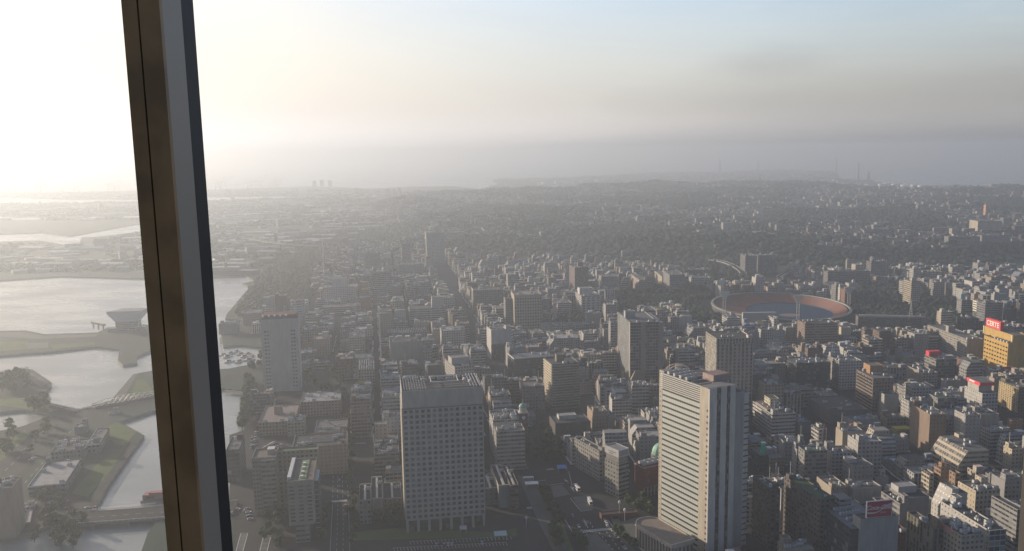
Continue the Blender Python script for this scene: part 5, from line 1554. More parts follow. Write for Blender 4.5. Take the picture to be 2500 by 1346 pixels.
# elevated curved road beyond the stadium
def viaduct(pts, label, width=9, z=9):
    P = [un(a, b, z) for a, b in pts]
    r = empty('viaduct', (P[0][0], P[0][1], 0), 0, label, 'viaduct')
    ox, oy = P[0]
    mb = MB(); mr = MB()
    S = []
    for i, p in enumerate(P):
        q = P[min(i + 1, len(P) - 1)]; o_ = P[max(i - 1, 0)]
        t = atan2(q[1] - o_[1], q[0] - o_[0]); n = (-sin(t), cos(t))
        S.append([(p[0] - ox + n[0] * s * width / 2, p[1] - oy + n[1] * s * width / 2) for s in (-1, 1)])
    for i in range(len(P) - 1):
        (a0, a1), (b0, b1) = S[i], S[i + 1]
        mb.face([(*a0, z), (*b0, z), (*b1, z), (*a1, z)], 'asphalt')
        for u_, v_ in ((a0, b0), (b1, a1)):
            mb.face([(*u_, z - 2), (*v_, z - 2), (*v_, z + 1.1), (*u_, z + 1.1)], 'paint', (.42, .42, .42))
            mb.face([(*u_, z - 2), (*v_, z - 2), (*v_, z + 1.1), (*u_, z + 1.1)][::-1], 'paint', (.42, .42, .42))
    mb.obj('deck', r)
    for i in range(0, len(P), 1):
        m2 = MB(); x, y = P[i][0] - ox, P[i][1] - oy; m2.box(x - .9, x + .9, y - .9, y + .9, 0, z - 1.6, 'f_blank', (.3, .3, .3)); m2.obj('column', r)


viaduct([(1732, 634), (1752, 636), (1772, 641), (1790, 648), (1806, 658), (1816, 668)], 'curved elevated road left of the orange lit tower', 12, 10)
viaduct([(1900, 676), (1912, 670), (1926, 661), (1936, 650), (1940, 640)], 'curved elevated ramp right of the orange lit tower', 9, 10)
viaduct([(595, 581), (615, 583), (650, 590), (700, 596), (760, 600), (820, 603)], 'long elevated harbour road glinting in the haze', 16, 14)


# ------------------------------------------------------------------ trees
def crown_mesh(seed, R=3.6):
    rs = np.random.RandomState(seed)
    V, Fc = ico()
    vs, fs, cs = [], [], []
    n = 0
    for k in range(9):
        t = rs.uniform(0, 2 * pi); rr = R * rs.uniform(.1, .62); c = np.array([rr * cos(t), rr * sin(t), rs.uniform(-.55, .75) * R])
        s = R * rs.uniform(.34, .58)
        P = V * (1 + rs.uniform(-.3, .3, (12, 1))) * s * [1, 1, .85] + c
        vs.append(P); fs.append(Fc + n); n += 12
        tone = rs.uniform(.7, 1.35)
        cs += [tone * rs.uniform(.8, 1.2) for _ in range(20)]
    for k in range(260):
        d = rs.normal(size=3); d /= np.linalg.norm(d)
        c = d * R * rs.uniform(.78, 1.16) * [1, 1, .95]
        q = rs.normal(size=(3, 3)); q = q / np.linalg.norm(q, axis=1)[:, None] * R * .13
        vs.append(c + q); fs.append(np.array([[n, n + 1, n + 2]])); n += 3
        cs.append(rs.uniform(.6, 1.6))
    V2 = np.concatenate(vs); F2 = np.concatenate(fs)
    me = bpy.data.meshes.new('crown')
    me.from_pydata(V2.tolist(), [], F2.tolist())
    me.materials.append(MATS['foliage'])
    ca = me.color_attributes.new('Col', 'FLOAT_COLOR', 'CORNER')
    t = np.repeat(np.array(cs), 3)
    c = np.stack([.048 * t, .068 * t, .030 * t, np.ones_like(t)], 1).astype(np.float32)
    ca.data.foreach_set('color', c.ravel())
    return me


CROWNS = [crown_mesh(s) for s in (3, 4, 5, 6)]
mb = MB(); mb.cyl(0, 0, .34, -4.6, -1, 'bark', (.1, .1, .1), 6, .2)
for q in range(4): mb.bar((0, 0, -1.6), (1.7 * cos(q * 1.6), 1.7 * sin(q * 1.6), .9), .18, 'bark')
TRUNK = mb.data('trunk')
NTREE = 0


def tree(x, y, s, label, group, z=0):
    global NTREE
    NTREE += 1
    r = empty('street_tree', (x, y, z), random.uniform(0, 6), label, 'tree', group)
    link('trunk', TRUNK, r, (0, 0, 4.6)); link('crown', CROWNS[NTREE % 4], r, (0, 0, 5.3))
    k = s * random.uniform(.85, 1.2)
    r.scale = (k, k, k * random.uniform(.9, 1.15))


def row(p0, p1, n, s, label, group, jit=1.5):
    a, b = un(*p0), un(*p1)
    for k in range(n):
        f = (k + .5) / n
        tree(a[0] + (b[0] - a[0]) * f + random.uniform(-jit, jit), a[1] + (b[1] - a[1]) * f + random.uniform(-jit, jit), s, label, group)


def scatter(poly, n, s, label, group):
    P = upoly(poly)
    x0, x1 = min(p[0] for p in P), max(p[0] for p in P); y0, y1 = min(p[1] for p in P), max(p[1] for p in P)
    k = 0; g = 0
    while k < n and g < n * 40:
        g += 1
        x, y = random.uniform(x0, x1), random.uniform(y0, y1)
        if inpoly((x, y), P) and not any(inpoly((x, y), f[0]) for f in FOOT): tree(x, y, s, label, group); k += 1


row((1322, 1205), (1375, 1290), 9, 1.1, 'dark round tree in the row beside the plaza lane', 'trees beside the plaza lane')
row((1345, 1300), (1368, 1345), 4, 1.2, 'big dark tree at the foot of the plaza green', 'trees at the foot of the plaza green')
row((1395, 1312), (1432, 1345), 4, .9, 'small tree along the bus bay below the zebra crossing', 'trees by the lower bus bay')
row((1500, 1300), (1550, 1345), 5, .9, 'small pavement tree left of the old columned bank', 'trees left of the old bank')
row((1240, 1010), (1262, 1105), 7, 1.2, 'dense tree on the left of the diagonal street', 'trees on the left of the diagonal street')
row((1325, 1050), (1370, 1130), 8, 1.2, 'dense tree below the tall balcony tower', 'trees below the balcony tower')
row((606, 930), (590, 1060), 15, 1.4, 'dark tree in the thick row along the canal bank', 'trees along the canal bank')
row((618, 935), (604, 1045), 12, 1.2, 'dark tree in the thick row along the canal bank', 'trees along the canal bank')
row((866, 1346), (850, 1010), 15, 1.0, 'street tree on the right side of the long avenue', 'trees right of the avenue')
row((790, 1330), (800, 1235), 5, .9, 'street tree on the left side of the long avenue', 'trees left of the avenue')
row((833, 990), (822, 850), 12, 1.0, 'street tree further up the long avenue', 'trees further up the avenue')
scatter([(755, 985), (850, 985), (830, 900), (745, 915)], 22, 1.2, 'dark tree in the grove above the avenue corner block', 'trees in the grove by the avenue')
scatter([(100, 1260), (215, 1245), (190, 1345), (60, 1345)], 20, 1.1, 'leafy tree on the bank below the lower bridge', 'trees on the bank below the lower bridge')
scatter([(75, 1200), (150, 1210), (160, 1250), (80, 1255)], 8, 1.0, 'leafy tree around the gatehouse', 'trees around the gatehouse')
scatter([(0, 925), (60, 915), (95, 935), (60, 965), (0, 970)], 18, 1.4, 'rounded tree on the small island', 'trees on the small island')
scatter([(65, 985), (110, 985), (120, 1005), (80, 1010)], 6, 1.7, 'large dark tree standing on the lawn by the causeway', 'big trees on the causeway lawn')
scatter([(0, 1060), (40, 1040), (30, 1110), (0, 1120)], 9, 1.2, 'tree at the left edge by the canal roads', 'trees at the left edge by the roads')
scatter([(870, 1210), (960, 1230), (975, 1290), (885, 1275)], 12, 1.0, 'dark tree before the left wings of the gridded tower', 'trees before the left wings')
scatter([(1530, 1225), (1600, 1230), (1590, 1262), (1540, 1258)], 8, 1.1, 'dark tree between the red block and the old bank', 'trees above the old bank')
scatter([(640, 1345), (690, 1345), (690, 1220), (655, 1225)], 12, .9, 'tree in the yard left of the planted roof wing', 'trees in the planted roof yard')
scatter([(1262, 1060), (1325, 1045), (1380, 1108), (1335, 1135), (1285, 1110)], 26, 1.15, 'dense tree in the wooded corner above the plaza crossing', 'trees above the plaza crossing')
scatter([(240, 1190), (262, 1180), (330, 1070), (300, 1100), (225, 1215)], 0, 1, 'x', 'x')
scatter([(100, 1040), (150, 1030), (90, 1100), (40, 1130)], 7, 1.0, 'tree between the diagonal roads of the left island', 'trees between the island roads')
print('trees', NTREE)

# woods too dense to count
items = []
def woods(poly, step, r, tone=1.0, zf=None, p=1.0):
    P = upoly(poly)
    x0, x1 = min(q[0] for q in P), max(q[0] for q in P); y0, y1 = min(q[1] for q in P), max(q[1] for q in P)
    for x in np.arange(x0, x1, step):
        for y in np.arange(y0, y1, step):
            xx, yy = x + random.uniform(-.5, .5) * step, y + random.uniform(-.5, .5) * step
            if random.random() > p or not inpoly((xx, yy), P): continue
            if any(abs(xx - f[2]) < f[1] + 2 and abs(yy - f[3]) < f[1] + 2 and inpoly((xx, yy), f[0]) for f in FOOT): continue
            items.append((xx, yy, zf(xx, yy) if zf else 0, r * random.uniform(.7, 1.3), r * random.uniform(.7, 1.3), tone * random.uniform(.75, 1.3)))


PARKS = [
 [(1340, 800), (1350, 770), (1500, 765), (1510, 722), (1570, 700), (1735, 690), (1740, 760), (1775, 795), (1700, 800), (1630, 780), (1560, 800), (1480, 795)],
 [(2085, 800), (2075, 735), (2110, 700), (2240, 700), (2330, 735), (2420, 790), (2330, 820), (2250, 815), (2160, 790)],
 [(640, 775), (700, 660), (780, 610), (800, 640), (770, 700), (745, 760), (700, 765)],
 [(1735, 812), (1745, 770), (1800, 805)],
 [(575, 770), (612, 702), (640, 672), (700, 630), (790, 590), (860, 590), (900, 600), (840, 620), (800, 640), (780, 612), (700, 662), (642, 772), (600, 776)],
 [(700, 600), (790, 560), (900, 545), (960, 580), (900, 600), (790, 592)],
 [(2010, 690), (2080, 690), (2090, 720), (2030, 715)],
 [(1640, 690), (1750, 680), (1760, 705), (1640, 712)],
 [(2040, 850), (2330, 850), (2330, 830), (2060, 822)],
]
PARKW = [upoly(p) for p in PARKS]
for p in PARKS: woods(p, 8.5, 5.2, .9, p=.85)
woods([(1700, 640), (1820, 636), (1835, 690), (1700, 692)], 12, 5.5, .9, p=.6)
woods([(1600, 636), (1700, 640), (1700, 660), (1600, 656)], 14, 5.5, .9, p=.5)
woods([(610, 900), (700, 890), (700, 860), (640, 860)], 9, 4.5, .8, p=.4)
ob = blobs('park_woods', items, 5); tag(ob, kind='stuff')
print('park', len(items))
items = []
HP2 = HILLP
rs = random.Random(3)


def dens(x, y):
    n_ = sin(x * .0047 + 2 + sin(y * .003)) * cos(y * .0036 + x * .0016) + .55 * sin(x * .011 + y * .008 + 1) * sin(y * .013 - x * .004) + .3 * sin(x * .029 + y * .021)
    return max(0, min(1, .5 + 1.1 * n_))


for x in np.arange(-1400, 4700, 17.0):
    for y in np.arange(1950, 8300, 17.0 + 0):
        if y > 4200 and rs.random() < .45: continue
        xx, yy = x + rs.uniform(-8, 8), y + rs.uniform(-8, 8)
        if abs(xx) > yy * .72 + 300: continue
        z = hz(xx, yy)
        if z < 0: continue
        slope = 1.0 if z < 26 and yy < 3300 else 0
        if rs.random() < max(slope * .97, min(.98, max(.03, (dens(xx, yy) - .28) * 2.2))):
            r = rs.uniform(6.5, 10.5) * (1 if yy < 4200 else 1.5)
            items.append((xx, yy, z - 1, r, r * .75, rs.uniform(.6, 1.15)))
ob = blobs('wooded_slopes', items, 6); tag(ob, kind='stuff')
print('hill trees', len(items))

# ------------------------------------------------------------------ the many ordinary blocks
EXCL = [upoly(p) for p in [
    [(1180, 1420), (1190, 1300), (1180, 1270), (1262, 1150), (1232, 1060), (1182, 885), (1068, 672), (1055, 640), (1085, 640), (1102, 670), (1230, 885), (1250, 1010), (1350, 1110), (1470, 1190), (1560, 1235), (1620, 1270), (1620, 1420)],
    [(560, 1420), (560, 1060), (860, 1060), (870, 1420)],
    [(770, 1420), (795, 1060), (803, 830), (803, 760), (826, 760), (832, 850), (850, 1000), (870, 1180), (890, 1420)],
    [(860, 1420), (860, 1180), (1250, 1180), (1250, 1420)],
    [(700, 1000), (855, 1000), (835, 895), (700, 905)],
    [(560, 1060), (640, 1000), (640, 880), (600, 880), (560, 920)],
    [(1740, 640), (2100, 700), (2100, 720), (1740, 700)],
]] + PARKW
rf = random.Random(11)
CANDS = []


def try_place(cx, cy, w, d, h, a, z=0, zone='c'):
    if not inpoly((cx, cy), CITYW) and zone == 'c': return
    for E in EXCL:
        if inpoly((cx, cy), E): return
    R = hypot(w, d) / 2
    P = None
    for f in FOOT:
        if hypot(f[2] - cx, f[3] - cy) < f[1] + R:
            P = P or rect_world(cx, cy, w, d, a)
            if overlap(P, f[0]): return
    s = proj(cx, cy, 0)
    if not (-80 < s[0] < 2580 and s[1] < 1520): return
    D = hypot(cx, cy)
    wpx = (w + d) * .35 / D * FPX
    for (x0, x1, y0, y1, DD) in PROT:
        if D < DD - 5 and s[0] + wpx > x0 and s[0] - wpx < x1 and s[1] > y0:
            while h > 6 and proj(cx, cy, h + 3)[1] < y1 - 2: h -= 3
            if proj(cx, cy, h + 3)[1] < y1 - 8: return
    if h < 6: return
    size = h * w / (D * D)
    CANDS.append((size, cx, cy, w, d, h, a, z))


def blocks(ang, xr, yr, bw, bd, street, hmean, hsd, zonef):
    a = -radians(ang)
    u = (sin(radians(ang)), cos(radians(ang))); v = (cos(radians(ang)), -sin(radians(ang)))
    i0, i1 = int(xr[0] / (bw + street)), int(xr[1] / (bw + street))
    j0, j1 = int(yr[0] / (bd + street)), int(yr[1] / (bd + street))
    for i in range(i0, i1):
        for j in range(j0, j1):
            bx, by = i * (bw + street), j * (bd + street)
            for colx in range(2):
                yy = 0.0
                cw_ = bw / 2
                while yy < bd - 7:
                    dl = min(bd - yy, rf.uniform(10, 23))
                    if bd - yy - dl < 7: dl = bd - yy
                    lx = bx + cw_ * (colx + .5); ly = by + yy + dl / 2
                    yy += dl
                    x = lx * v[0] + ly * u[0]; y = lx * v[1] + ly * u[1]
                    if not zonef(x, y): continue
                    if rf.random() < .05: continue
                    h = max(8, rf.gauss(hmean, hsd))
                    if rf.random() < .05: h *= 1.35
                    k = .93 if rf.random() < .6 else rf.uniform(.65, .9)
                    try_place(x, y, (cw_ - .8) * rf.uniform(.82, 1.0), (dl - .7) * (k if k > .8 else .9), h, a)


blocks(-9, (-700, 600), (500, 2450), 46, 54, 8.5, 25, 7, lambda x, y: x < 60 + (y - 560) * .05 and y < 1750)
blocks(-4, (-200, 2300), (450, 2450), 44, 56, 8.5, 26, 7.5, lambda x, y: x >= 60 + (y - 560) * .05 and y < 1550)
blocks(-4, (-200, 2300), (450, 2650), 38, 50, 7, 17, 7, lambda x, y: x >= 60 + (y - 560) * .05 and 1550 <= y)
blocks(-9, (-900, 600), (500, 2650), 38, 50, 7, 18, 8, lambda x, y: x < 60 + (y - 560) * .05 and 1750 <= y)
CANDS.sort(key=lambda c: -c[0])
print('blocks', len(CANDS))
PAL = [('white', (.50, .49, .47)), ('pale grey', (.40, .40, .39)), ('light grey', (.34, .34, .34)), ('grey', (.27, .27, .27)), ('cream', (.46, .41, .34)), ('beige', (.38, .33, .27)), ('tan', (.31, .25, .19)), ('dark grey', (.13, .13, .14)), ('brown', (.19, .135, .11)), ('off-white', (.45, .45, .42)), ('brick red', (.25, .12, .09)), ('blue-grey', (.24, .28, .33))]
WT = [13, 18, 14, 12, 9, 9, 5, 6, 5, 8, 2, 3]
NAMES_ = ['zero', 'one', 'two', 'three', 'four', 'five', 'six', 'seven', 'eight', 'nine', 'ten', 'eleven', 'twelve', 'thirteen', 'fourteen', 'fifteen', 'sixteen']
ORD = ['nearest', 'second', 'third', 'fourth', 'fifth', 'sixth', 'seventh', 'eighth', 'ninth', 'tenth', 'eleventh', 'twelfth', 'thirteenth', 'fourteenth', 'fifteenth', 'sixteenth']


def design(c, r):
    size, cx, cy, w, d, h, a, z = c
    cn, col = r.choices(PAL, WT)[0]
    kk = r.uniform(.85, 1.12); col = tuple(q * kk for q in col)
    st = r.choices(['P', 'S', 'B', 'M', 'N', 'C', 'V'], [26, 20, 16, 20, 7, 5, 6])[0]
    side = r.choice(['M', 'N', 'P', st])
    rc = r.choice([(.22, .22, .22), (.15, .16, .16), (.32, .32, .31), (.12, .12, .13), (.40, .40, .39), (.13, .19, .15), (.19, .22, .26), (.27, .25, .22)])
    sl = None
    if r.random() < .22 and h > 14: sl = (r.choice(['l', 'l', 'f', 'lf', 'r']), min(h * .4, r.uniform(6, 12)), min(w, d) * r.uniform(.3, .45))
    return cn, col, st + side + st + side, rc, sl


NIND = 175
hs = [h for h in HEROES if h[0]]
vis_c = []
for c in CANDS:
    s = proj(c[1], c[2], c[5])
    if -10 < s[0] < 2510 and 400 < s[1] < 1360 and not (300 < s[0] < 545): vis_c.append(c)
ind = set(id(c) for c in vis_c[:NIND])
big = MB()
groups = {}
recs = []
for c in CANDS:
    r = random.Random(round(c[1] * 7 + c[2] * 13))
    cn, col, st, rc, sl = design(c, r)
    size, cx, cy, w, d, h, a, z = c
    if id(c) in ind:
        kit = rand_kit(w, d, h, r) if not sl else []
        s = proj(cx, cy, h)
        near = min(hs, key=lambda q: hypot(q[1] - s[0], (q[2] - s[1]) * 1.3))
        dx, dy = s[0] - near[1], s[1] - near[2]
        dr = ('right of' if dx > 0 else 'left of') if abs(dx) > abs(dy) else ('in front of' if dy > 0 else 'behind')
        recs.append((near[0], dr, hypot(dx, dy), c, cn, col, st, rc, sl, kit, r))
    else:
        big.setT(cx, cy, a)
        far = hypot(cx, cy) > 1500
        shell(big, w, d, h, st, col, rc, 0 if far else .8, sl)
        if not sl:
            for k in rand_kit(w, d, h, r, False):
                big.box(k[1], k[2], k[3], k[4], h - .8, h + k[5] - .8, 'f_blank', tuple(q * 1.1 for q in col))
            if r.random() < .06 and w > 9:
                y = -d / 2 + 1.5; cc = r.choice([(.5, .5, .5), (.5, .5, .5), (.08, .16, .35), (.45, .06, .06), (.10, .30, .22), (.5, .36, .10)])
                big.box(-w * .35, w * .35, y, y + .5, h + .2, h + r.uniform(3, 5), 'paint', cc, bottom=True)
            if not far:
                for q in range(r.randint(2, 7)):
                    x, y = r.uniform(-w / 2 + 1.5, w / 2 - 1.5), r.uniform(-d / 2 + 1.5, d / 2 - 1.5); s_ = r.uniform(.5, 1.4)
                    big.box(x - s_, x + s_, y - s_ * .7, y + s_ * .7, h - .8, h + r.uniform(.3, 1.2), 'paint', r.choice([(.45, .45, .44), (.3, .3, .3), (.5, .52, .52)]))
recs.sort(key=lambda q: q[2])
cnt = {}
for near, dr, dist, c, cn, col, st, rc, sl, kit, r in recs:
    k = (near, dr); cnt[k] = cnt.get(k, -1) + 1
    size, cx, cy, w, d, h, a, z = c
    nf = min(16, max(2, round(h / 3.5)))
    feat = ' with a sloping top' if sl else (' with a round roof tank' if any(q[0] == 'tank' for q in kit) else '')
    kind = 'flats' if st[0] == 'B' else 'block'
    if cnt[k] < len(ORD):
        lab = f"{cn} {NAMES_[nf]}-storey {kind}{feat}, {ORD[cnt[k]]} {dr} {near}"
    else: lab = f"{cn} {NAMES_[nf]}-storey {kind}{feat}, far {dr} {near}"
    if len(lab.split()) > 16: lab = lab.replace(feat, '')
    nm = 'apartment_block' if st[0] == 'B' else 'office_block'
    building(nm, lab, cx, cy, w, d, h, a, st, col, rc, kit, .8, sl, 'ordinary town blocks', rnd=r)
big.setT()
o = big.obj('town_blocks'); tag(o, kind='stuff')
print('big faces', len(big.f), 'ind', len(recs))

# pavements under the blocks: kerbed plinths
mb = MB()
for c in CANDS[:2600]:
    mb.setT(c[1], c[2], c[6])
    mb.box(-c[3] / 2 - 1.6, c[3] / 2 + 1.6, -c[4] / 2 - 1.4, c[4] / 2 + 1.4, 0, .13 + rf.uniform(0, .02), 'pavement')
o = mb.obj('pavement'); tag(o, kind='structure')

# ------------------------------------------------------------------ houses on the hills, sheds of the port
big = MB()
rh = random.Random(21)
nh = 0
for _ in range(52000):
    y = 2000 + 5600 * rh.random() ** .9; x = rh.uniform(-.62, .66) * (y + 200)
    z = hz(x, y)
    if z < 0: continue
    if z < 24 and y < 3300 and rh.random() < .93: continue
    if dens(x, y) > rh.uniform(.15, .75): continue
    if any(abs(x - f[2]) < f[1] + 8 and abs(y - f[3]) < f[1] + 8 for f in FOOT if f[3] > 1900): continue
    bigb = rh.random() < .10
    w = rh.uniform(7, 13) * (2.6 if bigb else 1); d = rh.uniform(7, 12) * (1.3 if bigb else 1); h = rh.uniform(6, 9) * (2.1 if bigb else 1)
    cn, col = rh.choices(PAL, WT)[0]; col = tuple(q * .95 for q in col)
    big.setT(x, y, rh.uniform(-.5, .5) - .05, z - 1.5)
    rc = rh.choice([(.16, .15, .15), (.25, .22, .21), (.34, .33, .32), (.45, .44, .43), (.20, .24, .28), (.28, .17, .13)])
    if bigb: big.prism([(-w / 2, -d / 2), (w / 2, -d / 2), (w / 2, d / 2), (-w / 2, d / 2)], 0, h + 1.5, 'f_balcony' if rh.random() < .6 else 'f_punched', col, 'roof', rc)
    else:
        h2 = h * .68 + 1.5
        for p, q in (((-w / 2, -d / 2), (w / 2, -d / 2)), ((w / 2, d / 2), (-w / 2, d / 2))): big.wall(p, q, 0, h2, 'f_small', col)
        for s in (1, -1):
            big.face([(s * w / 2, -s * d / 2, 0), (s * w / 2, s * d / 2, 0), (s * w / 2, s * d / 2, h2), (s * w / 2, 0, h + 1.5), (s * w / 2, -s * d / 2, h2)], 'f_blank', col)
        e = .5
        big.face([(-w / 2 - e, -d / 2 - e, h2 - .3), (w / 2 + e, -d / 2 - e, h2 - .3), (w / 2 + e, 0, h + 1.5), (-w / 2 - e, 0, h + 1.5)], 'roof', rc)
        big.face([(w / 2 + e, d / 2 + e, h2 - .3), (-w / 2 - e, d / 2 + e, h2 - .3), (-w / 2 - e, 0, h + 1.5), (w / 2 + e, 0, h + 1.5)], 'roof', rc)
    nh += 1
big.setT(); o = big.obj('hillside_houses'); tag(o, kind='stuff'); print('houses', nh)

big = MB()
PORT = upoly([(525, 660), (600, 660), (700, 640), (790, 600), (900, 590), (940, 540), (900, 490), (1000, 470), (760, 462), (520, 470), (0, 473), (-300, 470), (-300, 560), (0, 540), (480, 536), (500, 560), (330, 570), (195, 600), (0, 600), (-300, 600), (-300, 660), (0, 665), (340, 665)])
FARC = upoly([(1225, 446), (1225, 438), (1400, 434), (1600, 424), (1740, 423), (1900, 418), (2040, 422), (2050, 440), (2130, 446), (2240, 456), (2330, 458), (2440, 464), (2480, 470), (1900, 462), (1500, 468), (1250, 470)])
nport = 0
for _ in range(4200):
    if rh.random() < .45: y = rh.uniform(2100, 8000); x = rh.uniform(-.66, 0) * y; P = PORT
    else: y = rh.uniform(5600, 11000); x = rh.uniform(-.1, .62) * y; P = FARC
    if not inpoly((x, y), P): continue
    if not inpoly((x, y), MAIN): continue
    k = rh.random()
    w = rh.uniform(14, 40) if k < .7 else rh.uniform(50, 120); d = rh.uniform(12, 30) if k < .7 else rh.uniform(25, 50)
    h = rh.uniform(6, 14) if rh.random() < .93 else rh.uniform(18, 34)
    if h > 18: w, d = w * .5, 15
    cn, col = rh.choices(PAL, WT)[0]
    big.setT(x, y, radians(9) + rh.choice([0, .1, .5, -.3]))
    rc = rh.choice([(.15, .15, .15), (.20, .20, .20), (.12, .12, .12), (.12, .14, .12), (.14, .15, .16), (.36, .36, .35)])
    if h < 13 and w > 20:
        mb2 = big
        for p, q in (((-w / 2, -d / 2), (w / 2, -d / 2)), ((w / 2, d / 2), (-w / 2, d / 2))): big.wall(p, q, 0, h * .8, 'f_blank', col)
        for s in (1, -1): big.face([(s * w / 2, -s * d / 2, 0), (s * w / 2, s * d / 2, 0), (s * w / 2, s * d / 2, h * .8), (s * w / 2, 0, h), (s * w / 2, -s * d / 2, h * .8)], 'f_blank', col)
        big.face([(-w / 2, -d / 2, h * .8), (w / 2, -d / 2, h * .8), (w / 2, 0, h), (-w / 2, 0, h)], 'paint', rc); big.face([(w / 2, d / 2, h * .8), (-w / 2, d / 2, h * .8), (-w / 2, 0, h), (w / 2, 0, h)], 'paint', rc)
    else: big.box(-w / 2, w / 2, -d / 2, d / 2, 0, h, 'f_punched', col, 'roof', rc)
    nport += 1
big.setT(); o = big.obj('port_sheds'); tag(o, kind='stuff'); print('port', nport)
items = []
for _ in range(16000):
    y = rh.uniform(2100, 7500); x = rh.uniform(-.66, -.02) * y
    if not inpoly((x, y), PORT) or not inpoly((x, y), MAIN) or math.sin(x * .006) * cos(y * .005) < -.2: continue
    r = rh.uniform(6, 12); items.append((x, y, 0, r, r * .6, rh.uniform(.6, 1.1)))
if items: ob = blobs('port_greenery', items, 8); tag(ob, kind='stuff')


# ------------------------------------------------------------------ far harbour: gantry cranes, chimneys, tanks
def crane_mesh():
    mb = MB(); c = (.30, .30, .31)
    for x in (-14, 14):
        for y in (-8, 8): mb.bar((x, y, 0), (x * .8, y, 44), 2.2, 'steel', c)
    mb.bar((-14, -8, 22), (14, -8, 22), 1.8, 'steel', c); mb.bar((-14, 8, 22), (14, 8, 22), 1.8, 'steel', c)
    leg = mb.data('portal')
    mb = MB(); mb.bar((-34, 0, 44), (20, 0, 44), 2.6, 'steel', c); mb.bar((20, 0, 44), (52, 0, 82), 2.4, 'steel', c); bm_ = mb.data('boom')
    mb = MB(); mb.bar((-4, -6, 44), (8, 0, 74), 2, 'steel', c); mb.bar((-4, 6, 44), (8, 0, 74), 2, 'steel', c); mb.bar((8, 0, 74), (-32, 0, 45), 1, 'steel', c); mb.bar((8, 0, 74), (48, 0, 78), .9, 'steel', c); ap = mb.data('apex_frame')
    return leg, bm_, ap


CR = crane_mesh()
CP = [(14, 478, 'farthest left gantry crane'), (30, 474, 'second gantry crane from the left'), (52, 470, 'gantry crane above the left channel'), (92, 472, 'gantry crane over the pale quay'), (108, 470, 'close partner of the crane over the pale quay'), (150, 472, 'gantry crane in the middle of the left harbour'),
      (188, 470, 'tall gantry crane left of the twin cranes'), (272, 467, 'left one of the twin cranes near the mullion'), (286, 466, 'right one of the twin cranes near the mullion'), (532, 462, 'gantry crane just right of the mullion'), (546, 461, 'second gantry crane right of the mullion'), (584, 460, 'third gantry crane right of the mullion'),
      (610, 460, 'fourth gantry crane right of the mullion'), (631, 459, 'fifth gantry crane right of the mullion'), (662, 459, 'sixth gantry crane right of the mullion'), (676, 458, 'gantry crane farthest right of the mullion row')]
for k, (x, y, lb) in enumerate(CP):
    gx, gy = un(x, y + 2)
    s = (1.0 + .25 * math.sin(k * 2.1)) * hypot(gx, gy) / 6200 * 1.05
    r = empty('gantry_crane', (gx, gy, 0), radians(9 + (k % 3) * 12), lb + ', faint in the haze', 'crane', 'gantry cranes on the harbour skyline')
    r.scale = (s, s, s * .9)
    link('portal', CR[0], r); link('boom', CR[1], r); link('apex_frame', CR[2], r)
for x, y0, y1, lb in ((1757, 425, 388, 'thin smokestack on the far left of the hazy far shore'), (1850, 424, 392, 'thin smokestack in the middle of the hazy far shore'), (2041, 424, 385, 'pale smokestack before the far tanks'), (2094, 440, 398, 'thick dark lattice stack right of the pale smokestack'), (2120, 440, 420, 'short stack beside the dark lattice stack')):
    gx, gy = un(x, y0); D = hypot(gx, gy); d_ = ray(x, y1); H = CAMZ + d_[2] * D / hypot(d_[0], d_[1])
    t = empty('smokestack', (gx, gy, 0), 0, lb, 'chimney', 'smokestacks on the far shore')
    mb = MB(); mb.cyl(0, 0, 13, 0, H, 'paint', (.25, .25, .27), 8, 6); mb.obj('stack', t)
    mb = MB()
    for q in (.35, .65, .9): mb.cyl(0, 0, 15 - q * 6, H * q, H * q + 5, 'paint', (.3, .25, .25), 8)
    mb.obj('gallery', t)
TK = [(2152, 452), (2168, 450), (2185, 452), (2210, 455), (2232, 454), (2252, 456), (2290, 459), (2312, 460), (2396, 463), (2412, 462), (1560, 447), (1600, 446), (1360, 446), (1330, 447)]
for k, (x, y) in enumerate(TK):
    gx, gy = un(x, y + 4); R = 24 + (k * 7) % 14
    t = empty('storage_tank', (gx, gy, 0), 0, f"round white storage tank on the far shore, {ORD[k]} counted leftwards to right among them" if False else ('pale round storage tank at the refinery on the far shore' if x > 2000 else 'pale round storage tank in the hazy far port'), 'tank', 'refinery tanks' if x > 2000 else 'far port tanks')
    mb = MB(); mb.cyl(0, 0, R, 0, 20, 'paint', (.62, .62, .60), 16); mb.obj('shell', t)
    mb = MB(); mb.cyl(0, 0, R * .99, 20.01, 24, 'paint', (.5, .5, .5), 16, R * .2); mb.obj('roof', t)
for k, (x, y) in enumerate([(768, 452), (786, 450), (806, 451), (948, 474), (962, 473), (976, 472), (944, 476)]):
    gx, gy = un(x, y + 5)
    w_ = 34 if k < 3 else 20
    building('apartment_block', ('dark hazy slab' if k < 3 else 'pale hazy slab') + ', ' + ['leftmost of the three on the harbour skyline', 'middle of the three on the harbour skyline', 'rightmost of the three on the harbour skyline', 'second from left in the pale estate', 'third from left in the pale estate', 'rightmost in the pale estate', 'leftmost in the pale estate'][k], gx, gy, w_, 16, 55 if k < 3 else 46, radians(9), 'S', (.3, .3, .3) if k < 3 else (.55, .55, .52), (.3, .3, .3), [], group='hazy slabs beyond the port')


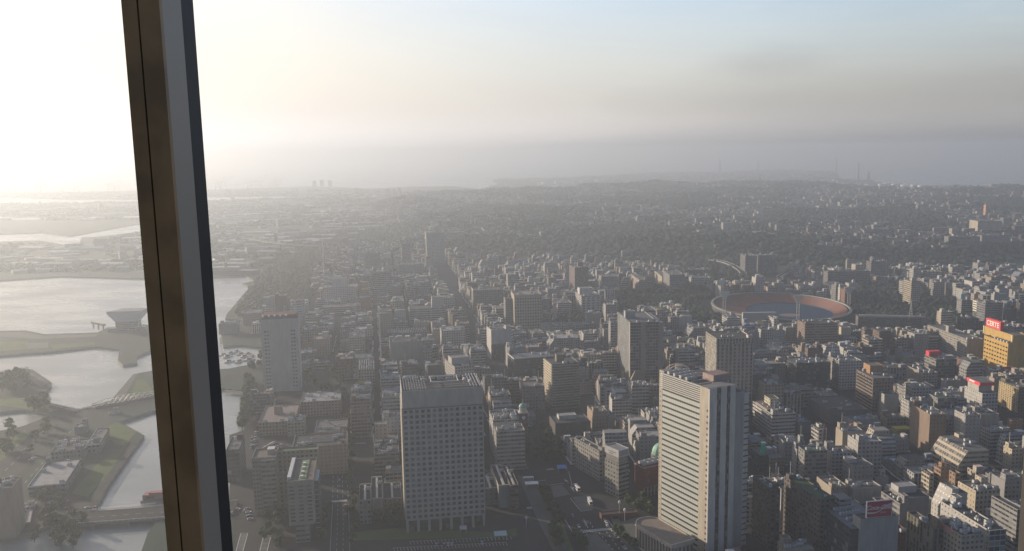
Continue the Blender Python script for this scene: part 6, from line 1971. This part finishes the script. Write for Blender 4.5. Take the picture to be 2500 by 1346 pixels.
# ------------------------------------------------------------------ road markings, cars, boats
mk = MB()
def stripes(p0, p1, n, ln, wd, z=.018):
    a, b = un(*p0), un(*p1)
    L = hypot(b[0] - a[0], b[1] - a[1]); t = atan2(b[1] - a[1], b[0] - a[0])
    mk.setT(a[0], a[1], t, 0)
    for k in range(n):
        x = (k + .5) * L / n
        mk.face([(x - wd / 2, -ln / 2, z), (x + wd / 2, -ln / 2, z), (x + wd / 2, ln / 2, z), (x - wd / 2, ln / 2, z)], 'marking')
    mk.setT()


def line(p0, p1, wd=.25, dash=None, z=.018):
    a, b = un(*p0), un(*p1)
    L = hypot(b[0] - a[0], b[1] - a[1]); t = atan2(b[1] - a[1], b[0] - a[0])
    mk.setT(a[0], a[1], t, 0)
    x = 0
    while x < L:
        e = min(L, x + (dash or L))
        mk.face([(x, -wd / 2, z), (e, -wd / 2, z), (e, wd / 2, z), (x, wd / 2, z)], 'marking')
        x = e + (dash * 1.2 if dash else 1)
    mk.setT()


stripes((1408, 1300), (1492, 1291), 22, 4.2, .6)
stripes((1286, 1241), (1312, 1238), 7, 4.2, .6)
stripes((1322, 1278), (1334, 1273), 5, 3, .5)
stripes((1335, 1147), (1352, 1145), 5, 3.5, .6)
stripes((808, 1225), (848, 1222), 13, 3.6, .7)
stripes((812, 1000), (835, 999), 9, 3.6, .8)
stripes((868, 1083), (893, 1082), 7, 3, .7)
for f in (.0, .33, .66, 1.0):
    x0 = 812 + f * 42; x1 = 812 + f * 20
    line((x0 + 6 * f - 6, 1346), (x0 - f * 3, 1232), .22, None if f in (0, 1) else 4)
    line((x0 - f * 4, 1215), (x1 + 6, 1010), .25, 5)
for (p, q, dsh) in (((1388, 1150), (1400, 1200), None), ((1300, 1175), (1388, 1345), None), ((1412, 1302), (1452, 1345), None), ((1432, 1303), (1475, 1346), None), ((1462, 1300), (1500, 1346), 3), ((1480, 1298), (1516, 1346), 3), ((1496, 1294), (1540, 1346), None),
                    ((1473, 1255), (1500, 1292), None), ((1380, 1270), (1398, 1300), None), ((1310, 1176), (1333, 1172), None), ((1392, 1216), (1417, 1247), None), ((1417, 1249), (1446, 1245), None), ((1340, 1185), (1378, 1180), None), ((1425, 1268), (1436, 1290), None), ((1440, 1275), (1450, 1292), 3)):
    line(p, q, .35, dsh)
for k in range(7): line((1421 + k * 1.6, 1271 + k * 2.2), (1439 - k * 1.6, 1273 + k * 2.0), .3)
# more of the shore's surfaces
# stall markings of the car parks
for (x0, y0, x1, y1, n, lx, ly) in ((588, 1302, 576, 1346, 16, 17, 0), (648, 1290, 634, 1346, 18, 18, 0)):
    for k in range(n + 1):
        f = k / n; line((x0 + (x1 - x0) * f, y0 + (y1 - y0) * f), (x0 + (x1 - x0) * f + lx, y0 + (y1 - y0) * f), .3)
    line((x0, y0), (x1, y1), .4); line((x0 + lx, y0), (x1 + lx, y1), .4)
for j, (y, xa, xb, n) in enumerate(((1338, 960, 1235, 34), (1322, 1000, 1215, 26), (1312, 1180, 1245, 8))):
    line((xa, y), (xb, y - 14 * (xb - xa) / 275), .25)
    for k in range(n):
        f = k / (n - 1); x = xa + (xb - xa) * f; yy = y - 14 * (x - xa) / 275
        line((x, yy), (x + 4, yy + 8), .25)
for k in range(22): line((225 + k * 7.2, 1250 - k * .7), (229 + k * 7.2, 1246 - k * .7), .5, z=1.66)
for (p, q) in (((0, 1140), (110, 1030)), ((12, 1150), (130, 1036)), ((60, 1180), (180, 1045))): line(p, q, .3, 7)
o = mk.obj('road_marking'); tag(o, kind='structure')


def flatw(name, pts, mat, z): flat(name, upoly(pts), z, mat)


for i_, q_ in enumerate(([(0, 1128), (118, 1022), (140, 1022), (0, 1158)], [(0, 1168), (150, 1030), (172, 1024), (60, 1150), (0, 1185)], [(212, 1232), (262, 1168), (330, 1075), (338, 1080), (275, 1170), (232, 1232)], [(40, 1262), (150, 1215), (232, 1222), (236, 1232), (150, 1262), (60, 1285)])):
    flatw('road', q_, 'asphalt', .02 + i_ * .004)
flatw('lawn', [(175, 1205), (240, 1130), (300, 1092), (322, 1066), (262, 1160), (215, 1214)], 'grass', .06)
flatw('promenade', [(0, 812), (60, 811), (108, 820), (240, 816), (232, 822), (100, 828), (0, 822)], 'pavement', .08)
flatw('lawn', [(0, 835), (70, 832), (70, 852), (0, 858)], 'grass', .08)
flatw('lawn', [(120, 842), (230, 836), (232, 842), (130, 852)], 'grass', .08)
flatw('plaza', [(62, 838), (118, 836), (118, 850), (68, 852)], 'pavement', .085)
flatw('promenade', [(548, 952), (602, 957), (602, 962), (548, 958)], 'pavement', .05)
flatw('road', [(560, 1062), (596, 1052), (600, 1060), (575, 1240), (562, 1240)], 'asphalt', .03)
flatw('bus_bay', [(1345, 1188), (1372, 1184), (1392, 1208), (1352, 1216)], 'pavement', .14)
flatw('bus_bay', [(1396, 1214), (1436, 1210), (1450, 1244), (1418, 1249)], 'pavement', .14)
flatw('bus_bay', [(1420, 1308), (1456, 1303), (1500, 1346), (1436, 1346)], 'pavement', .14)
flatw('pavement', [(1262, 1160), (1300, 1170), (1400, 1346), (1350, 1346), (1322, 1290), (1290, 1220)], 'pavement', .13)
flatw('lawn', [(1330, 1210), (1345, 1215), (1372, 1270), (1400, 1346), (1388, 1346), (1352, 1270)], 'grass', .16)
flatw('plaza', [(1500, 1280), (1560, 1262), (1600, 1420), (1545, 1420)], 'pavement', .12)
flatw('pavement', [(1482, 1255), (1500, 1254), (1516, 1275), (1500, 1282)], 'pavement', .14)
flatw('lawn', [(860, 1300), (960, 1290), (1200, 1300), (1260, 1290), (1262, 1310), (960, 1318), (860, 1320)], 'grass', .05)


def car_meshes():
    b = {}
    def body(L, W, H):
        mb = MB(); mb.T = None
        P = [(-L / 2, .35), (-L / 2, .85), (-L * .46, .95), (L * .22, 1.0), (L * .46, .85), (L / 2, .6), (L / 2, .35)]
        for s in (1, -1):
            f = [(x, s * W / 2, z) for x, z in P]; mb.face(f if s < 0 else f[::-1], 'paint', (1, 1, 1))
        for i in range(len(P)):
            j = (i + 1) % len(P); mb.face([(P[i][0], -W / 2, P[i][1]), (P[i][0], W / 2, P[i][1]), (P[j][0], W / 2, P[j][1]), (P[j][0], -W / 2, P[j][1])], 'paint', (1, 1, 1))
        return mb
    return body


BODY = car_meshes()
CARC = [('white', (.62, .62, .62)), ('silver', (.40, .41, .42)), ('black', (.03, .03, .035)), ('white', (.6, .6, .59)), ('red', (.35, .03, .03)), ('blue', (.06, .12, .28))]
CARM = {}
for cn, cc in CARC:
    if cn in CARM: continue
    mb = BODY(4.5, 1.75, 1.4); mb.c = [cc] * len(mb.c); CARM[cn] = mb.data('body')
mb = MB(); mb.frustum((-1.9, .9, -.82, .82), .93, (-1.5, .35, -.68, .68), 1.45, ['glassdark'] * 4, (.1, .1, .1), (.5, .5, .5)); CABIN = mb.data('cabin')
mb = MB()
for s in (0,):
    ring = [(0.33 * cos(t), 0, .33 * sin(t)) for t in np.linspace(0, 2 * pi, 10, endpoint=False)]
    mb.face([(x, -.1, z) for x, y, z in ring], 'paint', (.03, .03, .03)); mb.face([(x, .1, z) for x, y, z in ring][::-1], 'paint', (.03, .03, .03))
    for i in range(10):
        p, q = ring[i], ring[(i + 1) % 10]; mb.face([(p[0], .1, p[2]), (q[0], .1, q[2]), (q[0], -.1, q[2]), (p[0], -.1, p[2])], 'paint', (.03, .03, .03))
WHEEL = mb.data('wheel')
NC = 0
USED = set()


def car(x, y, rz, cn, label, group, z=.02):
    global NC
    NC += 1
    r = empty('car', (x, y, z), rz, label, 'car', group)
    link('body', CARM[cn], r); link('cabin', CABIN, r)
    for a in (-1.4, 1.4):
        for b in (-.82, .82): link('wheel', WHEEL, r, (a, b, .34))


def cars(p0, p1, n, place, group, perp=True, p=.8, z=.02):
    a, b = un(*p0), un(*p1); t = atan2(b[1] - a[1], b[0] - a[0])
    for k in range(n):
        if random.random() > p: continue
        f = (k + .5) / n; cn = random.choice(CARC)[0]
        car(a[0] + (b[0] - a[0]) * f, a[1] + (b[1] - a[1]) * f, t + (pi / 2 if perp else 0) + random.uniform(-.04, .04), cn, f'{cn} car {place}', group, z)


cars((640, 1098), (672, 1080), 8, 'in the yard behind the beige slab', 'cars in the yard')
cars((648, 1104), (690, 1086), 8, 'in the second rank of the beige slab yard', 'cars in the second yard rank')
cars((612, 1098), (617, 1062), 9, 'along the lane by the canal trees', 'cars along the canal lane', False)
cars((621, 1098), (630, 1040), 9, 'beside the low sprawling beige building', 'cars beside the sprawling building')
cars((626, 1030), (636, 960), 16, 'along the kerb under the canal trees', 'cars under the canal trees')
cars((603, 1240), (618, 1290), 6, 'in the lower yard left of the beige slab', 'cars in the lower yard')
cars((566, 1240), (600, 1250), 6, 'near the end of the lower bridge', 'cars at the bridge end')
cars((115, 1228), (165, 1226), 8, 'in line before the pale-roofed hall', 'cars before the pale-roofed hall')
cars((66, 1131), (84, 1118), 5, 'on the left side of the pale-roofed hall', 'cars left of the hall')
cars((200, 1000), (222, 998), 3, 'on the upper road by the truss bridge', 'cars by the truss bridge', False, z=.02)
cars((1015, 1334), (1200, 1326), 20, 'in the striped car park before the gridded tower', 'cars in the striped car park', True, .25)
cars((845, 1290), (843, 1230), 5, 'on the lower part of the long avenue', 'cars on the avenue', False, .5)
cars((830, 1200), (820, 1020), 12, 'on the upper part of the long avenue', 'cars further up the avenue', False, .4)
cars((1378, 1172), (1400, 1195), 4, 'on the road right of the bus bays', 'cars right of the bus bays', False)
cars((1500, 1310), (1480, 1280), 3, 'on the road left of the old bank', 'cars left of the old bank', False, .6)
cars((1300, 1170), (1268, 1110), 6, 'on the upper crossing of the plaza street', 'cars on the upper crossing', False, .6)
cars((1395, 1255), (1440, 1335), 6, 'on the carriageway left of the lower bus bay', 'cars left of the lower bus bay', False, .5)
cars((1470, 1262), (1530, 1345), 8, 'on the carriageway before the old bank', 'cars before the old bank', False, .5)
cars((1180, 870), (1110, 720), 18, 'far up the diagonal street', 'cars far up the diagonal street', False, .5)
cars((1240, 1060), (1205, 930), 12, 'up the diagonal street', 'cars up the diagonal street', False, .5)
cars((30, 1130), (120, 1042), 8, 'on the diagonal roads of the left island', 'cars on the island roads', False, .5)
cars((240, 1240), (150, 1244), 5, 'queueing on the lower bridge approach', 'cars on the bridge approach', False, .7)
print('cars', NC)


def bus(x, y, px1, label, body=(.6, .6, .58)):
    a = un(x, y); b = un(*px1); t = atan2(b[1] - a[1], b[0] - a[0])
    r = empty('city_bus', (a[0], a[1], .02), t, label, 'bus')
    mb = MB(); mb.box(-5.3, 5.3, -1.25, 1.25, .4, 3.1, 'paint', body, 'paint', (.66, .66, .62), bottom=True); mb.obj('body', r)
    for s in (-1.27, 1.27): mb = MB(); mb.box(-5, 4.6, min(s, s * .99), max(s, s * .99), 1.5, 2.5, 'glassdark', bottom=True); mb.obj('side_windows', r)
    mb = MB(); mb.box(5.31, 5.34, -1.1, 1.1, 1.3, 2.7, 'glassdark', bottom=True); mb.obj('windscreen', r)
    mb = MB(); mb.box(-3, 1, -.8, .8, 3.11, 3.35, 'paint', (.5, .5, .5)); mb.obj('roof_unit', r)
    for q in (-3.4, 3.4):
        for s in (-1.1, 1.1):
            o = link('wheel', WHEEL, r, (q, s, .48)); o.scale = (1.4, 1.6, 1.4)


bus(1440, 1228, (1446, 1240), 'cream and white bus standing at the upper bus bay')
bus(1409, 1195, (1415, 1203), 'small white bus on the road above the bus bays')


def canopies():
    for (x, y, w, d, rz, lb, cc) in ((1298, 1190, 11, 6, .1, 'bright white entrance canopy at the top of the plaza', (.7, .68, .66)), (1290, 1176, 9, 3, .1, 'small white strip canopy above the entrance canopy', (.55, .55, .53)), (1222, 1315, 9, 8, .1, 'pale green canopy at the right end of the car park', (.32, .42, .40)), (1131, 1300, 5, 6, .1, 'small white porch below the gridded tower', (.6, .6, .58)), (1372, 1150, 8, 9, .1, 'blue tarpaulin shelter at the upper street corner', (.05, .14, .42))):
        gx, gy = un(x, y)
        r = empty('canopy', (gx, gy, 0), rz, lb, 'canopy')
        mb = MB(); mb.box(-w / 2, w / 2, -d / 2, d / 2, 3.6, 4.0, 'paint', cc, bottom=True); mb.obj('roof', r)
        for a in (-1, 1):
            for b in (-1, 1): mb = MB(); mb.bar((a * (w / 2 - .4), b * (d / 2 - .4), 0), (a * (w / 2 - .4), b * (d / 2 - .4), 3.6), .25); mb.obj('post', r)
    gx, gy = un(1513, 1262)
    r = empty('brick_kiosk', (gx, gy, 0), radians(9), 'low dark red subway entrance beside the corner office', 'kiosk')
    mb = MB(); mb.box(-15, 13, -3, 3, 0, 4, 'f_blank', (.15, .04, .035), 'roof', (.12, .1, .1), .5); mb.obj('wall', r)
    mb = MB(); mb.box(-6, -2, -3.1, -3.01, 0, 2.6, 'glassdark'); mb.obj('door', r)
    for (x, y, h, lb) in ((1525, 1262, 9, 'white globe lamp post by the subway entrance'), (1512, 1252, 12, 'plain white post near the subway entrance'), (1285, 1275, 7, 'round lamp at the lower corner of the plaza')):
        gx, gy = un(x, y + 12)
        r = empty('lamp_post', (gx, gy, 0), 0, lb, 'lamp post')
        mb = MB(); mb.cyl(0, 0, .18, 0, h, 'steel', (.5, .5, .5), 6); mb.obj('post', r)
        link('globe', unit('ball'), r, (0, 0, h - 3)).scale = (.7, .7, 1)


canopies()


def boat_meshes():
    mb = MB(); L, W = 12, 3.4
    P = [(-L / 2, -W / 2), (L * .2, -W / 2), (L / 2, 0), (L * .2, W / 2), (-L / 2, W / 2)]
    mb.prism(P, .0, 1.5, 'paint', (.55, .55, .55), 'paint', (.42, .42, .4)); hull = mb.data('hull')
    mb = MB(); mb.frustum((-3.5, 2, -1.2, 1.2), 1.51, (-3.2, 1, -1, 1), 3.2, ['glassdark', 'paint', 'paint', 'paint'], (.6, .6, .6), (.6, .6, .6)); cab = mb.data('cabin')
    mb = MB(); mb.bar((-1, 0, 3.2), (-1, 0, 7), .15); mast = mb.data('mast')
    return hull, cab, mast


BH = boat_meshes()
BPT = [(548, 868), (556, 872), (564, 864), (578, 860), (590, 866), (598, 872), (606, 866), (616, 872), (610, 880), (560, 884), (585, 884)]
for k, (x, y) in enumerate(BPT):
    gx, gy = un(x, y, -3)
    r = empty('motor_boat', (gx, gy, -3.2), .4 + (k % 4) * .35, 'small white cabin boat moored in the marina basin', 'boat', 'boats in the marina')
    r.scale = (1.3, 1.3, 1.2)
    link('hull', BH[0], r); link('cabin', BH[1], r); link('mast', BH[2], r)


def ship():
    gx, gy = un(556, 672, -3)
    r = empty('ocean_liner', (gx, gy, -3.2), radians(-4), 'long dark old liner moored at the far quay with pale upper decks', 'ship')
    mb = MB(); mb.prism([(-75, -9), (55, -9), (80, 0), (55, 9), (-75, 9), (-82, 0)], 0, 12, 'paint', (.07, .07, .08), 'paint', (.3, .28, .25)); mb.obj('hull', r)
    mb = MB(); mb.box(-35, 30, -7, 7, 12.01, 20, 'f_strip', (.55, .55, .52)); mb.obj('deckhouse', r)
    mb = MB(); mb.cyl(-4, 0, 4, 20, 31, 'paint', (.2, .17, .15), 12); mb.obj('funnel', r)
    for x in (-55, 50): mb = MB(); mb.bar((x, 0, 12), (x, 0, 42), .9); mb.obj('mast', r)
    gx, gy = un(385, 1222, -3)
    r = empty('floating_restaurant', (gx, gy, -3.2), radians(4), 'red roofed floating boathouse moored by the lower bridge', 'boat')
    mb = MB(); mb.box(-12, 14, -5, 5, 0, 2.2, 'paint', (.2, .18, .17)); mb.obj('hull', r)
    mb = MB(); mb.box(-10.5, 12, -4, 4, 2.21, 6.5, 'f_strip', (.26, .12, .11), 'paint', (.26, .07, .07)); mb.obj('cabin', r)
    mb = MB(); mb.box(-6, 6, -2.5, 2.5, 6.51, 7.8, 'paint', (.26, .07, .07)); mb.obj('roof', r)


ship()
# ------------------------------------------------------------------ the window's uprights, between us and the city
def mullion(x0, label):
    r = empty('window_mullion', (x0 + .0133, 1.5, CAMZ - 2.2), 0, label, 'mullion', None)
    r.rotation_euler = (0, -.009, 0)
    m, g, bs = newmat('bronze' + str(x0)); bs.inputs['Base Color'].default_value = (0.25, 0.145, 0.06, 1); bs.inputs['Roughness'].default_value = .5
    geo = g.n('ShaderNodeNewGeometry')
    c = g.ramp(g.noise(geo.outputs['Position'], 9, 4), .3, .7, .7, 1.2)
    g.put(bs.inputs['Base Color'], g.mix(1.0, (0.25, 0.145, 0.06, 1), c, 'MULTIPLY'))
    m2, g2, b2 = newmat('alu' + str(x0)); b2.inputs['Base Color'].default_value = (0.29, 0.25, 0.20, 1); b2.inputs['Roughness'].default_value = .45
    m3, g3, b3 = newmat('rubber' + str(x0)); b3.inputs['Base Color'].default_value = (0.004, 0.0045, 0.006, 1); b3.inputs['Roughness'].default_value = .6
    def part(n, x0, x1, y0, y1, mat):
        mb = MB(); mb.box(x0, x1, y0, y1, 0, 4.4, mat, (.1, .1, .1), bottom=True); return mb.obj(n, r)
    part('cover', 0, .0255, 0, .10, m.name)
    part('groove', .0255, .0285, .006, .10, m3.name)
    part('cover', .0285, .0635, 0, .012, m.name)
    part('side_plate', .0285, .0635, .0121, .10, m2.name)
    part('gasket', .004, .0625, .10, .165, m3.name)
    return r


mullion(-.638, 'dark bronze window upright leaning across the left of the view')
mullion(1.016, 'thin sliver of a second window upright at the far right edge')

# ------------------------------------------------------------------ the hazy air
def haze():
    mb = MB()
    mb.box(-FAR - 100, FAR + 100, -900, FAR + 100, -5, CAMZ + 60, 'paint', (1, 1, 1), bottom=True)
    m = bpy.data.materials.new('haze'); m.use_nodes = True
    t = m.node_tree; t.nodes.clear()
    o = t.nodes.new('ShaderNodeOutputMaterial'); v = t.nodes.new('ShaderNodeVolumePrincipled')
    v.inputs['Color'].default_value = (0.56, 0.615, 0.685, 1)
    v.inputs['Density'].default_value = HZ_DENS
    v.inputs['Anisotropy'].default_value = HZ_ANI
    t.links.new(v.outputs[0], o.inputs['Volume'])
    MATS['haze'] = m
    ob = mb.obj('haze')
    ob.data.materials.clear(); ob.data.materials.append(m)
    tag(ob, kind='stuff')


HZ_DENS = 2.1e-4
HZ_ANI = 0.53
haze()
SC.cycles.volume_bounces = 1
SC.cycles.max_bounces = 6
SC.cycles.diffuse_bounces = 2
